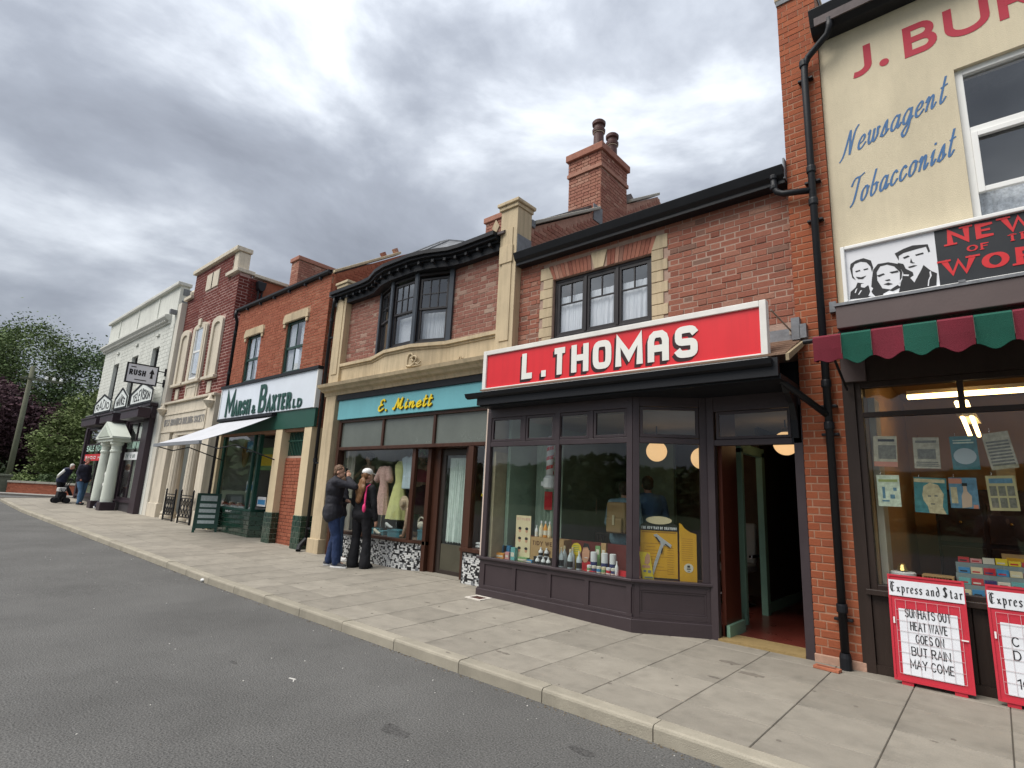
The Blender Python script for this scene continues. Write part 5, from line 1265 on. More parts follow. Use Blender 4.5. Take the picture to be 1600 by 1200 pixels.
# bay window upstairs
def facet(p, q, parent, tag_, nm, curtain_=True, blank=False):
    dx, dy = q[0]-p[0], q[1]-p[1]; L = math.hypot(dx,dy); a = math.atan2(dy,dx); ca, sa = math.cos(a), math.sin(a)
    def T(fn):
        b = MB(); fn(b); b.v = [(p[0]+x*ca-y*sa, p[1]+x*sa+y*ca, z) for x, y, z in b.v]; return b
    wnd = T(lambda b: b.frame(.0,L,3.962,5.32,-.03,.06,.05)).build('window', DARKW, parent, bevel=.003)
    T(lambda b: (b.box(-.045,.045,-.045,.05,3.963,5.33), b.box(L-.045,L+.045,-.045,.05,3.963,5.33))).build('corner_post', STEELB, wnd, bevel=.004)
    n = 3
    zs = (4.03, 4.62, 5.22)
    T(lambda b: b.frame(.07,L-.07,zs[1],zs[2],-.005,.035,.035)).build('upper_sash', DARKW, wnd)
    T(lambda b: b.frame(.07,L-.07,zs[0],zs[1]+.03,.012,.05,.04)).build('lower_sash', DARKW, wnd)
    T(lambda b: ([b.box(.105+(L-.21)*k/3-.008,.105+(L-.21)*k/3+.008,.0,.03,zs[1]+.035,zs[2]-.035) for k in (1,2)], b.box(.105,L-.105,.002,.028,4.91,4.926))).build('glazing_bar', DARKW, wnd)
    T(lambda b: b.box(.10,L-.10,.012,.017,zs[1]+.03,zs[2]-.03)).build('pane', UGLASS, wnd)
    T(lambda b: b.box(.10,L-.10,.03,.035,zs[0]+.03,zs[1])).build('pane', UGLASS, wnd)
    if curtain_:
        T(lambda b: curtain(b,.08,L-.08,3.98,4.60,.14,6,.018,60,8,seed=int(p[0]*-100))).build('net_curtain', NET, wnd)
facet(BX[0],BX[1],mi,0,'l'); facet(BX[1],BX[2],mi,0,'m'); 
facet(BX[2],BX[3],mi,0,'r')
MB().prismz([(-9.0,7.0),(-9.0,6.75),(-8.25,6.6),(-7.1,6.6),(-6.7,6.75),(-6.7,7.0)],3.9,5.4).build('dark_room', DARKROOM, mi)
# eaves: fascia with bracket blocks, gutter following the bay, lead roof
def eave(off, z0, z1, back=6.3, ends=(-10.72,-5.76), m=BLACK, nm='eaves_gutter'):
    pts = [(ends[0],6.05-off),(-9.5,6.05-off),(-9.2,6.02-off),(-8.75,5.86-off),(-8.4,5.80-off),(-7.64,5.80-off),(-7.29,5.86-off),(-6.84,6.02-off),(-6.6,6.05-off),(ends[1],6.05-off)]
    b = MB()
    for i in range(len(pts)-1): b.prismz([pts[i],pts[i+1],(pts[i+1][0],back),(pts[i][0],back)], z0, z1)
    b.build(nm, m, mi); return pts
eave(.03,5.46,5.50,nm='eaves_soffit'); eave(.10,5.502,5.55,nm='eaves_gutter'); ep = eave(.15,5.552,5.62,nm='eaves_gutter'); eave(-.02,5.33,5.458,nm='eaves_fascia')
b = MB()
for i in range(len(ep)-1):
    a_, c_ = ep[i], ep[i+1]; L = math.hypot(c_[0]-a_[0], c_[1]-a_[1]); n = max(1, int(L/.22))
    for k in range(n):
        t = (k+.5)/n; x = a_[0]+(c_[0]-a_[0])*t; y = a_[1]+(c_[1]-a_[1])*t+.13; b.obox((x,y,5.43),(.05,.12,.05),(0,0,math.atan2(c_[1]-a_[1],c_[0]-a_[0])))
b.build('eaves_block', BLACK, mi)['kind'] = 'stuff'
# lead roof of the bay: folded sheets rising to a flat
lr = []
base = [(-9.4,6.0),(-9.1,5.9),(-8.7,5.76),(-8.35,5.70),(-7.70,5.70),(-7.3,5.76),(-6.85,5.95)]
top = [(-8.75,6.45),(-8.5,6.30),(-8.2,6.22),(-8.0,6.2),(-7.45,6.2),(-7.25,6.24),(-7.05,6.45)]
for i in range(6):
    b = MB(); v = [(base[i][0],base[i][1],5.63),(base[i+1][0],base[i+1][1],5.63),(top[i+1][0],top[i+1][1],6.0),(top[i][0],top[i][1],6.0)]
    b.add(v+[(x,y,z-.03) for x,y,z in v],[(0,1,2,3),(7,6,5,4),(0,4,5,1),(1,5,6,2),(2,6,7,3),(3,7,4,0)]); b.build('lead_roof_sheet', LEAD, mi)
    MB().tube([(base[i][0],base[i][1],5.64),(top[i][0],top[i][1],6.01)],.012,6).build('lead_roll', LEAD, mi)
b = MB().prismz([top[k] for k in range(7)]+[(-7.0,7.2),(-8.8,7.2)],5.98,6.03); b.build('lead_roof_top', LEAD, mi)
MB().prismx([(6.0,5.58),(6.0,5.62),(10.2,8.3),(14,6.0),(14,5.9)], -10.9,-5.62).build('roof', SLATE, mi)
# small chimney with a cream diamond
sc_ = thing('small_chimney', 'small brick chimney with a cream diamond inset behind the tall cream pilaster', 'chimney', (-7.7,8.1,6.5))
MB().box(-8.03,-7.40,8.02,8.7,6.3,7.42).build('stack_core', MORT, sc_)
brickwork(sc_, -8.05,-7.39, 6.6, 7.33, 8.0, 'x', B_CH, B_CHs, limit=60, bond='stretcher', seed=31)
MB().box(-8.09,-7.36,7.96,8.75,7.345,7.47).build('cap_course', B_CH[0].materials[0], sc_, bevel=.01)
MB().prism([(-7.72,6.98),(-7.61,7.16),(-7.72,7.34),(-7.83,7.16)],7.975,8.0).build('diamond_inset', STONE, sc_, bevel=.006)
MB().lathe([(.09,0),(.085,.22),(.11,.24),(.11,.28),(.08,.28)],(-7.48,8.3,7.47),16).build('chimney_pot', mat('terracotta_pot', (.32,.13,.08), .7, .15, 6, .2, 40), sc_)
# shopfront
TQ = mat('turquoise_fascia', (.15,.41,.46), .5, .06, 2, .06, 40, grime=.12, streak=.04)
MB().box(-10.15,-5.60,6.10,6.2,2.76,3.16).build('fascia_board', TQ, mi, bevel=.004)
MB().box(-10.2,-5.5,6.07,6.22,3.163,3.275).build('fascia_shadow_band', BLACK, mi)  # black strip paints the cornice shadow above the turquoise fascia
YEL = mat('yellow_letter', (.80,.60,.02), .45, .06, 3, .05, 30); YED = mat('yellow_letter_side', (.12,.10,.03), .6, .1, 3, .05, 30)
fl = thing('shop_lettering', 'raised yellow script E. Minett lettering on the turquoise fascia', 'lettering', (-8.0,6.1,2.9))
for dx, dz, m, y, nm in ((.012,-.012,YED,6.098,'letter_back'),(0,0,YEL,6.085,'letter_face')):
    letters(fl, m, nm, 'E.', (-8.74+dx,y,2.855+dz), .20, SCRIPT, W=.62, th=.20, sp=.0, depth=.01, slant=.22, nib=(.4,.6), inset=False, xh=2.0, width=.33)
    letters(fl, m, nm, 'Minett', (-8.25+dx,y,2.855+dz), .205, SCRIPT, W=.62, th=.20, sp=.0, depth=.01, slant=.22, nib=(.4,.6), inset=False, xh=2.0, width=1.07)
gzb = .07
# window run: left light straight, then curving in to the recessed door
path = [(-10.08,6.22),(-8.1,6.22),(-7.9,6.225),(-7.72,6.245),(-7.57,6.29),(-7.45,6.36)]
def run(z0, z1, off0, off1, m, nm, parent=None, smooth=False):
    b = MB()
    for i in range(len(path)-1):
        p, q = path[i], path[i+1]
        b.prismz([(p[0],p[1]-off0),(q[0],q[1]-off0),(q[0],q[1]+off1),(p[0],p[1]+off1)], z0, z1)
    return b.build(nm, m, parent or mi)
run(-.05,.52,0.0,.08,mat('black_grout', (.03,.03,.032), .7, .1, 5, .1, 40),'stall_riser')
sw = run(.52,.565,.05,.10,WOOD,'shop_window'); run(2.13,2.20,.03,.08,WOOD,'head_rail',sw); 
# mosaic of black and white tesserae
mos = MB(); MOW = mat('white_mosaic', (.62,.63,.62), .3, .1, 9, .1, 40); MOB = mat('black_mosaic', (.02,.02,.022), .3, .2, 9, .1, 40)
R = random.Random(5); mosb = MB(); mosg = MB()
def tess(p, q):
    L = math.hypot(q[0]-p[0], q[1]-p[1]); n = max(1,int(L/.03)); ux_, uy_ = (q[0]-p[0])/L, (q[1]-p[1])/L
    for r_ in range(19):
        z = .015+.0275*r_
        if z > .505: break
        x = -R.random()*.03
        while x < L:
            w_ = R.choice((.026,.026,.045)); a, c = max(0,x), min(L,x+w_); x += w_+.003
            if c-a < .008: continue
            q_ = R.random(); tgt = mos if q_ < .50 else (mosg if q_ < .66 else mosb)
            A = (p[0]+ux_*a, p[1]+uy_*a); B = (p[0]+ux_*c, p[1]+uy_*c); o = .003
            tgt.add([(A[0]+uy_*o,A[1]-ux_*o-0,z),(B[0]+uy_*o,B[1]-ux_*o,z),(B[0]+uy_*o,B[1]-ux_*o,z+.0245),(A[0]+uy_*o,A[1]-ux_*o,z+.0245),(A[0],A[1],z),(B[0],B[1],z),(B[0],B[1],z+.0245),(A[0],A[1],z+.0245)],[(0,1,2,3),(0,4,5,1),(1,5,6,2),(2,6,7,3),(3,7,4,0)])
for i in range(len(path)-1): tess(path[i], path[i+1])
tess((-6.20,6.10),(-5.72,6.10))
mos.build('white_tile', MOW, mi)['kind'] = 'stuff'; mosb.build('black_tile', MOB, mi)['kind'] = 'stuff'; mosg.build('grey_tile', mat('grey_mosaic', (.22,.23,.24), .3, .1, 9, .1, 40), mi)['kind'] = 'stuff'
b = MB(); b.box(-10.15,-10.06,6.15,6.30,-.05,2.755); b.box(-10.06,-5.6,6.15,6.25,2.70,2.755); b.box(-8.66,-8.60,6.16,6.24,2.2,2.70); b.box(-7.19,-7.13,6.16,6.24,2.2,2.70); b.box(-10.06,-5.6,6.155,6.26,2.14,2.199)
b.build('window_frame', WOOD, sw, bevel=.004)
MB().box(-7.76,-7.67,6.22,6.30,.565,2.13).build('corner_post', WOOD, sw, bevel=.004)
MB().box(-7.45,-7.36,6.32,6.47,-.02,2.13).build('door_jamb', WOOD, sw, bevel=.004)
MB().box(-7.358,-7.20,6.40,6.50,-.02,2.14).build('door_jamb', WOOD, sw, bevel=.004)
for a, c in ((-10.06,-8.66),(-8.60,-7.19),(-7.13,-5.75)):
    MB().box(a,c,6.195,6.201,2.2,2.70).build('transom_pane', mat('frosted_transom', (.12,.135,.12), .25, .2, 1.2, .02, 10, spec=.5), sw)
MB().box(-10.06,-7.76,6.245,6.251,.565,2.14).build('pane', GLASS, sw)
b = MB(); pp = [(-7.67,6.275),(-7.45,6.375)]; b.prismz([pp[0],pp[1],(pp[1][0]+.003,pp[1][1]+.004),(pp[0][0]+.003,pp[0][1]+.004)],.565,2.13); b.build('pane', GLASS, sw)
# recess, door
MB().box(-7.45,-6.2,6.265,6.6,2.14,2.18).build('recess_soffit', WOOD, mi)
dr = MB().frame(-7.20,-6.42,.04,2.12,6.44,6.485,.10).build('door', mat('dark_door_paint', (.028,.02,.016), .4, .2, 5, .1, 40, spec=.5), mi, bevel=.003)
MB().box(-7.10,-6.52,6.45,6.475,.14,.55).build('kick_panel', mat('olive_grey_kick_plate', (.07,.065,.045), .45, .15, 4, .05, 40), dr)
MB().box(-7.10,-6.52,6.46,6.466,.55,2.02).build('pane', GLASS, dr)
b = MB(); curtain(b,-7.06,-6.53,.58,1.98,6.51,8,.022,90,14,flare=.012); b.build('door_curtain', mat('pale_green_voile', (.66,.74,.70), .9, .15, 12, .3, 120), dr)
b = MB(); b.tube([(-6.49,6.44,1.12),(-6.49,6.39,1.14),(-6.49,6.39,1.40),(-6.49,6.44,1.42)],.014,8); b.build('pull_handle', mat('copper_handle', (.5,.22,.1), .3, .1, 5, 0, metal=.9), dr)
b = MB(); b.box(-6.52,-6.46,6.432,6.439,1.05,1.10); b.box(-6.52,-6.46,6.432,6.439,1.43,1.47); b.lathe([(.012,0),(.012,.02)],(-6.47,6.42,.88),8); b.build('lock_plate', MATS['chrome'], dr)
MB().box(-6.42,-6.26,6.25,6.50,-.02,2.14).build('door_jamb', WOOD, sw, bevel=.004)
MB().box(-7.44,-6.3,6.2,6.6,.03,.075).build('threshold', mat('stone_threshold', (.25,.23,.19), .8, .1, 4, .1, 60), mi)
# right hand little window
MB().box(-6.22,-5.70,6.10,6.2,-.05,.53).build('stall_riser', MATS['black_grout'], mi)
MB().box(-6.24,-5.66,6.05,6.25,.53,.58).build('window_board', WOOD, mi)
b = MB(); b.box(-6.24,-6.13,6.12,6.22,.58,2.13); b.build('window_post', WOOD, mi)
MB().box(-6.13,-5.66,6.17,6.176,.58,2.13).build('pane', GLASS, sw)
MB().box(-5.49,-5.462,5.72,5.80,.56,2.62).build('pale_edge_trim', mat('pale_pink_trim', (.62,.50,.42), .5, .05, 3, .05, 30), mi)
MB().box(-6.1,-5.5,6.7,6.75,.3,2.2).build('display_back', mat('olive_display_back', (.10,.09,.035), .8, .15, 3, .1, 30), mi)
# interior
b = MB(); b.box(-10.2,-6.0,8.6,8.7,0,3.0); b.box(-10.25,-10.2,6.3,8.6,0,3.0); b.build('shop_wall', mat('dim_grey_green_wall', (.42,.45,.40), .9, .2, 1.5, .1, 20), mi)
MB().box(-7.30,-7.26,6.52,8.6,0,2.9).build('shop_wall', MATS['dim_grey_green_wall'], mi)
MB().box(-10.2,-5.5,6.26,8.7,2.72,2.78).build('shop_ceiling', mat('dim_ceiling', (.65,.64,.60), .9, .1, 2, 0), mi)
MB().box(-10.2,-7.36,6.32,7.6,.50,.56).build('display_bed', mat('display_bed_dark', (.30,.22,.16), .8, .2, 3, .1, 30), mi)
MB().box(-10.2,-5.5,6.3,8.7,-.02,.03).build('shop_floor', DK, mi)
b = MB(); curtain(b,-10.18,-9.85,.56,2.70,6.45,5,.02,30); b.build('side_drape', mat('pale_drape', (.55,.52,.45), .9, .1, 8, .3, 90), mi)
MB().box(-9.0,-7.4,7.55,7.6,.56,2.0).build('display_back', mat('aubergine_backboard', (.14,.06,.06), .7, .2, 2, .1, 20), mi)
# ---- dresses on stands
def dress(name, label, px, ztop, zbot, Y, col, flare, sleeves, mannequin=False, patt=None, waistz=None, wtop=.19):
    x, _ = at(px, 760, Y); t = thing(name, label, 'dress', (x,Y,.56))
    H = ztop-zbot; wz = waistz or ztop-H*.36
    prof = [(.055,ztop),(.075,ztop-.01),(wtop*.62,ztop-.03),(wtop*.95,ztop-.09),(wtop*.9,ztop-.2),(wtop*.66,wz)]
    n = 8; b = MB(); v = []; f = []; seg = 36
    rings = [(r,z,0) for r, z in prof]+[(wtop*.68+(flare-wtop*.68)*((k+1)/n)**.8, wz+(zbot-wz)*(k+1)/n, (k+1)/n) for k in range(n)]
    for r, z, fl_ in rings:
        for k in range(seg):
            a = 2*PI*k/seg; rr = r*(1+.10*fl_*math.sin(9*a+z*2)); v.append((x+rr*math.cos(a), Y+rr*.62*math.sin(a), z))
    for i in range(len(rings)-1):
        for k in range(seg): f.append((i*seg+k,(i+1)*seg+k,(i+1)*seg+(k+1)%seg,i*seg+(k+1)%seg))
    f.append(tuple(range(seg))); b.add(v,f); b.build('gown', col, t, smooth=True)
    MB().lathe([(wtop*.69,0),(wtop*.70,.035)],(x,Y,wz-.018),24,0,1,.64).build('belt', patt or col, t)
    if sleeves:
        for s in (-1,1):
            MB().cap((x+s*wtop*.78,Y,ztop-.06),(x+s*(wtop*1.25),Y-.02,ztop-.25),.06,.075,12).build('sleeve', col, t, smooth=True)
    MB().tube([(x,Y,.56),(x,Y,zbot+.1)],.012,8).build('stand_rod', CHR, t); MB().lathe([(.13,0),(.12,.015),(.02,.025)],(x,Y,.56),20).build('stand_foot', CHR, t)
    return t, x
SK = mat('mannequin_flesh', (.55,.38,.28), .5, .05, 3, .05, 30); HB = mat('mannequin_dark_hair', (.02,.014,.012), .6, .2, 12, .5, 40)
PKC = mat('pink_check_cotton', (.60,.38,.34), .9, .35, 34, .3, 120); YLC = mat('lemon_cotton', (.62,.62,.27), .9, .12, 9, .3, 120); BLC = mat('pale_blue_stripe_cotton', (.52,.62,.68), .9, .22, 40, .3, 120, stretch=(1,1,.05))
dress('shirt_dress', 'pink checked short sleeved shirt dress in the dress shop window', 600, 1.84, .92, 6.50, PKC, .17, True, patt=PKC, wtop=.155)
dress('sun_dress', 'lemon yellow sleeveless sun dress with a full skirt in the dress shop window', 624, 1.94, .86, 6.55, YLC, .27, False, wtop=.15)
t = thing('blouse', 'pale blue striped sleeveless blouse hanging on a dark hanger in the dress shop window', 'blouse', (at(640,740,6.48)[0],6.48,1.5)); x = at(638,740,6.48)[0]
b = MB().prism([(x-.20,1.98),(x-.07,2.03),(x,1.99),(x+.08,2.03),(x+.20,1.97),(x+.14,1.75),(x+.15,1.42),(x-.14,1.42),(x-.13,1.75)],6.45,6.53); b.build('cloth', BLC, t, bevel=.02)
b = MB().tube([(x,6.49,2.0),(x,6.49,2.07),(x+.03,6.49,2.09),(x+.03,6.49,2.05)],.005,6); b.build('hanger_hook', K, t)
def mann(name, label, px, Y, ztop, hair, top, skirt, armdir=-1):
    x = at(px, 720, Y)[0]; t = thing(name, label, 'mannequin', (x,Y,.56))
    b = MB(); zs = ztop
    b.ell((x,Y,zs-.10),(.072,.085,.105),16,12); b.cap((x,Y,zs-.22),(x,Y,zs-.17),.045,.042); b.ell((x,Y,zs-.42),(.155,.09,.21),16,12); b.cap((x-.15,Y,zs-.30),(x+.15,Y,zs-.30),.05,.05); b.ell((x,Y,zs-.66),(.12,.08,.2),16,10)
    b.cap((x+armdir*.17,Y,zs-.31),(x+armdir*.36,Y-.08,zs-.52),.042,.032); b.cap((x+armdir*.36,Y-.08,zs-.52),(x+armdir*.55,Y-.16,zs-.60),.032,.022)
    b.cap((x-armdir*.17,Y,zs-.31),(x-armdir*.22,Y-.03,zs-.58),.042,.033); b.cap((x-armdir*.22,Y-.03,zs-.58),(x-armdir*.15,Y-.14,zs-.80),.032,.022)
    b.ell((x-armdir*.13,Y-.17,zs-.84),(.022,.03,.045),10,8); b.ell((x+armdir*.60,Y-.18,zs-.61),(.045,.02,.02),10,8); b.ell((x,Y-.082,zs-.11),(.012,.015,.018),8,6)
    b.build('figure', SK, t, smooth=True)
    hb = MB().ell((x,Y+.02,zs-.06),(.10,.10,.09),16,10); 
    if hair == 'flower': hb = MB(); [hb.ell((x+.08*math.cos(a),Y-.02,zs-.03+.06*math.sin(a)),(.04,.04,.035),8,6) for a in (0,.9,1.8,2.7,3.4)]
    else: [hb.ell((x+s*.09,Y,zs-.12),(.045,.05,.055),8,6) for s in (-1,1)]
    hb.build('hair', HB if hair != 'flower' else C_['green'], t, smooth=True)
    if top: MB().ell((x,Y-.003,zs-.44),(.165,.10,.18),16,12).build('top', top, t, smooth=True)
    if skirt: MB().lathe([(.12,0),(.17,-.2),(.24,-.55),(.23,-.555)],(x,Y,zs-.62),24,0,1,.6).build('skirt', skirt, t, smooth=True)
    MB().tube([(x,Y,.56),(x,Y,zs-.8)],.014,8).build('stand_rod', CHR, t)
    return t
mann('mannequin', 'dark haired mannequin with bare shoulders reaching to the left in the dress shop window', 577, 6.75, 2.12, 'dark', mat('buff_top', (.30,.2,.13), .8, .1, 5, .2, 60), mat('olive_skirt', (.16,.15,.10), .9, .1, 5, .2, 60), -1)
mann('mannequin', 'mannequin in a pink top and flowered hat behind the dress shop corner', 661, 6.95, 2.14, 'flower', mat('pink_top', (.50,.13,.17), .8, .1, 5, .2, 60), mat('plum_skirt', (.07,.02,.03), .9, .1, 5, .2, 60), 1)
t = thing('stocking_leg', 'flesh coloured display leg wearing a stocking on the window bed of the dress shop', 'display leg', (at(632,850,6.4)[0],6.4,.56)); x = at(633,830,6.4)[0]
b = MB(); b.cap((x+.06,6.4,1.05),(x+.03,6.4,.80),.055,.05); b.cap((x+.03,6.4,.80),(x-.05,6.4,.60),.045,.03); b.cap((x-.05,6.4,.60),(x-.2,6.38,.575),.028,.018); b.build('leg', SK, t, smooth=True)
t = thing('sun_hat', 'small cream straw hat hanging beside the display leg', 'hat', (x-.1,6.38,1.15)); b = MB(); b.lathe([(.001,.06),(.05,.055),(.07,.02),(.075,0),(.13,-.01),(.13,-.016),(.07,-.008)],(0,0,0),24); b.v = [(x-.06+p[0],6.36-p[2],1.17+p[1]) for p in b.v]; b.build('straw', mat('straw', (.52,.40,.28), .9, .2, 40, .5, 90), t)
bluec = mat('turquoise_box', (.12,.30,.36), .6, .1, 4, .05, 30)
for i, (px, wd, h, Y) in enumerate(((612,.34,.13,6.36),(658,.26,.17,6.45),(577,.18,.10,6.4),(592,.16,.08,6.38))):
    x = at(px, 860, Y)[0]; t = thing('hat_box', ['wide turquoise box under the lemon dress','turquoise box behind the curved corner glass of the dress shop','small blue box at the left of the display bed by the standing woman','low blue box beside the white shoe'][i], 'box', (x,Y,.56))
    MB().box(x-wd/2,x+wd/2,Y,Y+.2,.56,.56+h-.03).build('body', bluec, t); MB().box(x-wd/2-.008,x+wd/2+.008,Y-.008,Y+.208,.56+h-.03,.56+h).build('lid', bluec, t, bevel=.003)
def shoe(px, Y, z, label, c):
    x = at(px, 850, Y)[0]; t = thing('court_shoe', label, 'shoe', (x,Y,z)); b = MB()
    b.cap((x-.06,Y,z+.08),(x+.05,Y,z+.03),.025,.03); b.cap((x+.05,Y,z+.03),(x+.11,Y,z+.022),.028,.02); b.box(x-.075,x-.06,Y-.01,Y+.01,z,z+.07); b.build('upper', c, t, smooth=True); MB().box(x-.08,x+.13,Y-.025,Y+.025,z-.001,z+.006).build('sole', K, t)
shoe(604,6.37,.70,'white court shoe standing on a box in the dress shop window',W); shoe(586,6.35,.57,'pale court shoe lying on the display bed',C_['paper'])
t = thing('handbag', 'cream round handled handbag on a turquoise box behind the corner glass', 'handbag', (at(656,830,6.5)[0],6.5,.74)); x = at(656,830,6.5)[0]
MB().ell((x,6.52,.80),(.09,.05,.07),16,10).build('bag', C_['paper'], t, smooth=True); MB().tube([(x+.09*math.cos(a),6.52,.83+.11*math.sin(a)) for a in [PI*k/10 for k in range(11)]],.012,8).build('handle', C_['paper'], t)
t = thing('roller_blind_bar', 'yellow and white blind bar hanging in the narrow window left of the aubergine shop', 'blind', (-5.9,6.3,1.4)); MB().box(-6.08,-5.82,6.3,6.32,1.36,1.40).build('yellow_bar', C_['yellow'], t); MB().box(-6.06,-6.04,6.3,6.31,1.40,2.1).build('white_cord', W, t)
t = thing('folded_shirt', 'stack of folded white shirts in the narrow window left of the aubergine shop', 'shirts', (-5.95,6.35,.58))
for k in range(2): MB().box(-6.10,-5.80,6.25,6.5,.585+.045*k,.62+.045*k).build('shirt', W, t, bevel=.012)
t = thing('glove_form', 'white display hand at the edge of the narrow window left of the aubergine shop', 'display hand', (-5.72,6.3,1.0)); MB().cap((-5.76,6.3,.80),(-5.74,6.3,1.05),.05,.04).build('form', W, t, smooth=True); MB().lathe([(.06,0),(.05,.02)],(-5.76,6.3,.75),12).build('foot', W, t)
# downpipe at the left end
dp = thing('downpipe', 'slim black downpipe between the green tiled butcher and the cream pilaster', 'downpipe', (-10.85,6.12,0))
MB().tube([(-10.60,5.98,5.50),(-10.60,5.98,5.36),(-10.74,6.05,5.2),(-10.80,6.08,5.05),(-10.80,6.08,.2)],.036,12).build('pipe', BLACK, dp, smooth=True)
for z in (5.0,3.4,1.9): MB().lathe([(.045,0),(.045,.08)],(-10.80,6.08,z),12).build('collar', BLACK, dp)
for z in (4.6,1.86,.52): MB().box(-10.82,-10.64,6.06,6.10,z,z+.035).build('bracket', BLACK, dp)
MB().tube([(-10.80,6.08,.32),(-10.80,5.95,.18),(-10.74,5.9,.10)],.05,10).build('shoe', BLACK, dp)
# ================================================================== the butcher's (Marsh & Baxter)
YF = 6.1
mb_ = thing('butcher_building', 'orange red brick butcher shop with white sign and dark green glazed tiles', 'building', (-13.3, YF, 0))
XL, XRr = -15.95, -11.05
# window openings, scaled from the survey onto the wall plane
wins = [(-15.17,-14.34,4.05,5.33),(-12.94,-12.03,4.05,5.35)]
def K6(x): return x
b = MB(); 
segs = [(XL,wins[0][0]),(wins[0][1],wins[1][0]),(wins[1][1],XRr)]
for a, c in segs: b.box(a,c,YF+.005,YF+.3,2.6,6.24)
for a, c, d, e in wins: b.box(a,c,YF+.005,YF+.3,e,6.24); b.box(a,c,YF+.005,YF+.3,2.6,d)
b.build('mortar_wall', MORTP, mb_)
holes = [(a,c,3.0,e) for a, c, d, e in wins]+[(a-.16,c+.16,e-.0,e+.22) for a, c, d, e in wins]
brickwork(mb_, XL, XRr, 3.75, 6.25, YF, 'x', B_MB, B_MBs, holes=holes, limit=290, bond='flemish', seed=41, proud=.003)
brickwork(mb_, YF+.0, YF+.30, 2.55, 6.25, XRr+.002, 'y+', B_MB, B_MBs, limit=0, bond='flemish', seed=42)
b = MB().box(XRr-.25,XRr-.035,YF+.02,YF+.32,2.5,6.24); b.build('return_core', MORTP, mb_)
for a, c, d, e in wins:
    MB().prism([(a-.16,e-.02),(a-.02,e-.02),(a-.02,e-.0),(c+.02,e-.0),(c+.02,e-.02),(c+.16,e-.02),(c+.16,e+.09),(c+.10,e+.21),(a-.10,e+.21),(a-.16,e+.09)],YF-.05,YF+.06).build('lintel', STONE, mb_, bevel=.01)
    b = MB(); 
    for xx in (a-.14,c+.04): b.box(xx,xx+.10,YF-.04,YF+.0,e-.12,e-.03)
    b.build('lintel_bracket', STONE, mb_, bevel=.015)
    wn = MB().frame(a,c,d,e,YF+.035,YF+.10,.05).build('window', mat('dark_green_sash_paint', (.018,.05,.04), .4, .15, 4, .05, 40), mb_, bevel=.004)
    zm = (d+e)/2-.02
    b = MB(); b.box(a+.07,c-.07,YF+.04,YF+.09,zm-.03,zm+.03); b.box((a+c)/2-.012,(a+c)/2+.012,YF+.05,YF+.075,d+.07,e-.07); b.build('glazing_bar', MATS['dark_green_sash_paint'], wn)
    MB().box(a+.07,c-.07,YF+.06,YF+.065,d+.05,e-.05).build('pane', UGLASS, wn)
    b = MB(); curtain(b,a+.06,a+.34,d,e-.05,YF+.11,3,.012,24,5); curtain(b,c-.34,c-.06,d,e-.05,YF+.11,3,.012,24,5); b.build('curtain', NET, wn)
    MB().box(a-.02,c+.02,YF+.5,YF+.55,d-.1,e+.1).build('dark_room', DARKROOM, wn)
    MB().box(a-.3,a-.0,YF+.031,YF+.3,d,e).build('reveal', MORT, wn)
b = MB().prismx([(6.0,6.30),(6.0,6.25),(6.04,6.22),(6.1,6.22),(6.1,6.31)], XL-.1, XRr-.02); b.build('eaves_gutter', BLACK, mb_)
b = MB(); [b.box(x,x+.02,6.03,6.1,6.16,6.22) for x in (-15.4,-14.6,-13.8,-13.0,-12.2,-11.5)]; b.build('gutter_bracket', MATS['thomas_brick'] if False else STEELB, mb_)
MB().prismx([(6.05,6.26),(6.05,6.30),(8.2,7.4),(13,6.5),(13,6.2)], XL, XRr-.02).build('roof', SLATE, mb_)
# party wall with coping towards the dress shop
MB().prismx([(6.15,5.6),(6.15,6.22),(7.9,7.34),(9.5,8.3),(12,6.5),(12,5.6)], -11.16,-11.03).build('party_wall', B_MBs, mb_)
b = MB()
for q in brick_layout(6.2,8.6,5.5,7.9,[]):
    if q[3] < 6.24+(q[0]-6.15)*.64-.03: b.box(-11.035,-11.022,q[0],q[1],q[2],q[3],0,q[4])
b.build('party_wall_courses', B_MBs, mb_, attr=True)['kind']='stuff'
MB().prismx([(6.12,6.24),(7.9,7.38),(7.9,7.45),(6.12,6.31)], -11.24,-10.98).build('coping', STONE, mb_, bevel=.01)
for y, z in ((7.45,7.12),(7.8,7.36)): MB().obox((-11.1,y,z+.09),(.12,.10,.12),(.57,0,0)).build('ridge_finial', B_CH[0].materials[0], mb_)
# chimney
cs = thing('butcher_chimney', 'broad low brick chimney without pots above the butcher roof', 'chimney', (-16.3,8.6,7.5))
MB().box(-16.9,-16.42,7.86,9.2,6.5,8.62).build('stack_core', MORT, cs)
brickwork(cs,-16.9,-16.41,7.4,8.6,7.85,'x',B_CH,B_CHs,limit=0,seed=51); brickwork(cs,7.85,9.2,7.4,8.6,-16.40,'y+',B_CH,B_CHs,limit=0,seed=52)
MB().box(-16.95,-16.36,7.8,9.26,8.62,8.76).build('cap_course', B_CH[0].materials[0], cs, bevel=.015)
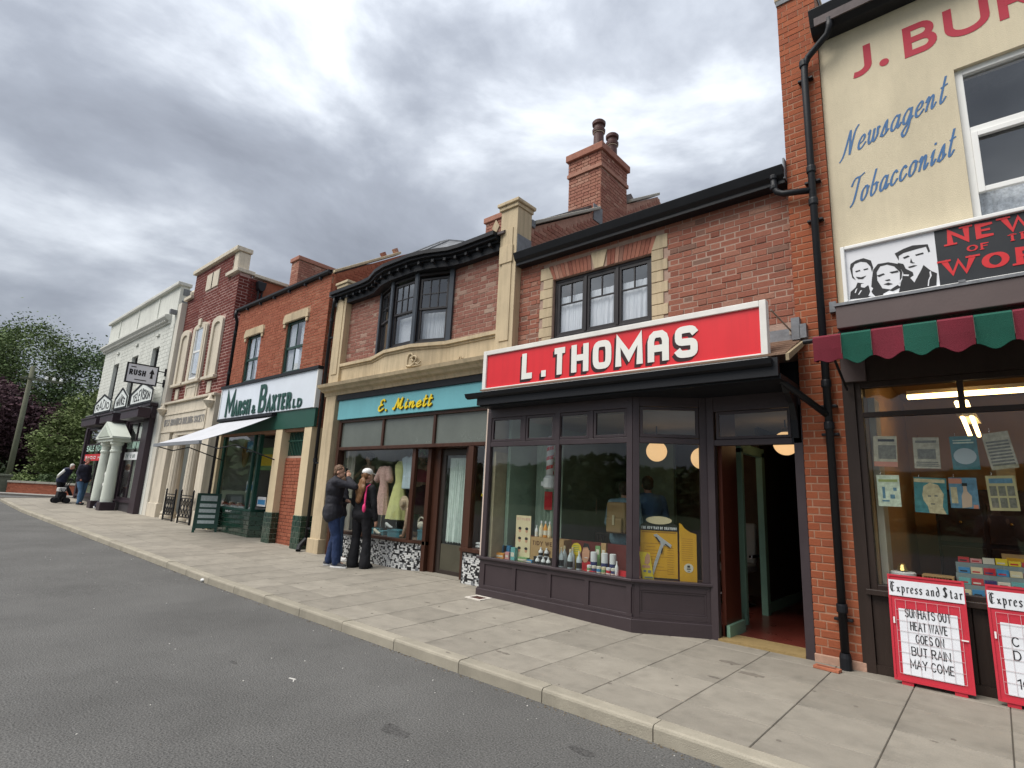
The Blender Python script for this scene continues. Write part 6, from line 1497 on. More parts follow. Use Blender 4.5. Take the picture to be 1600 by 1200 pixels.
# sign
sg = thing('butcher_sign', 'large pale blue white butcher sign with dark green raised MARSH & BAXTER LD letters', 'sign', (-13.1,5.85,3.5))
PBW = mat('sign_pale_blue_white', (.66,.71,.78), .45, .05, 2, .04, 30); DG = mat('dark_green_letter', (.012,.065,.050), .4, .1, 4, .05, 30); DGP = mat('dark_green_fascia', (.018,.075,.055), .45, .1, 4, .05, 30)
YSS = 6.0
MB().box(-16.05,-10.96,YSS,6.095,3.08,3.93).build('panel', PBW, sg, bevel=.004)
MB().box(-16.12,-10.92,YSS-.04,6.095,3.932,4.0).build('capping', BLACK, sg)
MB().box(-16.08,-16.05,YSS-.02,6.095,3.04,3.93).build('end_board', WHITE, sg); MB().box(-10.985,-10.95,YSS-.012,6.095,3.07,3.929).build('end_board', WHITE, sg)
bs = MB()
def mbt(s, x, H, W_, th, y=YSS-.006, z=3.12):
    letters(sg, DG, 'letter', s, (x,y,z), H, SANS, width=W_, th=th*.86, depth=.012, sp=.13); text(bs, s, (x+.03,YSS+.0,z-.006), H, SANS, width=W_, th=th*.86, depth=.001, sp=.13)
mbt('M',-15.66,.70,.52,.17); mbt('ARSH',-15.12,.39,.97,.24)
mbt('&',-14.04,.22,.22,.22); mbt('B',-13.67,.71,.38,.17); mbt('AXTER',-13.24,.39,1.22,.24); mbt('L',-11.92,.21,.16,.26); mbt('D',-11.72,.21,.20,.26)
bs.build('letter_backs', mat('letter_soft_grey', (.25,.3,.32), .6, .1, 3, 0), sg)['kind'] = 'stuff'
MB().box(-16.05,-10.95,6.03,6.095,2.66,3.075).build('fascia_board', DGP, mb_)
# shop pillars with green tiled feet
TL = mat('green_glazed_tile', (.010,.040,.026), .12, .25, 6, .05, 20, rand=.25, spec=.6, coat=.4)
GR = mat('tile_grout', (.36,.40,.32), .8, .1, 9, .1, 40)
tb = MB(); c = .004; tb.add([(0,1,0),(1,1,0),(1,1,1),(0,1,1),(.03,0,.04),(.97,0,.04),(.97,0,.96),(.03,0,.96)],[(4,5,6,7),(0,1,5,4),(1,2,6,5),(2,3,7,6),(3,0,4,7)]); TME = tb.mesh('tile', TL)
def tilewall(parent, p, q, z0, z1, tw=.20, th_=.105):
    L = math.hypot(q[0]-p[0], q[1]-p[1]); a = math.atan2(q[1]-p[1], q[0]-p[0]); nx_ = max(1, round(L/tw)); nz_ = max(1, round((z1-z0)/th_)); w_ = L/nx_; h_ = (z1-z0)/nz_
    for i in range(nz_):
        off = (i % 2)*.5*w_; k = -1 if off else 0; x = off-w_ if off else 0
        while x < L-.01:
            a0, a1 = max(0,x)+.004, min(L,x+w_)-.004; x += w_
            if a1-a0 < .02: continue
            link('tile', TME, parent, (p[0]+math.cos(a)*a0+math.sin(a)*.012, p[1]+math.sin(a)*a0-math.cos(a)*.012, z0+i*h_+.004), (0,0,a), (a1-a0,.012,h_-.008))
for xa, xb in ((-12.66,-12.34),(-11.34,-11.03)):
    MB().box(xa,xb,6.04,6.42,.77,2.66).build('pillar', CREAMP, mb_, bevel=.006)
    MB().box(xa-.01,xb+.01,6.03,6.43,-.05,.77).build('pillar_foot', GR, mb_)
    tilewall(mb_, (xa-.01,6.03),(xb+.01,6.03),.08,.77,.17,.115); tilewall(mb_, (xb+.01,6.03),(xb+.01,6.43),.08,.77,.2,.115)
# narrow brick infill with a barred grille over
MB().box(-12.34,-11.34,6.23,6.4,-.05,2.05).build('infill_core', MORT, mb_)
brickwork(mb_, -12.34,-11.34,.06,2.06,6.20,'x',B_PI if False else B_MB,B_MBs,limit=5,bond='flemish',seed=44)
b = MB(); [b.box(-12.30+.07*k,-12.28+.07*k,6.22,6.24,2.06,2.66) for k in range(14)]; b.box(-12.34,-11.34,6.215,6.245,2.38,2.41); b.build('window_bars', DGP, mb_)
MB().box(-12.34,-11.34,6.38,6.42,2.05,2.7).build('dark_opening', DARKROOM, mb_)
# window bay with tiled stall
WX0, WX1, WY = -15.85, -13.62, 6.14
MB().box(WX0,WX1-.01,WY+.01,6.6,-.05,.72).build('stall_riser', GR, mb_)
tilewall(mb_, (WX0,WY),(WX1,WY),.08,.72,.30,.107); tilewall(mb_, (WX1,WY),(WX1+.35,6.6),.08,.72,.3,.107)
MB().prismz([(WX1-.02,WY+.005),(WX1+.34,6.6),(WX1-.3,6.6)],-.05,.71).build('stall_riser', GR, mb_)
MB().box(WX0,WX1+.02,WY-.02,6.64,.722,.77).build('sill', DGP, mb_)
sw = MB().box(WX0,WX0+.10,WY-.0,WY+.1,.77,2.66); sw.box(WX1-.08,WX1,WY,WY+.09,.77,2.66); sw.box(-14.0,-13.93,WY+.0,WY+.08,.77,2.66); sw.box(WX0,WX1,WY,WY+.09,2.60,2.66); sw = sw.build('shop_window', DGP, mb_)
MB().box(WX0+.1,-14.0,WY+.03,WY+.036,.77,2.60).build('pane', GLASS, sw); MB().box(-13.93,WX1-.08,WY+.03,WY+.036,.77,2.60).build('pane', GLASS, sw)
MB().box(-15.98,-15.85,6.06,6.2,-.05,2.66).build('side_pilaster', CREAMP, mb_)
b = MB().box(-16,-11.1,9.6,9.7,0,2.8); b.box(-16.0,-15.9,6.3,9.6,0,2.8); b.box(-11.2,-11.1,6.4,9.6,0,2.8); b.build('shop_wall', mat('butcher_wall', (.5,.51,.47), .8, .15, 2, .1, 30), mb_)
MB().box(-16,-11.1,6.2,9.7,2.7,2.76).build('shop_ceiling', DARKROOM, mb_); MB().box(-16,-11.1,6.45,9.7,-.02,.06).build('shop_floor', MATS['red_tile_floor'], mb_)
MB().box(-15.85,-13.7,6.2,6.75,.70,.79).build('display_slab', mat('white_slab', (.55,.56,.54), .3, .05, 3, .02), mb_)
b = MB(); text(b, 'MEAT', (-15.05,WY-.013,.645), .05, SANS, width=.38, th=.2, depth=.001); b.build('small_lettering', WHITE, mb_)
R = random.Random(9)
for i in range(12):
    x = -15.6+.16*i; t = thing('meat_tray' if i % 3 else 'meat_joint', '%s of the little meat display pieces on the butcher window slab counted from the left' % (['first','second','third','fourth','fifth','sixth','seventh','eighth','ninth','tenth','eleventh','twelfth'][i]), 'meat display', (x,6.3,.79))
    if i % 3: MB().box(x-.06,x+.06,6.22,6.36,.79,.81).build('tray', W, t); MB().ell((x,6.29,.83),(.05,.05,.025),10,6).build('meat', mat('dark_meat', (.28,.06,.04), .5, .2, 20, .2, 40), t, smooth=True)
    else: MB().ell((x,6.3,.84),(.06,.08,.055),12,8).build('joint', mat('pale_meat', (.45,.2,.12), .5, .2, 20, .2, 40), t, smooth=True); MB().tube([(x-.03,6.3,.80),(x-.03,6.3,.9)],.064,10).build('string', C_['paper'], t)
b = None
for i, (px, py, w_, h_, c, lab) in enumerate(((385,700,.30,.9,'tan','large hanging side of bacon in the butcher window'),(396,735,.2,.4,'paper','pale hanging ham right of the bacon'))):
    x, z = at(px, py, 6.8); t = thing('hanging_meat', lab, 'meat', (x,6.8,z)); MB().ell((x,6.8,z-.1),(w_/2,.1,h_/2),16,12).build('joint', C_[c], t, smooth=True); MB().tube([(x,6.8,z+h_/2-.1),(x,6.8,2.7)],.008,6).build('hook', K, t)
for i, (p0, p1, lab, c) in enumerate((((386,752),(394,770),'small white price card low in the butcher window','white'),((403,776),(414,792),'blue and white notice at the right end of the butcher window','blue'),((388,683),(400,706),'dark blue notice high in the butcher window','navy'),((410,700),(425,735),'green and yellow fruit picture panel in the butcher window','green'))):
    Y = 6.22 if i < 3 else 6.9; xa, za = at(*p0, Y); xb, zb = at(*p1, Y); t = thing('notice', lab, 'notice', (xa,Y,zb)); MB().box(xa,xb,Y,Y+.01,zb,za).build('card', C_['white'] if c in ('white','blue') else C_[c], t); MB().box(xa+.03,xb-.03,Y-.004,Y-.001,zb+(za-zb)*.2,zb+(za-zb)*.7).build('print', C_['blue'] if c != 'green' else C_['yellow'], t)
# retractable awning
aw = thing('white_awning', 'white sloping shop awning on folding black arms in front of the butcher sign', 'awning', (-15,5.4,2.7))
AWM = mat('white_awning_canvas', (.50,.51,.54), .85, .08, 3, .2, 60, grime=.1)
bx, fx = (-15.75,-12.75), (-16.45,-13.35)
y1, z1, y0, z0 = 5.98, 2.98, 4.68, 2.28
b = MB(); n = 12; v = []; f = []
for i in range(n+1):
    s = i/n
    for j in range(7):
        t_ = j/6; v.append((bx[0]+(bx[1]-bx[0])*s+(fx[0]-bx[0])*t_*1.0, y1+(y0-y1)*t_, z1+(z0-z1)*t_-.03*math.sin(PI*t_)))
for i in range(n):
    for j in range(6): a = i*7+j; f.append((a,a+1,a+8,a+7))
m_ = len(v); v += [(x,y+.002,z-.006) for x,y,z in v]; f += [tuple(reversed([q+m_ for q in ff])) for ff in f]
b.add(v,f); b.build('canvas', AWM, aw)
MB().box(fx[0],fx[1]+.0,y0-.03,y0+.03,z0-.07,z0+.01).build('front_rail', mat('grey_rail', (.22,.23,.25), .5, .1, 4, .02), aw)
MB().box(-15.9,-12.7,5.90,6.05,2.99,3.06).build('blind_box', BLACK, aw)
for xa in (fx[0]+.1, fx[1]-.1):
    MB().tube([(xa,y0,z0-.05),(xa+.3,5.0,2.13),(xa+.5,5.3,2.24),(xa+.9,6.05,1.95)],.014,8).build('folding_arm', BLACK, aw)
MB().tube([(-16.02,6.02,2.9),(-16.02,6.02,.1)],.02,8).build('side_rod', BLACK, aw)
# pavement A-board
ab = thing('chalkboard_sign', 'dark green folding pavement board with small pale price panels by the butcher', 'A-board', (-15.6,5.8,.08))
DGB = mat('board_green', (.012,.05,.035), .5, .15, 4, .1, 40)
def ableaf(b, s):
    o = []; a = math.radians(68); th_ = s*.29
    for x, y, z in b.v:
        yy = y*math.cos(th_)-(z-1.0)*math.sin(th_); zz = 1.0+y*math.sin(th_)+(z-1.0)*math.cos(th_)
        o.append((-15.45+x*math.cos(a)-yy*math.sin(a), 5.85+x*math.sin(a)+yy*math.cos(a), zz+.06))
    b.v = o; return b
for s, nm in ((-1,'front_leaf'),(1,'rear_leaf')):
    b = MB(); b.box(-.28,.28,-.015,.015,.12,1.02); b.box(-.28,-.22,-.016,.016,0,.12); b.box(.22,.28,-.016,.016,0,.12)
    p_ = ableaf(b, s).build(nm, DGB, ab)
    ableaf(MB().frame(-.28,.28,.12,1.02,s*.0175,s*.024,.035), s).build('leaf_frame', DGB, p_)
    for k, (z_, h_) in enumerate(((.82,.14),(.66,.09),(.52,.09),(.38,.08),(.24,.08))):
        ableaf(MB().box(-.19,.19,s*.016,s*.020,z_,z_+h_), s).build('price_panel', mat('grey_price_panel', (.36,.42,.42), .6, .35, 40, .05, 40), p_)

dp = thing('downpipe', 'black downpipe between the maroon brick building and the orange butcher wall', 'downpipe', (-16.1,6.1,0))
MB().tube([(-16.02,6.02,6.25),(-16.02,6.02,6.1),(-16.12,6.12,5.95),(-16.12,6.12,.1)],.045,12).build('pipe', BLACK, dp, smooth=True)
for z in (5.6,4.4,2.6,1.0): MB().lathe([(.055,0),(.055,.08)],(-16.12,6.12,z),12).build('collar', BLACK, dp)
hp = thing('hopper_head', 'black rainwater hopper with twin pipes on the side wall above the butcher gutter', 'rainwater hopper', (-16.9,6.95,7.3))
MB().prismx([(6.80,7.62),(7.08,7.62),(7.04,7.38),(6.98,7.30),(6.90,7.30),(6.84,7.38)],-16.96,-16.74).build('hopper', BLACK, hp, bevel=.02)
for y in (6.89,7.0): MB().tube([(-16.85,y,7.32),(-16.85,y,6.5)],.03,8).build('pipe', BLACK, hp)
# ================================================================== building society
YS_ = 6.3
def U(x, z, Y1, Y0=6.2): k = Y1/Y0; return x*k, CAMH+(z-CAMH)*k
bs = thing('building_society', 'dark maroon brick building with pale stone ground floor and stepped gable', 'building', (-19.2, YS_, .15))
WXL, WXR = -21.3, -16.98
gab = [(-21.3,3.9),(WXR,3.9),(WXR,7.78),(-17.62,7.82),(-17.62,8.58),(-20.78,8.58),(-20.78,7.70),(-21.3,7.70)]
MB().prism(gab, YS_+.004, YS_+.33).build('mortar_wall', mat('light_mortar_joint', (.40,.26,.23), .95, .1, 9, .3, 60), bs)
ws = [(-21.12,-20.30,4.58,6.50,'blind'),(-19.98,-18.76,4.58,6.55,'glass'),(-18.38,-17.54,4.58,6.52,'blind')]
holes = [(a,c,d,e) for a, c, d, e, k in ws]+[(-19.98,-18.76,3.9,4.5),(-19.62,-18.6,7.7,8.3)]
brickwork(bs, -21.3,WXR,3.95,7.80,YS_,'x',B_WB,B_WBs,holes=holes,limit=290,bond='stretcher',seed=61,proud=.003,L=.30,C=.10,J=.018)
brickwork(bs, WXR,-16.1,3.95,6.3,YS_,'x',B_WB,B_WBs,limit=0,bond='stretcher',seed=66,proud=.003,L=.30,C=.10,J=.018); MB().box(WXR,-16.1,YS_+.004,YS_+.3,3.9,6.25).build('mortar_wall', MATS['light_mortar_joint'], bs)
brickwork(bs, -20.78,-17.62,7.75,8.56,YS_,'x',B_WB,B_WBs,holes=holes,limit=0,bond='stretcher',seed=62,L=.30,C=.10,J=.018)
brickwork(bs, YS_,YS_+.75,6.2,7.72,WXR+.004,'y+',B_WB,B_WBs,limit=0,bond='stretcher',seed=63,L=.30,C=.10,J=.018)
MB().box(WXR-.3,WXR-.032,YS_+.04,YS_+.75,5.9,7.75).build('return_core', MATS['light_mortar_joint'], bs)
MB().box(WXR-.3,WXR,YS_+.75,9.0,5.9,7.74).build('side_wall', B_MBs, bs)
MB().box(-20.9,-17.2,YS_-.10,YS_+.4,8.58,8.72).build('gable_coping', STONE2, bs, bevel=.015)
MB().box(-17.6,-17.25,YS_+.0,YS_+.38,7.92,8.58).build('corner_block', STONE2, bs, bevel=.05)
MB().box(-17.85,WXR+.06,YS_-.10,YS_+.45,7.80,7.92).build('shoulder_coping', STONE2, bs, bevel=.015)
MB().box(-21.4,-20.7,YS_-.10,YS_+.4,7.70,7.82).build('shoulder_coping', STONE2, bs, bevel=.015)
MB().lathe([(.1,0),(.16,.06),(.17,.14),(.1,.22),(.05,.26)],(-20.95,YS_+.1,7.82),12).build('urn', STONE2, bs)
MB().box(WXR-.12,WXR+.10,YS_+.45,9.3,7.76,7.86).build('side_coping', STONE2, bs, bevel=.01)
b = MB().box(-19.62,-18.6,YS_-.03,YS_+.04,7.72,8.28); b.build('tablet', STONE2, bs); MB().box(-19.13,-19.09,YS_-.045,YS_-.0301,7.72,8.28).build('tablet_joint', JOINT, bs)
for a, c, d, e, k in ws:
    m = (a+c)/2; hw = (c-a)/2
    arcp = [(m+hw*math.cos(t), e-.18+.18*math.sin(t)) for t in [PI*q/10 for q in range(11)]]
    inn = [(m+(hw-.17)*math.cos(t), e-.32+.14*math.sin(t)) for t in [PI*q/10 for q in range(11)]]
    poly = [(c,d)]+arcp+[(a,d),(a+.17,d)]+inn[::-1]+[(c-.17,d)]
    wn = MB().prism(poly, YS_-.07, YS_+.0).build('window', STONE2, bs)
    if k == 'blind': MB().box(a+.1,c-.1,YS_-.02,YS_-.005,d,e-.1).build('blind_panel', STONE2, wn)
    else:
        MB().frame(a+.25,c-.25,d+.05,e-.15,YS_-.06,YS_-.02,.06,hbars=((d+e)/2,)).build('sash_frame', WHITE, wn); MB().box(a+.3,c-.3,YS_-.04,YS_-.035,d+.1,e-.2).build('pane', UGLASS, wn); MB().box(a+.1,c-.1,YS_-.012,YS_-.004,d,e-.1).build('dark_backing', DARKROOM, wn)  # dark backing panel paints the unlit room behind the pane
        b = MB(); curtain(b,a+.3,c-.3,d+.05,e-.2,YS_-.025,3,.006,20,4); b.build('curtain', NET, wn); MB().box(a+.1,a+.26,YS_-.09,YS_-.0,d,e-.15).build('inner_jamb', STONE2, wn); MB().box(c-.26,c-.1,YS_-.09,YS_-.0,d,e-.15).build('inner_jamb', STONE2, wn)
        MB().prism([(m-.09,e-.12),(m+.09,e-.12),(m+.13,e+.12),(m-.13,e+.12)],YS_-.12,YS_-.07).build('keystone', STONE2, wn)
    MB().box(a-.08,c+.08,YS_-.13,YS_+.0,d-.09,d-.001).build('sill', STONE2, wn, bevel=.01)
    if k == 'blind': MB().box(m-.15,m+.15,YS_-.03,YS_+.03,d-.52,d-.16).build('apron_tablet', STONE2, wn)
MB().box(-19.9,-18.85,YS_-.04,YS_+.03,3.95,4.48).build('apron_panel', STONE2, bs); MB().frame(-19.8,-18.95,4.02,4.42,YS_-.06,YS_-.041,.06).build('apron_moulding', STONE2, bs)
# stone ground floor
MB().box(-21.5,WXR,6.18,6.5,2.9,3.88).build('entablature', STONE2, bs, bevel=.01)
MB().box(-21.55,WXR+.02,6.10,6.5,3.881,3.96).build('cornice', STONE2, bs, bevel=.015)
MB().frame(-21.25,-17.5,2.92,3.56,6.155,6.1799,.05).build('panel_moulding', STONE2, bs)
b = MB(); text(b, 'WEST BROMWICH BUILDING SOCIETY', (-21.1,6.18,3.14), .22, SANS, width=3.5, th=.13, depth=.012, sp=.16); b.build('carved_lettering', mat('letter_grey', (.28,.27,.26), .8, .1, 3, .1, 30), bs)
for x0 in (-21.4,-17.35):
    b = MB(); b.lathe([(.05,0),(.12,.08),(.2,.2),(.1,.26),(.03,.4)],(x0+.15,6.12,3.52),12); [b.tube([(x0+.15,6.08,3.66),(x0+.15+.16*math.cos(a),6.06,3.66+.16*math.sin(a))],.025,6) for a in (0,.8,1.6,2.4,3.1)]; b.build('carved_shell', STONE2, bs)
MB().box(-21.5,-20.4,6.18,6.5,.0,2.9).build('flank_pier', STONE2, bs, bevel=.01); MB().box(-17.5,WXR,6.16,6.5,.0,2.9).build('flank_pier', STONE2, bs, bevel=.01)
MB().box(-21.53,-20.36,6.13,6.5,-.05,.62).build('pier_base', STONE2, bs, bevel=.015); MB().box(-17.55,WXR+.01,6.11,6.5,-.05,.55).build('pier_base', STONE2, bs, bevel=.015)
MB().box(-20.1,-17.5,6.95,7.05,0,2.9).build('porch_back', mat('porch_stone', (.50,.42,.33), .85, .1, 2, .2, 60), bs); MB().box(-20.1,-17.5,6.2,7.0,2.8,2.9).build('porch_soffit', STONE2, bs)
MB().box(-18.55,-18.45,6.45,7.0,0,2.9).build('porch_divider', MATS['porch_stone'], bs)
for xc in (-19.92,-18.50):
    b = MB(); prof = []
    zb, zt = .38, 2.72
    v = []; f = []; seg = 48
    for (r, z) in ((.185,.42),(.18,1.2),(.16,2.55)):
        for k in range(seg):
            rr = r*(1-.07*(k % 4 in (0,)) ); v.append((xc+rr*math.cos(2*PI*k/seg), 6.38+rr*math.sin(2*PI*k/seg), z))
    for i in range(2):
        for k in range(seg): f.append((i*seg+k,i*seg+(k+1)%seg,(i+1)*seg+(k+1)%seg,(i+1)*seg+k))
    b.add(v,f); col = b.build('fluted_column', STONE2, bs)
    MB().lathe([(.24,0),(.24,.12),(.21,.14),(.23,.2),(.21,.26),(.188,.28)],(xc,6.38,.14),24).build('column_base', STONE2, col, smooth=False)
    MB().lathe([(.165,0),(.18,.05),(.21,.12),(.24,.14),(.24,.26)],(xc,6.38,2.55),24).build('capital', STONE2, col)
rl = thing('iron_railing', 'black wrought iron railing panel between the pale fluted columns, left of the pair', 'railing', (-19.9,6.12,.13), 'iron railings of the building society porch')
def rail(t, x0, x1, y):
    for xx in (x0,x1): MB().box(xx-.02,xx+.02,y-.02,y+.02,.1,1.05).lathe([(.02,0),(.035,.03),(.005,.08)],(xx,y,1.05),8).build('post', BLACK, t)
    b = MB()
    for z in (.20,.34,.86,.94): b.box(x0,x1,y-.012,y+.012,z,z+.025)
    b.build('rail_bar', BLACK, t)
    n = 4; b = MB()
    for k in range(n):
        xa = x0+(x1-x0)*(k+.5)/n; w_ = (x1-x0)/n*.42
        b.tube([(xa+w_*math.sin(a), y, .36+.5*a/(2*PI)) for a in [2*PI*q/16 for q in range(17)]],.011,5); b.tube([(xa-w_*math.sin(a), y, .36+.5*a/(2*PI)) for a in [2*PI*q/16 for q in range(17)]],.011,5)
        b.box(xa-.008,xa+.008,y-.008,y+.008,.34,.87)
    b.build('scrollwork', BLACK, t)
rail(rl,-19.42,-18.62,6.08)
rl2 = thing('iron_railing', 'black wrought iron railing panel nearest the folding A-board, right of the pair', 'railing', (-18.4,6.12,.13), 'iron railings of the building society porch'); rail(rl2,-18.16,-17.22,6.08)

# ================================================================== white corner building
YW = 6.1
wb = thing('white_building', 'white painted brick corner building with parapet and dark plum radio shopfront', 'building', (-26,YW,.2))
def W3(x, z): return x*YW/6.3, CAMH+(z-CAMH)*YW/6.3
XA, XB = W3(-31.6,0)[0], W3(-22.3,0)[0]
wz = W3(0,6.38)[1]; zc0 = W3(0,7.15)[1]; zc1 = W3(0,7.42)[1]; ztop = W3(0,8.55)[1]
wins = [(W3(-29.7,0)[0],W3(-28.87,0)[0]),(W3(-27.0,0)[0],W3(-26.14,0)[0]),(W3(-24.35,0)[0],W3(-23.54,0)[0])]
b = MB(); xs_ = [XA]+[q for w_ in wins for q in w_]+[XB]
for i in range(0,len(xs_),2): b.box(xs_[i],xs_[i+1],YW,YW+.3,3.9,zc0)
for a, c in wins: b.box(a,c,YW,YW+.3,wz,zc0)
b.box(XA,XB,YW,YW+.3,zc0,ztop); b.box(XA,XA+.3,YW+.3,14,-.2,ztop-.5); b.box(XB-.3,XB,YW+.3,9,-.2,ztop-.2); b.box(XA,XB,13.8,14,-.2,ztop-.5)
b.build('brick_wall', WHITEW, wb)
# painted courses: long shallow recessed joints on the facade
b = MB(); z = 4.2
while z < zc0-.05: b.box(XA,XB-.02,YW-.0035,YW-.001,z,z+.065) if False else None; z += .075
for i in range(0,len(xs_),2):
    for q in brick_layout(xs_[i]+.0,xs_[i+1]-.0,4.2,zc0-.02,[],L=.45,C=.15,J=.02,seed=70+i): b.box(q[0],q[1],YW-.006,YW-.001,q[2],q[3],0,q[4])
b.build('painted_courses', WHITEW, wb)['kind'] = 'stuff'
for q in brick_layout(YW+.02,YW+.35,.2,8.0,[],L=.3,C=.15,J=.02,seed=77): pass
WSM = mat('white_grey_stone', (.60,.60,.56), .8, .08, 2.5, .3, 60, grime=.2)
b = MB().box(XA-.10,XB+.06,YW-.12,YW+.35,ztop,ztop+.13); b.build('parapet_coping', WSM, wb, bevel=.02)
MB().prismx([(YW-.22,zc1-.05),(YW-.22,zc1+.02),(YW,zc1+.08),(YW,zc0),(YW-.05,zc0),(YW-.07,zc0+.08),(YW-.14,zc0+.12)],XA-.25,XB-.45).build('cornice', WSM, wb)
b = MB(); x = XA
while x < XB-.6: b.box(x,x+.09,YW-.15,YW-.05,zc0+.06,zc0+.13); x += .18
b.build('dentil_course', WSM, wb)['kind'] = 'stuff'
for xx in (W3(-29.86,0)[0],W3(-27.14,0)[0],W3(-24.55,0)[0]): MB().box(xx-.05,xx+.05,YW-.03,YW,zc1+.1,ztop-.02).build('parapet_pier', WHITEW, wb)
MB().box(XB-.12,XB+.02,YW-.2,YW+.05,zc1-.02,zc1+.14).build('rain_outlet', LEAD, wb)
MB().box(XB-.05,XB+.012,YW+.1,YW+.6,ztop-.35,ztop-.1).build('lead_flashing', LEAD, wb); MB().box(XB-.05,XB+.012,YW+.1,YW+.6,ztop-.8,ztop-.55).build('lead_flashing', LEAD, wb)
MB().box(XB,XB+.35,YW+.02,YW+.3,0,7.6).build('quoin_strip', mat('pale_grey_cream_strip', (.60,.57,.50), .8, .08, 2, .2, 40), wb)
for a, c in wins:
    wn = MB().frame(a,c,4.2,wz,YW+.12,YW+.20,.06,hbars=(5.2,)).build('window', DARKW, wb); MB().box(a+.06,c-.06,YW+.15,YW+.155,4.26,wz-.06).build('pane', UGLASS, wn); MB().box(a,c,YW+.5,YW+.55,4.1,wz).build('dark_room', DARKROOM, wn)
    MB().box((a+c)/2-.15,(a+c)/2+.15,YW-.06,YW-.001,wz+.42,wz+.50).build('boss', WHITEW, wn)
MB().box(a-.0,XB+.0,YW+.01,YW+.3,0,3.9).build('corner_wall', WHITEW, wb)
# shopfront
PL = mat('plum_black_shopfront', (.035,.022,.030), .45, .15, 4, .08, 40)
zt = 3.98
b = MB(); b.box(XA,XB-.25,5.95,YW-.001,3.45,zt-.1); b.box(XA-.1,XB-.2,5.85,YW-.001,zt-.098,zt); b.build('fascia_board', PL, wb)
MB().box(XA-.1,XB-.2,5.82,YW-.001,zt+.001,zt+.03).build('lead_capping', LEAD, wb)
# box blinds projecting over the three bays
for i, (xa, xb) in enumerate(((-29.4,-27.0),(-26.4,-24.6),(-23.6,-21.57))):
    b = MB().box(xa,xb,5.48,5.85,3.42,3.70); b.box(xa,xb,5.44,5.85,3.70,3.76); b.build('blind_box', PL, wb, bevel=.01)
    MB().box(xa,xb,5.52,5.8,3.762,3.79).build('blind_box_lead', LEAD, wb)
# pilasters, windows
for xa, xb in ((XA,XA+.25),(-26.3,-25.95),(-24.8,-24.42),(-22.5,XB-.27)):
    MB().box(xa,xb,5.93,YW-.0,-.1,3.45).build('shop_pilaster', PL, wb, bevel=.01)
for xa, xb, hm in ((XA+.25,-26.3,True),(-24.42,-22.5,True)):
    MB().box(xa,xb,5.99,YW,-.1,.52).build('stall_riser', mat('dark_grey_stall', (.05,.045,.05), .5, .1, 4, .05, 40), wb); MB().box(xa,xb,5.94,YW,.521,.60).build('window_sill', PL, wb)
    wn = MB().frame(xa,xb,.60,3.45,6.0,6.08,.09,bars=((xa+xb)/2+.15,),hbars=(2.7,),bw=.07).build('shop_window', PL, wb)
    MB().box(xa+.09,xb-.09,6.03,6.036,.69,3.36).build('pane', GLASS, wn)
    b = MB()
    for k in range(5): x0_ = xa+.2+(xb-xa-.4)*k/5; curtain(b,x0_,x0_+.14+.05*(k%2),.65,2.6,6.3,2,.015,10,3)
    b.build('display_drape', mat('cream_display_drape', (.5,.45,.3), .9, .1, 4, .1), wn)
    b = MB(); text(b, 'SALE NOW ON' if xa > -26 else 'SALE NOW ON', (xa+.25,6.0,2.42), .26, SANS, width=(xb-xa)-.5, th=.2, depth=.004); b.build('window_lettering', mat('pale_green_letter', (.45,.65,.55), .6, .05, 3, 0), wn)
    c = C_['red'] if xa < -27 else C_['white']
    MB().box(xa+.15,xb-.25,5.995,5.999,2.02,2.30).build('window_banner', c, wn)
    b = MB(); text(b, 'RADIO HIRE' if xa < -27 else 'TV 50 00', (xa+.3,5.995,2.09),.13,SANS,width=(xb-xa)-.8,th=.22,depth=.002); b.build('banner_lettering', C_['white'] if xa < -27 else MATS['dark_green_letter'], wn)
MB().box(XA,XB-.3,9.5,9.6,0,3.9).build('shop_wall', DARKROOM, wb); MB().box(XA,XB-.3,6.1,9.6,3.4,3.45).build('shop_ceiling', DARKROOM, wb); MB().box(XA+.3,XB-.3,6.1,9.6,.1,.16).build('shop_floor', DK, wb)
MB().box(-25.95,-24.8,6.5,6.56,.1,3.4).build('door', PL, wb)
# porch: two fat pale columns and a pediment
pc = thing('shop_porch', 'pale green white porch of two stout columns with a triangular pediment', 'porch', (-26.3,5.6,.2))
PGR = mat('pale_green_white_paint', (.60,.64,.57), .6, .05, 2, .1, 40)
cxs = (-25.35,-24.05)
for i, xc in enumerate(cxs):
    MB().box(xc-.23,xc+.23,5.42,5.88,.05,.50).build('plinth_block', PL, pc, bevel=.02)
    MB().lathe([(.19,.5),(.195,.6),(.185,1.2),(.155,2.25),(.18,2.28),(.18,2.33),(.155,2.36),(.155,2.5),(.21,2.56),(.21,2.66)],(xc,5.65,0),28).build('column', PGR, pc, smooth=False)
MB().box(-25.72,-23.72,5.42,5.99,2.66,2.76).build('entablature', PGR, pc)
MB().prism([(-25.85,2.761),(-23.6,2.761),(-23.6,2.83),(-24.72,3.40),(-25.85,2.83)],5.36,5.93).build('pediment', PGR, pc)
MB().prism([(-25.5,2.83),(-23.95,2.83),(-24.72,3.24)],5.335,5.359).build('tympanum', mat('shaded_green_tympanum', (.42,.46,.40), .7, .05, 2, .1), pc)
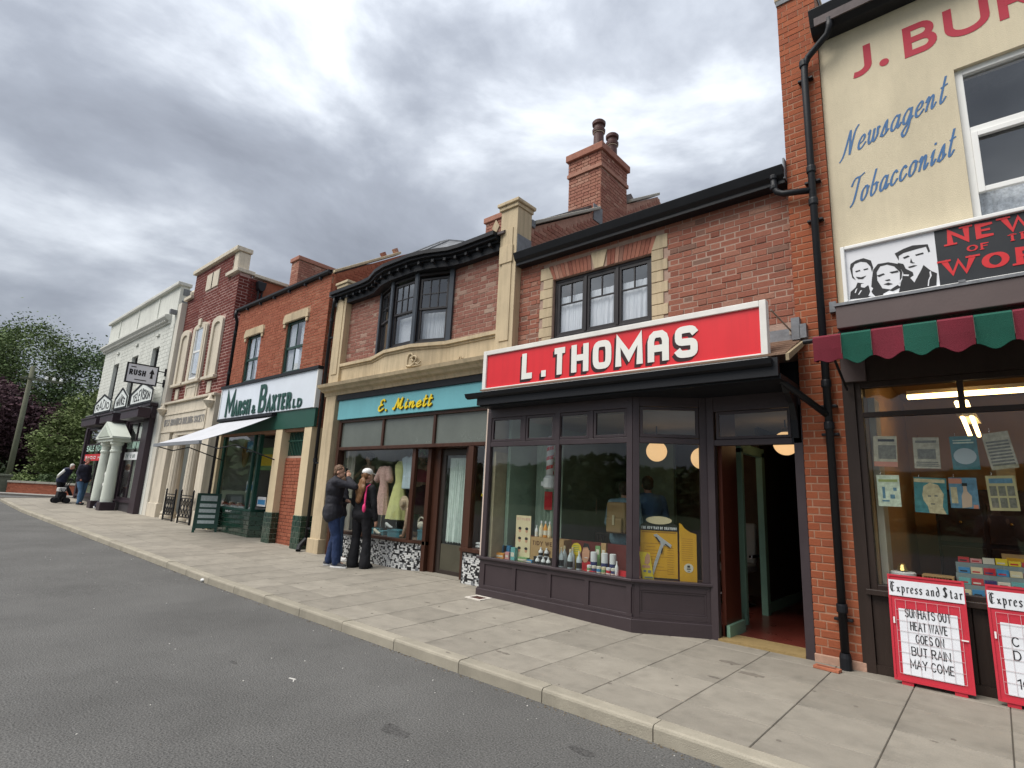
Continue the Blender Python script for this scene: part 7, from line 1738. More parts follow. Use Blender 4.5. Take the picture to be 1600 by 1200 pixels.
# gabled name boards
sgm = mat('gable_board_white', (.72,.76,.74), .5, .05, 3, .03); 
for wd, xa, xb, zz0, za in (('RADIO',-29.28,-26.75,.0,.70),('HANCE',-26.2,-24.6,.0,.74),('TELEVISION',-24.1,-21.62,0,.72)):
    t = thing('gabled_sign', {'RADIO':'pointed white sign board reading RADIO above the plum shopfront','HANCE':'narrow pointed white sign board in the middle above the plum shopfront','TELEVISION':'pointed white sign board reading TELEVISION under the hanging sign'}[wd], 'sign', ((xa+xb)/2,5.8,4.02), 'gabled sign boards over the radio shop')
    z0 = 4.02; m = (xa+xb)/2; zs = z0+.42; zt_ = z0+za+.05
    MB().prism([(xa,z0),(xb,z0),(xb,zs),(m,zt_),(xa,zs)],5.82,5.86).build('board', sgm, t)
    b = MB(); P5 = [(xa,z0),(xb,z0),(xb,zs),(m,zt_),(xa,zs),(xa,z0)]
    for i in range(5): ribbon(b,[P5[i],P5[i+1]],lambda d: .07,(0,5.82,0),(1,0,0),(0,0,1),(0,-1,0),.02,.001+.0005*i)
    b.build('black_border', BLACK, t)
    b = MB(); W_ = xb-xa-.5; text(b, wd, (xa+.25,5.82,z0+.10), .28, SANS, width=W_, th=.17, depth=.006, sp=.14, bow=lambda u: .82+.9*(1-abs(2*u-1))); b.build('lettering', BLACK, t)
# projecting sign
hs = thing('hanging_sign', 'rectangular white hanging sign reading RUSH with a black spade arrow', 'sign', (-22.3,5.6,4.9))
xh = -21.6
ya, za = 5.05, 0
MB().box(xh-.03,xh+.03,4.95,5.85,4.55,5.18).build('panel', mat('hanging_sign_white', (.66,.68,.74), .5, .05, 3, .03), hs)
b = MB()
for y0_, y1_, z0_, z1_ in ((4.93,5.87,5.17,5.21),(4.93,5.87,4.52,4.56),(4.93,4.97,4.56,5.17),(5.83,5.87,4.56,5.17)): b.box(xh-.04,xh+.04,y0_,y1_,z0_,z1_)
b.build('frame', BLACK, hs)
b = MB(); [b.box(xh-.015,xh+.015,5.87,6.12,z,z+.03) for z in (5.05,4.65)]; [b.box(xh-.02,xh+.02,6.06,6.14,z-.12,z+.15) for z in (5.05,4.65)]; b.build('bracket', BLACK, hs)
b = MB(); text(b,'RUSH',(xh+.031,5.02,4.80),.19,SANS,width=.48,th=.22,depth=.004,ux=(0,1,0),nrm=(1,0,0)); b.prismx([(5.68,5.10),(5.60,4.92),(5.655,4.92),(5.64,4.76),(5.72,4.76),(5.705,4.92),(5.76,4.92)],xh+.031,xh+.036)
b.box(xh+.031,xh+.034,5.05,5.2,5.06,5.09); b.box(xh+.031,xh+.034,5.2,5.55,4.64,4.67); b.build('lettering', BLACK, hs)

# ================================================================== beyond the junction
GW = thing('garden_wall', 'low red brick boundary wall with a grey coping across the side road', 'wall', (-38,5.5,.3))
WBR = mat('wall_mortar', (.30,.22,.18), .9, .1, 6, .3, 60)
pA, pB = Vector((-39.3,4.75,0)), Vector((-30.5,10.3,0)); L = (pB-pA).length; a = math.atan2(pB.y-pA.y,pB.x-pA.x)
zg = gx(-38)-.02
def TW(b): ca, sa = math.cos(a), math.sin(a); b.v = [(pA.x+x*ca-y*sa, pA.y+x*sa+y*ca, z) for x, y, z in b.v]; return b
TW(MB().box(0,L,.02,.22,zg-.3,zg+.52)).build('wall_core', WBR, GW)
b = MB()
for q in brick_layout(0,L,zg,zg+.52,[],seed=81): b.box(q[0],q[1],.008*q[4],.03,q[2],q[3],0,q[5])
TW(b).build('brick_courses', B_MBs, GW, attr=True)['kind'] = 'stuff'
n = 12
for k in range(n): TW(MB().box(L*k/n+.01,L*(k+1)/n-.01,-.05,.28,zg+.52,zg+.62)).build('coping_stone', mat('grey_wall_coping', (.30,.29,.25), .85, .12, 3, .2, 50), GW)
gp = thing('gate_pier', 'squat mossy stone gate pier at the left end of the low wall', 'pier', (-39.7,4.5,.3))
MB().box(-40.0,-39.42,4.3,4.85,zg-.1,zg+.80).build('shaft', mat('mossy_stone', (.11,.12,.09), .9, .2, 4, .3, 30), gp, bevel=.02); MB().box(-40.08,-39.34,4.22,4.93,zg+.80,zg+.92).build('cap', MATS['mossy_stone'], gp, bevel=.03)
# far footway
b = MB(); 
TW(b.box(-8,L+2,-1.5,.0,zg-.3,zg-.0)).build('far_pavement', mat('far_pavement_grey', (.25,.24,.22), .9, .1, 2, .2, 60), kind='structure')
TW(MB().box(-8,L+2,-1.64,-1.5,zg-.3,zg+.01)).build('far_kerb', mat('far_kerb_dark', (.12,.11,.10), .9, .1, 2, .2, 60), kind='structure')
# telegraph pole
tp = thing('telegraph_pole', 'greenish wooden telegraph pole with a crossarm and white insulators before the trees', 'telegraph pole', (-43,5.3,.4))
bp = ray(12,748); kx = -43/bp.x; px0, py0 = -43.0, bp.y*kx
TPM = mat('weathered_green_pole', (.12,.125,.085), .9, .2, 2, .3, 20)
MB().tube([(px0,py0,.2),(px0,py0,3.5),(px0,py0,7.7)],[.15,.135,.11],14).build('pole', TPM, tp, smooth=True)
MB().obox((px0+.2,py0+.5,6.9),(.10,2.0,.12)).build('crossarm', TPM, tp); MB().tube([(px0+.1,py0+1.35,6.9),(px0,py0+.05,7.7)],.03,6).build('brace', TPM, tp)
for k in range(3): MB().lathe([(.05,0),(.10,.05),(.06,.10),(.09,.16),(.04,.2)],(px0+.2,py0+.7+.35*k,6.96),10).build('insulator', WHITE, tp)
tp.location = tp.location

# ---- trees
def leafmat(name, rgb, var=.3):
    m = mat(name, rgb, .75, var, .9, 0, 10, attr='rnd', palette=[tuple(c*.55 for c in rgb), rgb, tuple(min(1,c*1.5) for c in rgb)], spec=.2); return m
def tree(name, label, base, H, crowns, m, n, ls, trunk_r=.22, group=None, kind_cat='tree', limbs=8, seed=1):
    R = random.Random(seed); t = thing(name, label, kind_cat, base, group)
    BK = mat('bark', (.07,.055,.04), .95, .3, 4, .5, 20)
    b = MB(); x, y, z = base
    if trunk_r:
        zt_ = z+H*.6; b.tube([(x,y,z-.3),(x+.1,y,z+H*.2),(x-.1,y+.1,z+H*.4),(x,y,zt_)],[trunk_r*1.2,trunk_r,trunk_r*.7,trunk_r*.3],10)
        for k in range(limbs):
            c = crowns[k % len(crowns)]; s = z+H*(.15+.35*R.random()); e = (c[0]+(R.random()-.5)*c[3],c[1]+(R.random()-.5)*c[4],c[2]+(R.random()-.3)*c[5]*.6)
            mid = ((x+e[0])/2,(y+e[1])/2,(s+e[2])/2+.4); b.tube([(x,y,s),mid,e],[trunk_r*.45,trunk_r*.28,trunk_r*.08],7)
        b.build('trunk', BK, t)
    b = MB(); tot = sum(c[3]*c[4]*c[5] for c in crowns)
    for c in crowns:
        k_ = int(n*c[3]*c[4]*c[5]/tot); ncl = max(12, k_//70); cl = []
        for _ in range(ncl):
            while True:
                q = Vector((R.uniform(-1,1),R.uniform(-1,1),R.uniform(-1,1)))
                if .35 < q.length < 1: break
            q = q.normalized()*(q.length**.45); cl.append((q, .14+.2*R.random(), R.random()))
        for _ in range(k_):
            q, r_, tone = cl[R.randrange(ncl)]
            o = Vector((R.gauss(0,1),R.gauss(0,1),R.gauss(0,.8)))*r_*.6
            p = Vector((c[0]+(q.x+o.x)*c[3], c[1]+(q.y+o.y)*c[4], c[2]+(q.z+o.z)*c[5]))
            s = ls*(.6+.8*R.random()); u = Vector((R.gauss(0,1),R.gauss(0,1),R.gauss(0,.6))).normalized(); w_ = u.cross(Vector((R.gauss(0,1),R.gauss(0,1),R.gauss(0,1)))).normalized()
            b.add([p-u*s,p+w_*s*.5,p+u*s,p-w_*s*.5],[(0,1,2,3)],0,min(1,max(0,tone*.7+.3*R.random())))
    b.build('crown', m, t, attr=True); return t
LG1 = leafmat('leaf_mid_green', (.125,.17,.070)); LG2 = leafmat('leaf_dark_green', (.092,.135,.060)); LG3 = leafmat('leaf_light_green', (.14,.18,.068)); LP = leafmat('leaf_copper', (.070,.036,.044))
zt0 = .5
tree('broadleaf_tree', 'tall mid green tree at the far left edge behind the pole', (-62,5.0,zt0), 15, [(-62, 2.8, 9.15, 5, 4.0, 4.14), (-62, 6.9, 9.5, 4.6, 3.4, 4.68), (-60, 5.5, 5.28, 4, 5, 3.6)], LG1, 52000, .115, .35, 'trees beyond the side road', seed=2)
tree('broadleaf_tree', 'tall dark green tree rising between the pole and the white building', (-60,12.0,zt0), 14, [(-60, 11.8, 8.45, 4.6, 3.6, 4.14), (-60, 15.8, 7.92, 4.5, 3.8, 3.6), (-59, 13, 4.75, 4, 5, 3.6)], LG2, 52000, .115, .35, 'trees beyond the side road', seed=3)
tree('copper_beech', 'dark purple copper beech behind the telegraph pole', (-54,4.6,zt0), 8, [(-54, 4.0, 4.93, 3.4, 3.2, 2.88), (-54, 7.6, 3.87, 3, 2.4, 2.52)], LP, 24000, .13, .25, seed=4)
tree('young_maple', 'light green spreading tree in front of the dark wood beside the white building', (-47,9.2,zt0), 8, [(-47, 10.2, 4.93, 2.4, 2.5, 2.43), (-47, 8.5, 3.52, 2.3, 2.0, 1.8), (-46.5, 11.4, 2.99, 2, 2.2, 1.98), (-47, 9.2, 2.11, 2, 2.6, 0.9)], LG3, 32000, .10, .18, seed=5)
tree('laurel_bush', 'low green bush just behind the brick wall', (-42.5,5.8,zt0), 1.4, [(-42.5, 5.9, 0.88, 0.9, 1.2, 0.5)], LG3, 2500, .09, 0, kind_cat='bush', seed=6)
tree('hedge_bush', 'dark green hedge growing along behind the low brick wall', (-41,8.0,zt0), 2, [(-41, 7.4, 0.79, 1.2, 1.4, 0.63), (-40, 9.4, 0.79, 1.2, 1.6, 0.72), (-39, 11.4, 0.88, 1.4, 1.6, 0.81)], LG2, 6000, .10, 0, kind_cat='hedge', seed=7)
# dark wooded bank behind everything and the wood on the far side of the road (seen in the shop glass)
def bank(name, pts, h, m, n, seed, ls=.5):
    R = random.Random(seed); b = MB(); v = []; f = []; k = 0
    N_ = len(pts)-1
    for i in range(N_):
        (xa,ya),(xb,yb) = pts[i],pts[i+1]; L = math.hypot(xb-xa,yb-ya); m_ = int(n*L)
        for _ in range(m_):
            s = R.random(); d_ = R.random(); x = xa+(xb-xa)*s; y = ya+(yb-ya)*s; hh = h*(.75+.35*noise.noise((x*.07,y*.07,seed)))
            nx_, ny_ = (yb-ya)/L, -(xb-xa)/L
            z = hh*R.random()**.8; dd = 5*(z/hh)+R.gauss(0,1.2); p = Vector((x-nx_*dd,y-ny_*dd,z)); q = ls*(.6+R.random())
            u = Vector((R.gauss(0,1),R.gauss(0,1),R.gauss(0,.6))).normalized(); w_ = u.cross(Vector((R.gauss(0,1),R.gauss(0,1),1))).normalized()
            b.add([p-u*q,p+w_*q*.6,p+u*q,p-w_*q*.6],[(0,1,2,3)],0,R.random())
        nx_, ny_ = (yb-ya)/L, -(xb-xa)/L
        for j in range(int(L/4)+1):
            s = j*4/L; 
    b.build(name+'_foliage', m, None, attr=True, kind='stuff')
    b = MB()
    for i in range(N_):
        (xa,ya),(xb,yb) = pts[i],pts[i+1]; L = math.hypot(xb-xa,yb-ya); nx_, ny_ = (yb-ya)/L, -(xb-xa)/L
        b.add([(xa-nx_*3,ya-ny_*3,-1),(xb-nx_*3,yb-ny_*3,-1),(xb-nx_*11,yb-ny_*11,h*.72),(xa-nx_*11,ya-ny_*11,h*.72),(xa-nx_*25,ya-ny_*25,-1),(xb-nx_*25,yb-ny_*25,-1)],[(0,1,2,3),(3,2,5,4)])
    b.build(name, mat('wooded_hill_ground', (.018,.03,.012), .95, .3, .5, .5, 5), kind='structure')
bank('wooded_bank', [(-66,-14),(-64,2),(-62,14),(-52,30)], 6.5, LG2, 150, 11, .26)
bank('far_wood', [(60,-38),(20,-45),(-20,-46),(-60,-40),(-66,-14)], 8, LG2, 70, 12, .6)
# ================================================================== people
TMPS = bpy.data.scenes.new('workshop')
def ruffle(me, fn):
    ns = [v.normal.copy() for v in me.vertices]; cs = [v.co.copy() for v in me.vertices]; out = []
    for c, n in zip(cs, ns): out.extend(c + n*fn(c))
    me.vertices.foreach_set('co', out); me.update()
def remeshed(mb_, name, m, parent, voxel=.012, smooth_it=4, mats=None, colf=None):
    me = mb_.mesh(name, m if not mats else mats, root_loc(parent))
    o = bpy.data.objects.new(name, me); TMPS.collection.objects.link(o)
    r = o.modifiers.new('r', 'REMESH'); r.mode = 'VOXEL'; r.voxel_size = voxel; r.use_smooth_shade = True
    s = o.modifiers.new('s', 'SMOOTH'); s.factor = .6; s.iterations = smooth_it
    vl = TMPS.view_layers[0]; vl.update(); dg = vl.depsgraph
    nm = bpy.data.meshes.new_from_object(o.evaluated_get(dg)); o.modifiers.clear(); o.data = nm
    TMPS.collection.objects.unlink(o); COL.objects.link(o)
    nm.materials.clear()
    for mm in (mats or [m]): nm.materials.append(mm)
    if colf:
        for p in nm.polygons: p.material_index = colf(p.center)
    o.parent = parent; return o
FLESH = mat('skin', (.52,.29,.20), .55, .06, 5, .05, 60)
def person(label, pos, heading, pose, cl, H=1.75, voxel=.012, fingers=True, group=None):
    """pose in a local frame: x right, y forward, z up, metres for a 1.75 m figure"""
    t = thing('person', label, 'person', pos, group)
    k = H/1.75; ch, sh = math.cos(heading), math.sin(heading)
    def T(p): return (pos[0]+k*(p[0]*ch-p[1]*sh), pos[1]+k*(p[0]*sh+p[1]*ch), pos[2]+k*p[2])
    P = dict(pel=(0,0,.94), wai=(0,.0,1.10), che=(0,.0,1.32), nek=(0,.0,1.47), hed=(0,.03,1.62),
             ls=(-.19,0,1.42), le=(-.25,-.02,1.14), lw=(-.24,.06,.90), rs=(.19,0,1.42), re=(.25,-.02,1.14), rw=(.24,.06,.90),
             lh=(-.10,0,.92), lk=(-.11,.02,.50), la=(-.12,-.02,.09), rh=(.10,0,.92), rk=(.11,.02,.50), ra=(.12,-.02,.09), lf=None, rf=None, face=(0,1))
    P.update(pose)
    w_ = cl.get('bulk', 1.0)
    def cap(b, a, c, r0, r1, g=1.0): b.cap(T(a), T(c), r0*k*g, r1*k*g, 12)
    def V3(n): return Vector(P[n])
    fx, fy = P['face']; fl = math.hypot(fx, fy); fx /= fl; fy /= fl; hd = V3('hed')
    side = Vector((fy,-fx,0)); fwd = Vector((fx,fy,0))
    Rm = Matrix((( (side.x*ch-side.y*sh), (fwd.x*ch-fwd.y*sh), 0),((side.x*sh+side.y*ch),(fwd.x*sh+fwd.y*ch),0),(0,0,1)))
    def E(b, c, r): b.ell(T(c), (r[0]*k, r[1]*k, r[2]*k), 16, 12, rot=Rm)
    b = MB()
    def torso(b, g):
        pts = [('pel',.163,.117,.17),('wai',.152,.112,.22),('che',.175,.125,.20)]
        for n, rx, ry, rz in pts: b.ell(T(P[n]), (rx*k*w_*g, ry*k*w_*g, rz*k), 18, 12, rot=Rm if False else Matrix(((ch,-sh,0),(sh,ch,0),(0,0,1))))
        cap(b, P['pel'], P['wai'], .115*w_, .11*w_, g); cap(b, P['wai'], P['che'], .11*w_, .125*w_, g)
        cap(b, P['ls'], P['rs'], .062, .062, g); cap(b, P['che'], (V3('ls')+V3('rs'))/2, .12, .075, g)
    def arm(b, s, g, hand=True):
        cap(b, P[s+'s'], P[s+'e'], .056, .043, g); cap(b, P[s+'e'], P[s+'w'], .043, .029 if g == 1 else .036, g)
    def leg(b, s, g):
        cap(b, P[s+'h'], P[s+'k'], .088*w_, .058, g); cap(b, P[s+'k'], P[s+'a'], .060, .040 if g == 1 else .060, g)
    torso(b, 1); arm(b,'l',1); arm(b,'r',1); leg(b,'l',1); leg(b,'r',1)
    cap(b, P['nek'], (hd-fwd*.01)-Vector((0,0,.06)), .052, .050)
    E(b, hd+Vector((0,0,.03))-fwd*.008, (.073,.088,.098)); E(b, hd-Vector((0,0,.055))+fwd*.022, (.052,.060,.052))
    E(b, hd+fwd*.092-Vector((0,0,.015)), (.013,.018,.020)); E(b, hd+side*.077-fwd*.004-Vector((0,0,.01)), (.010,.020,.030)); E(b, hd-side*.077-fwd*.004-Vector((0,0,.01)), (.010,.020,.030))
    E(b, hd+fwd*.078-Vector((0,0,.055)), (.024,.012,.009))
    for s in 'lr':
        wv = V3(s+'w'); d = (wv-V3(s+'e')).normalized()
        if P.get(s+'hd'): d = Vector(P[s+'hd']).normalized()
        n = d.cross(Vector((0,1,.01))).normalized(); q = wv+d*.05
        b.ell(T(q), (.022*k,.040*k,.050*k), 10, 8) if not fingers else b.cap(T(wv+d*.01), T(wv+d*.075), .027*k, .030*k, 10)
        if fingers:
            lat = Vector((0,1,0)) if abs(d.y) < .8 else Vector((1,0,0)); lat = (lat-d*lat.dot(d)).normalized()
            pal = d.cross(lat).normalized()*(1 if s == 'l' else -1)
            for i, ln in enumerate((.062,.072,.066,.05)):
                p0 = wv+d*.08+lat*(.027-.018*i); p1 = p0+d*ln*.55+pal*.004; p2 = p1+d*ln*.35+pal*.022
                cap(b, p0, p1, .0095, .0088); cap(b, p1, p2, .0088, .0075)
            p0 = wv+d*.03+lat*.026; p1 = p0+lat*.022+d*.03; p2 = p1+d*.03+pal*.008; cap(b, p0, p1, .012, .010); cap(b, p1, p2, .010, .009)
    for s in 'lr': cap(b, P[s+'a'], V3(s+'a')+Vector((0,.12,-.05)), .04, .03)
    remeshed(b, 'body', cl.get('skin', FLESH), t, voxel, 3)
    # clothes
    g = cl.get('jacket_g', 1.22)
    b = MB(); torso(b, g); hem = cl.get('hem', .86)
    b.ell(T((P['pel'][0],P['pel'][1],P['pel'][2]-.02)), (.170*k*w_*g*.98,.135*k*w_*g,(P['pel'][2]-hem+.06)*k), 18, 12, rot=Matrix(((ch,-sh,0),(sh,ch,0),(0,0,1))))
    for q_ in 'lr': hq = V3(q_+'h'); cap(b, hq+Vector((0,0,.04)), Vector((hq.x,hq.y,min(hq.z,hem+.07))), .100*w_, .104*w_, cl.get('leg_g',1.22)*.97)
    cap(b, V3('nek')-Vector((0,0,.05)), V3('nek')+Vector((0,0,cl.get('collar',.0))), .075, .062)
    if not cl.get('vest'): arm(b,'l',g*1.12); arm(b,'r',g*1.12)
    # cloth folds: shallow creases across elbows and waist
    jk = remeshed(b, cl.get('jname','jacket'), cl['jacket'], t, voxel, 9)
    R = rnd.random()*9; 
    ruffle(jk.data, lambda c: noise.noise((c.x*9+R, c.y*9, c.z*14))*.007+noise.noise((c.x*22+R, c.y*22, c.z*26))*.004)
    if cl.get('vest'):
        b = MB(); arm(b,'l',1.25); arm(b,'r',1.25); remeshed(b, 'shirt_sleeves', cl['vest'], t, voxel, 2)
    b = MB(); leg(b,'l',cl.get('leg_g',1.22)); leg(b,'r',cl.get('leg_g',1.22)); b.ell(T(P['pel']), (.165*k*w_,.12*k*w_,.12*k), 16, 10, rot=Matrix(((ch,-sh,0),(sh,ch,0),(0,0,1))))
    if cl.get('flare'):
        for s in 'lr': cap(b, P[s+'k'], V3(s+'a')-Vector((0,0,.02)), .075, cl['flare'])
    tr = remeshed(b, 'trousers', cl['trousers'], t, voxel, 2)
    ruffle(tr.data, lambda c: noise.noise((c.x*8+R, c.y*8, c.z*7))*.009+noise.noise((c.x*26+R, c.y*26, c.z*20))*.005)
    for s in 'lr':
        an = V3(s+'a'); dd = Vector(P[s+'f']) if P[s+'f'] else Vector((0,1,0)); dd.z = 0; dd.normalize()
        b = MB(); b.cap(T(an-dd*.05+Vector((0,0,-.045))), T(an+dd*.16+Vector((0,0,-.055))), .045*k, .036*k, 12); b.cap(T(an), T(an+dd*.06-Vector((0,0,.04))), .045*k, .042*k, 12)
        sh_ = remeshed(b, 'shoe', cl['shoes'], t, voxel*.8, 2)
        b = MB(); zb_ = an.z-.09; q0 = an-dd*.09; q1 = an+dd*.205; la_ = Vector((dd.y,-dd.x,0))*.047
        pts = [q0-la_*.8,q0+la_*.8,an+la_,an+dd*.12+la_*1.05,q1+la_*.4,q1-la_*.4,an+dd*.12-la_*1.05,an-la_]
        v = [T((p.x,p.y,zb_+.004)) for p in pts]+[T((p.x,p.y,zb_+.030)) for p in pts]; n = 8
        b.add(v,[tuple(range(n-1,-1,-1)),tuple(range(n,2*n))]+[(i,(i+1)%n,(i+1)%n+n,i+n) for i in range(n)])
        b.build('sole', cl.get('sole', cl['shoes']), sh_)
    # hair
    hc = cl.get('hair')
    if hc:
        b = MB(); E(b, hd+Vector((0,0,.050))-fwd*.020, (.082,.092,.086)); E(b, hd+Vector((0,0,.0))-fwd*.045, (.078,.062,.075))
        hr = remeshed(b, 'hair', hc, t, .010, 1)
        ruffle(hr.data, lambda c: noise.noise((c.x*40,c.y*40,c.z*40))*.008)
    return t, T, E, P, hd, fwd, side, k
NAVY = mat('charcoal_jacket', (.018,.018,.025), .75, .15, 4, .3, 60); JEAN = mat('dark_blue_denim', (.018,.035,.095), .85, .22, 5, .4, 160); JEAN2 = mat('mid_blue_denim', (.035,.07,.14), .85, .25, 5, .4, 160)
BLK = mat('black_cloth', (.010,.010,.013), .85, .15, 4, .3, 90); SHG = mat('grey_trainers', (.05,.05,.055), .7, .2, 9, .1, 50); SHW = mat('white_trainers', (.7,.7,.7), .6, .05, 9, .1, 50)
HBR = mat('light_brown_hair', (.15,.085,.05), .6, .3, 30, .5, 90); HLB = mat('long_brown_hair', (.20,.10,.045), .5, .35, 40, .6, 90, stretch=(1,1,.12))
GREYH = mat('white_hair', (.62,.60,.56), .7, .1, 20, .4, 60); PINKM = mat('hot_pink_nylon', (.80,.05,.20), .6, .08, 4, .1, 40)
def fz(x, y): return gz(x, y)
# man in charcoal jacket with phone to his face; near couple
mp = (-8.80,5.40)
res = person('man in charcoal jacket and blue jeans holding a phone to his face', (mp[0],mp[1],fz(*mp)), math.radians(-40),
  dict(hed=(0,.05,1.60), face=(.25,1), ls=(-.20,.0,1.42), le=(-.30,-.12,1.17), lw=(-.16,.16,1.12), rs=(.19,.02,1.42), re=(.23,.36,1.36), rw=(.11,.215,1.50), rhd=(-.35,-.15,.9),
       lk=(-.13,.06,.50), la=(-.16,.0,.09), rk=(.10,.12,.51), ra=(.10,.16,.09), lf=(-.2,1,0), rf=(.5,1,0)),
  dict(jacket=NAVY, trousers=JEAN, shoes=SHG, sole=SHW, hair=HBR, bulk=1.08, hem=.79, jacket_g=1.22, leg_g=1.28, collar=.02), H=1.76, voxel=.011)
t, T, E, P, hd, fwd, side, k = res
b = MB(); q = hd+fwd*.13+side*.03; b.obox(T(q), (.075,.012,.15), (0,0,math.radians(-40)-.25)); ph = thing('phone', 'black phone held up to the face by the man in the charcoal jacket', 'phone', T(q)); b.build('case', BLK, ph, bevel=.004)
# woman in black, white cap, long hair, seen from behind
wp = (-8.40,5.74)
res = person('woman in black with long brown hair and a white cap', (wp[0],wp[1],fz(*wp)), math.radians(14),
  dict(hed=(.01,.03,1.62), face=(.45,1), ls=(-.17,0,1.40), le=(-.25,.02,1.14), lw=(-.20,.16,.96), rs=(.17,0,1.40), re=(.25,.0,1.12), rw=(.27,.05,.86), rk=(.13,.03,.5), ra=(.16,.0,.09), la=(-.11,-.02,.09)),
  dict(jacket=BLK, jname='black_top', trousers=BLK, shoes=BLK, bulk=.94, hem=.88, jacket_g=1.2, leg_g=1.3, flare=.105), H=1.68, voxel=.011)
t, T, E, P, hd, fwd, side, k = res
b = MB()
E(b, hd+Vector((0,0,.02))-fwd*.035, (.088,.085,.095))
for i, (dx, zz, r) in enumerate(((0,1.50,.085),(-.02,1.42,.095),(-.03,1.33,.095),(-.035,1.25,.08),(-.04,1.18,.055),(-.06,1.36,.08),(.04,1.40,.07))): E(b, Vector((dx+.03,-.11-.01*i*.5,zz)), (r*1.3,.05,r*1.1))
hr = remeshed(b, 'long_hair', HLB, t, .010, 14)
ruffle(hr.data, lambda c: noise.noise((c.x*38,c.y*38,c.z*5))*.006)
b = MB(); E(b, hd+Vector((0,0,.075))-fwd*.01, (.092,.102,.075)); b2 = remeshed(b, 'cap', WHITE, t, .009, 1)
b = MB(); pk = []
for i in range(9):
    a_ = math.radians(-55+110*i/8); pk.append(hd+fwd*(.07+.11*math.cos(a_)*.95)+side*(.085*math.sin(a_))+Vector((0,0,.052-.012*math.cos(a_))))
base_ = [hd+fwd*.06+side*.075*s+Vector((0,0,.06)) for s in (1,-1)]
v = [T(p) for p in pk]+[T(p) for p in base_]; v += [(x,y,z-.006) for x,y,z in v]
b.add(v,[tuple(range(11)),tuple(range(21,10,-1))]+[(i,i+11,(i+1)%11+11,(i+1)%11) for i in range(11)]); b.build('cap_peak', WHITE, t)
b = MB(); E(b, hd-fwd*.112+Vector((0,0,.045)), (.03,.006,.016)); b.build('cap_gap', K, t)
bg = thing('shoulder_bag', 'hot pink bag strap and pouch worn over the shoulder of the woman in black', 'bag', T((.14,-.1,1.3)))
b = MB(); pts = [(.13,-.005,1.475),(.135,-.11,1.42),(.15,-.135,1.25),(.155,-.14,1.12)]; b.tube([T(p) for p in pts],[.008,.013,.018,.014],8); b.build('strap', PINKM, bg)
b = MB(); b.ell(T((.155,-.15,1.05)),(.036,.03,.075),14,10); b.build('pouch', PINKM, bg, smooth=True)
# third person hidden between them
tp_ = (-9.42,5.92)
person('person in a dark jacket, blue jeans and white trainers mostly hidden behind the couple', (tp_[0],tp_[1],fz(*tp_)), math.radians(-15),
  dict(ls=(-.18,0,1.40), rs=(.18,0,1.40), re=(.24,.06,1.18), rw=(.12,.24,1.2), la=(-.13,.0,.09), ra=(.20,.02,.09), rf=(.8,.6,0), hed=(0,.04,1.56), nek=(0,0,1.42)),
  dict(jacket=NAVY, trousers=JEAN2, shoes=SHW, hair=HBR, bulk=.95), H=1.60, voxel=.013, fingers=False)
# far group by the white building
mo = (-27.0,5.45)
person('older man in an open navy jacket and blue jeans by the white corner building', (mo[0],mo[1],fz(*mo)), math.radians(-60),
  dict(hed=(0,.06,1.62), face=(.3,1), lw=(-.20,.10,.95), rw=(.22,.12,.95), bulk=1.2, la=(-.15,-.12,.09), ra=(.12,.14,.09), rk=(.11,.12,.5)),
  dict(jacket=mat('navy_far_jacket', (.02,.02,.035), .8, .1, 3, .1), trousers=mat('far_blue_jeans', (.07,.14,.24), .85, .15, 3, .2), shoes=BLK, hair=mat('grey_brown_hair', (.22,.15,.11), .8, .2, 20, .3), bulk=1.2, skin=mat('ruddy_skin', (.55,.24,.18), .6, .05, 3, .05)), H=1.80, voxel=.016, fingers=False)
bp2 = (-28.3,5.05)
person('person in a navy bodywarmer with white sleeves bending forward with hands behind the back', (bp2[0],bp2[1],fz(*bp2)), math.radians(-45),
  dict(pel=(0,-.03,.93), wai=(0,.03,1.10), che=(0,.12,1.29), nek=(0,.21,1.42), hed=(0,.31,1.52), ls=(-.18,.16,1.37), rs=(.18,.16,1.37), le=(-.27,.0,1.14), re=(.27,.0,1.14), lw=(-.08,-.16,1.0), rw=(.08,-.16,1.0), lh=(-.1,-.05,.9), rh=(.1,-.05,.9)),
  dict(jacket=mat('navy_bodywarmer', (.025,.03,.06), .8, .1, 3, .1), jname='bodywarmer', vest=WHITE, trousers=BLK, shoes=BLK, hair=GREYH, bulk=1.1), H=1.62, voxel=.016, fingers=False)
wm = (-24.75,5.75)
person('woman in a white jacket and dark trousers going into the porch between the pale columns', (wm[0],wm[1],fz(*wm)), math.radians(-10),
  dict(ra=(.12,-.22,.11), rk=(.11,.0,.5), la=(-.12,.18,.09), lk=(-.11,.14,.5)), dict(jacket=WHITE, trousers=mat('dark_navy_trousers', (.02,.02,.04), .85, .1, 3, .1), shoes=SHW, hair=mat('fair_hair', (.45,.32,.2), .7, .2, 20, .3), bulk=1.0), H=1.66, voxel=.016, fingers=False)
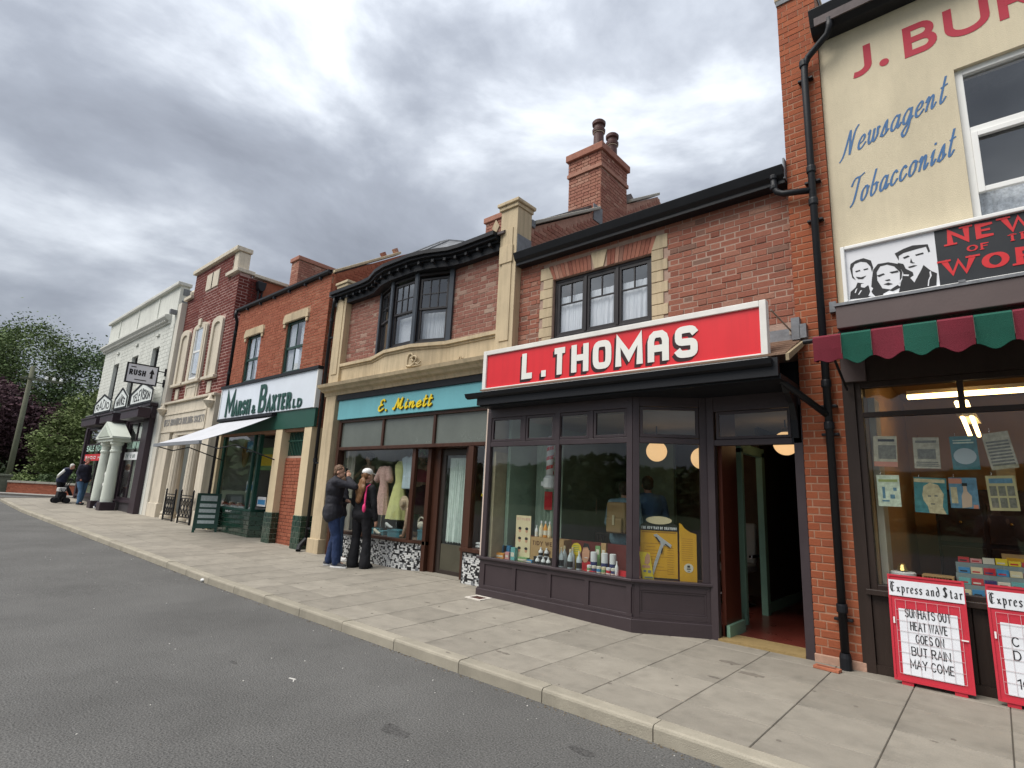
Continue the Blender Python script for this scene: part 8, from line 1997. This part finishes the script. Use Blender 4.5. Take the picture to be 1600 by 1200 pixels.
# pushchair / shopping stroller
st = thing('pushchair', 'black pushchair with a white and black patterned seat beside the bending person', 'pushchair', (-28.2,5.1,fz(-28.2,5.1)))
sx0, sy0, sz0 = -27.7, 5.0, fz(-27.7,5.0)
for dx in (-.22,.22):
    for dy in (-.17,.17):
        b = MB(); b.lathe([(.02,-.025),(.10,-.025),(.11,0),(.10,.025),(.02,.025)],(0,0,0),16); b.v = [(sx0+dx+p[2],sy0+dy+p[0],sz0+.11+p[1]) for p in b.v]; b.build('wheel', BLK, st)
b = MB(); [b.tube([(sx0+s,sy0-.17,sz0+.12),(sx0+s,sy0+.05,sz0+.45),(sx0+s,sy0+.22,sz0+.95)],.014,6) for s in (-.2,.2)]; [b.tube([(sx0+s,sy0+.17,sz0+.12),(sx0+s,sy0-.06,sz0+.5)],.014,6) for s in (-.2,.2)]; b.tube([(sx0-.2,sy0+.22,sz0+.95),(sx0+.2,sy0+.22,sz0+.95)],.016,6); b.build('frame', BLK, st)
MB().obox((sx0,sy0,sz0+.32),(.36,.28,.2)).build('basket', BLK, st, bevel=.03); MB().obox((sx0,sy0-.02,sz0+.52),(.40,.26,.16)).build('seat', mat('patterned_seat', (.4,.4,.4), .8, .9, 14, .1), st, bevel=.03)
MB().obox((sx0,sy0+.2,sz0+.5),(.38,.07,.45),(.5,0,0)).build('backrest', BLK, st, bevel=.03)
# customer inside the barber's with a tan backpack
cb_ = (at(975,800,7.0)[0],7.0)
person('customer in a pale blue checked shirt seen from behind inside the barber shop', (cb_[0],cb_[1],0), math.radians(5), dict(lw=(-.2,.2,1.0), rw=(.2,.2,1.0)),
  dict(jacket=mat('blue_check_shirt', (.26,.40,.46), .9, .4, 22, .1), jname='shirt', trousers=JEAN, shoes=BLK, hair=mat('brown_hair', (.05,.03,.02), .7, .2, 20, .3), bulk=1.05), H=1.66, voxel=.014, fingers=False)
bk = thing('backpack', 'tan leather backpack worn by the customer in the checked shirt', 'backpack', (cb_[0],6.82,1.2))
MB().obox((cb_[0]+.02,6.80,1.16),(.30,.14,.42)).build('bag', C_['tan'], bk, bevel=.035); MB().obox((cb_[0]+.02,6.71,1.06),(.24,.06,.20)).build('front_pocket', C_['tan'], bk, bevel=.02); MB().obox((cb_[0]+.02,6.675,1.13),(.03,.012,.13)).build('buckle_strap', C_['cream'], bk)
cb2 = (at(1010,800,7.3)[0],7.35)
person('customer in a mid blue top inside the barber shop beside the tan backpack', (cb2[0],cb2[1],0), math.radians(40), {}, dict(jacket=mat('mid_blue_top', (.10,.18,.30), .9, .1, 4, .1), jname='top', trousers=BLK, shoes=BLK, hair=MATS['brown_hair'], bulk=1.1), H=1.76, voxel=.016, fingers=False)
# the photographer, reflected in the newsagent glass
person('photographer in dark clothes standing at the edge of the road reflected in the shop glass', (0.0,-.42,-.1), 0.0, dict(hed=(0,.04,1.62), lw=(-.12,.30,1.38), le=(-.27,.12,1.18), rw=(.14,.30,1.38), re=(.27,.12,1.18)),
  dict(jacket=NAVY, trousers=JEAN, shoes=BLK, hair=HBR, bulk=1.2), H=1.78, voxel=.016, fingers=False)

bpy.data.scenes.remove(TMPS)
# ================================================================== papers and magazines in the newsagent window
YG = 6.19
def card(name, label, cat, tl, br, Y, base, shapes, tilt=0.0):
    xa, za = at(*tl, Y); xb, zb = at(*br, Y); t = thing(name, label, cat, ((xa+xb)/2,Y,(za+zb)/2), 'old papers hung in the newsagent window')
    cx_, cz_ = (xa+xb)/2, (za+zb)/2; w_, h_ = xb-xa, za-zb
    def tr(b):
        c, s = math.cos(tilt), math.sin(tilt); b.v = [(cx_+(x-cx_)*c-(z-cz_)*s, y, cz_+(x-cx_)*s+(z-cz_)*c) for x, y, z in b.v]; return b
    tr(MB().box(xa,xb,Y,Y+.005,zb,za)).build('sheet', base, t)
    for i, (nm, m, sh_) in enumerate(shapes):
        b = MB()
        for q in sh_:
            if len(q) == 4 and not isinstance(q[0], tuple): b.box(xa+w_*q[0],xa+w_*q[2],Y-.001-.0004*(i+1),Y-.0004*(i+1),zb+h_*q[1],zb+h_*q[3])
            else: b.prism([(xa+w_*p[0],zb+h_*p[1]) for p in q],Y-.001-.0004*(i+1),Y-.0004*(i+1))
        tr(b).build(nm, m, t)
    MB().tube([(cx_-w_*.3,Y-.002,za),(cx_-w_*.3,Y+.01,za+.03)],.003,5).build('clip', CHR, t)
NP = mat('old_newsprint', (.50,.45,.34), .9, .4, 22, .1, 60); NPI = mat('newsprint_grey', (.20,.19,.16), .9, .5, 30, 0); TEAL = mat('cover_teal', (.06,.20,.22), .6, .4, 22, 0); PALEG = mat('cover_pale_green', (.62,.68,.55), .6, .4, 22, 0)
SALM = mat('cover_salmon', (.55,.22,.15), .6, .08, 4, 0); SKY_ = mat('cover_blue', (.12,.24,.34), .6, .4, 22, 0); FCE = mat('cover_flesh', (.52,.44,.28), .6, .4, 22, 0)
lines = lambda n, y0, y1, x0=.08, x1=.92: [(x0,y0+(y1-y0)*i/n,x1,y0+(y1-y0)*(i+.55)/n) for i in range(n)]
card('newspaper','old newspaper with a salmon foot strip at the upper left of the newsagent window','paper',(1363,682),(1404,729),YG,NP,[('salmon_strip',SALM,[(0,0,1,.16)]),('photo',NPI,[(.2,.25,.95,.7)]),('headline',INK,[(.2,.82,.9,.9)])],-.04)
card('newspaper','old newspaper with a grey landscape picture, second in the upper row','paper',(1425,684),(1471,732),YG,NP,[('photo',NPI,[(.15,.3,.85,.62)]),('small_print',NPI,lines(3,.06,.24)),('headline',NPI,[(.1,.82,.9,.9)])],-.02)
card('record_sleeve','teal sleeve with a pale oval picture, third in the upper row','record sleeve',(1483,682),(1532,734),YG,TEAL,[('oval_print',mat('oval_pale', (.50,.56,.58), .6, .1, 4, 0),[[(.5+.42*math.cos(a),.40+.24*math.sin(a)) for a in [2*PI*i/20 for i in range(20)]]]),('title',PALEG,[(.12,.78,.88,.82),(.12,.86,.8,.89)])],.02)
card('newspaper','tilted pale crossword newspaper at the right of the upper row','paper',(1537,676),(1588,733),YG,NP,[('small_print',NPI,lines(9,.1,.9)[:8])],.14)
card('magazine','white magazine with a small blue figure, first in the lower row','magazine',(1369,742),(1409,792),YG,PALEG,[('figure_print',SKY_,[(.22,.25,.34,.62),(.18,.15,.5,.2),(.55,.25,.75,.38),(.7,.5,.85,.6)]),('title',mat('cover_olive', (.35,.4,.15), .6, .1, 4, 0),[(.08,.78,.92,.86)])])
card('record_sleeve','green sleeve with a large fair haired portrait, second in the lower row','record sleeve',(1426,746),(1483,803),YG,TEAL,[('portrait',FCE,[[(.25,.5),(.3,.75),(.5,.86),(.75,.8),(.9,.55),(.85,.2),(.95,0),(.45,0),(.4,.2),(.28,.35)]]),('title',FCE,[(0,.86,.95,.96)]),('portrait_shade',NPI,[(.42,.45,.52,.5),(.62,.47,.72,.52),(.5,.24,.62,.28)])],-.04)
card('magazine','blue magazine cover with a dancing woman and red title block','magazine',(1481,746),(1531,795),YG,SKY_,[('title_block',SALM,[(0,.8,.48,.97),(.8,.0,.97,.12)]),('side_panel',FCE,[(.05,.15,.28,.68)]),('dancer',mat('cover_skin', (.55,.40,.30), .6, .1, 4, 0),[[(.4,.0),(.42,.4),(.5,.55),(.5,.75),(.62,.76),(.64,.55),(.78,.4),(.75,.05)]]),('dancer_hair',K,[(.47,.72,.66,.82)])])
card('comic_paper','yellowed comic paper with a masthead, last in the lower row','comic',(1540,743),(1594,799),YG,mat('yellow_comic', (.50,.44,.25), .9, .15, 9, 0),[('masthead',SKY_,[(.1,.78,.9,.92)]),('panels',NPI,[(.08+.3*i,.08+.34*j,.32+.3*i,.36+.34*j) for i in range(3) for j in range(2)])],.03)
for i, (x0, z0, w_, h_, c, lab) in enumerate(((-.80,.735,.18,.16,'white','round white and blue tin standing low in the newsagent window'),(-.55,.735,.22,.14,'tan','brown basket box of cigarette packets in the newsagent window'))):
    t = thing('display_tin', lab, 'tin', (x0,6.25,z0))
    if i == 0:
        MB().lathe([(.10,0),(.10,.13),(.09,.14)],(x0+.1,6.36,z0),20).build('body', C_['white'], t); MB().lathe([(.02,0),(.05,.01),(.03,.06),(.02,.07)],(x0+.1,6.36,z0+.14),10).build('knob', mat('brass_knob', (.6,.42,.15), .3, .1, 5, 0, metal=1), t)
        for a_ in (-.6,.4): b = MB(); b.ell((x0+.1+.1*math.sin(a_),6.36-.1*math.cos(a_),z0+.07),(.03,.01,.025),10,6); b.build('blue_flower', C_['navy'], t)
    else:
        MB().frame(x0,x0+w_,z0,z0+h_,6.24,6.42,.012,bars=[x0+.02+.02*k for k in range(9)],bw=.006).build('basket', C_['tan'], t)
        for k in range(4): MB().box(x0+.02+.045*k,x0+.06+.045*k,6.26,6.3,z0+.015,z0+.075).build('packet', C_['paper'], t)
R = random.Random(3)
for row in range(4):
    Y = 6.24+.10*row; z0 = .74+.085*row
    for k in range(8):
        x0 = -.30+.085*k+.0*row; c = R.choice(['white','pink','teal','cream','red','blue','paper','navy','yellow'])
        t = thing('sweet_packet', '%s %s packet from the left in row %s of the newsagent rack' % (['first','second','third','fourth','fifth','sixth','seventh','eighth'][k], c, ['one','two','three','four'][row]), 'packet', (x0,Y,z0), 'packets on the stepped rack')
        MB().box(x0,x0+.078,Y,Y+.05,z0,z0+.035+.02*R.random()).build('carton', C_[c], t); MB().box(x0+.01,x0+.06,Y-.002,Y-.0005,z0+.01,z0+.022).build('print', C_[R.choice(['red','navy','paper','black'])], t)
t = thing('display_rack', 'stepped glass fronted rack holding rows of sweet packets', 'rack', (0,6.4,.73))
for row in range(4): MB().box(-.32,.42,6.23+.10*row,6.33+.10*row,.735,.738+.085*row).build('step', mat('glass_shelf_grey', (.25,.30,.30), .2, .05, 3, 0), t)
t = thing('chocolate_box', 'brown box with a gold band leaning at the top of the stepped rack', 'box', (.05,6.6,1.08)); MB().box(.0,.40,6.62,6.66,1.00,1.09).build('lid', C_['tan'], t); MB().box(.03,.30,6.617,6.6195,1.03,1.06).build('gold_band', C_['gold'], t)
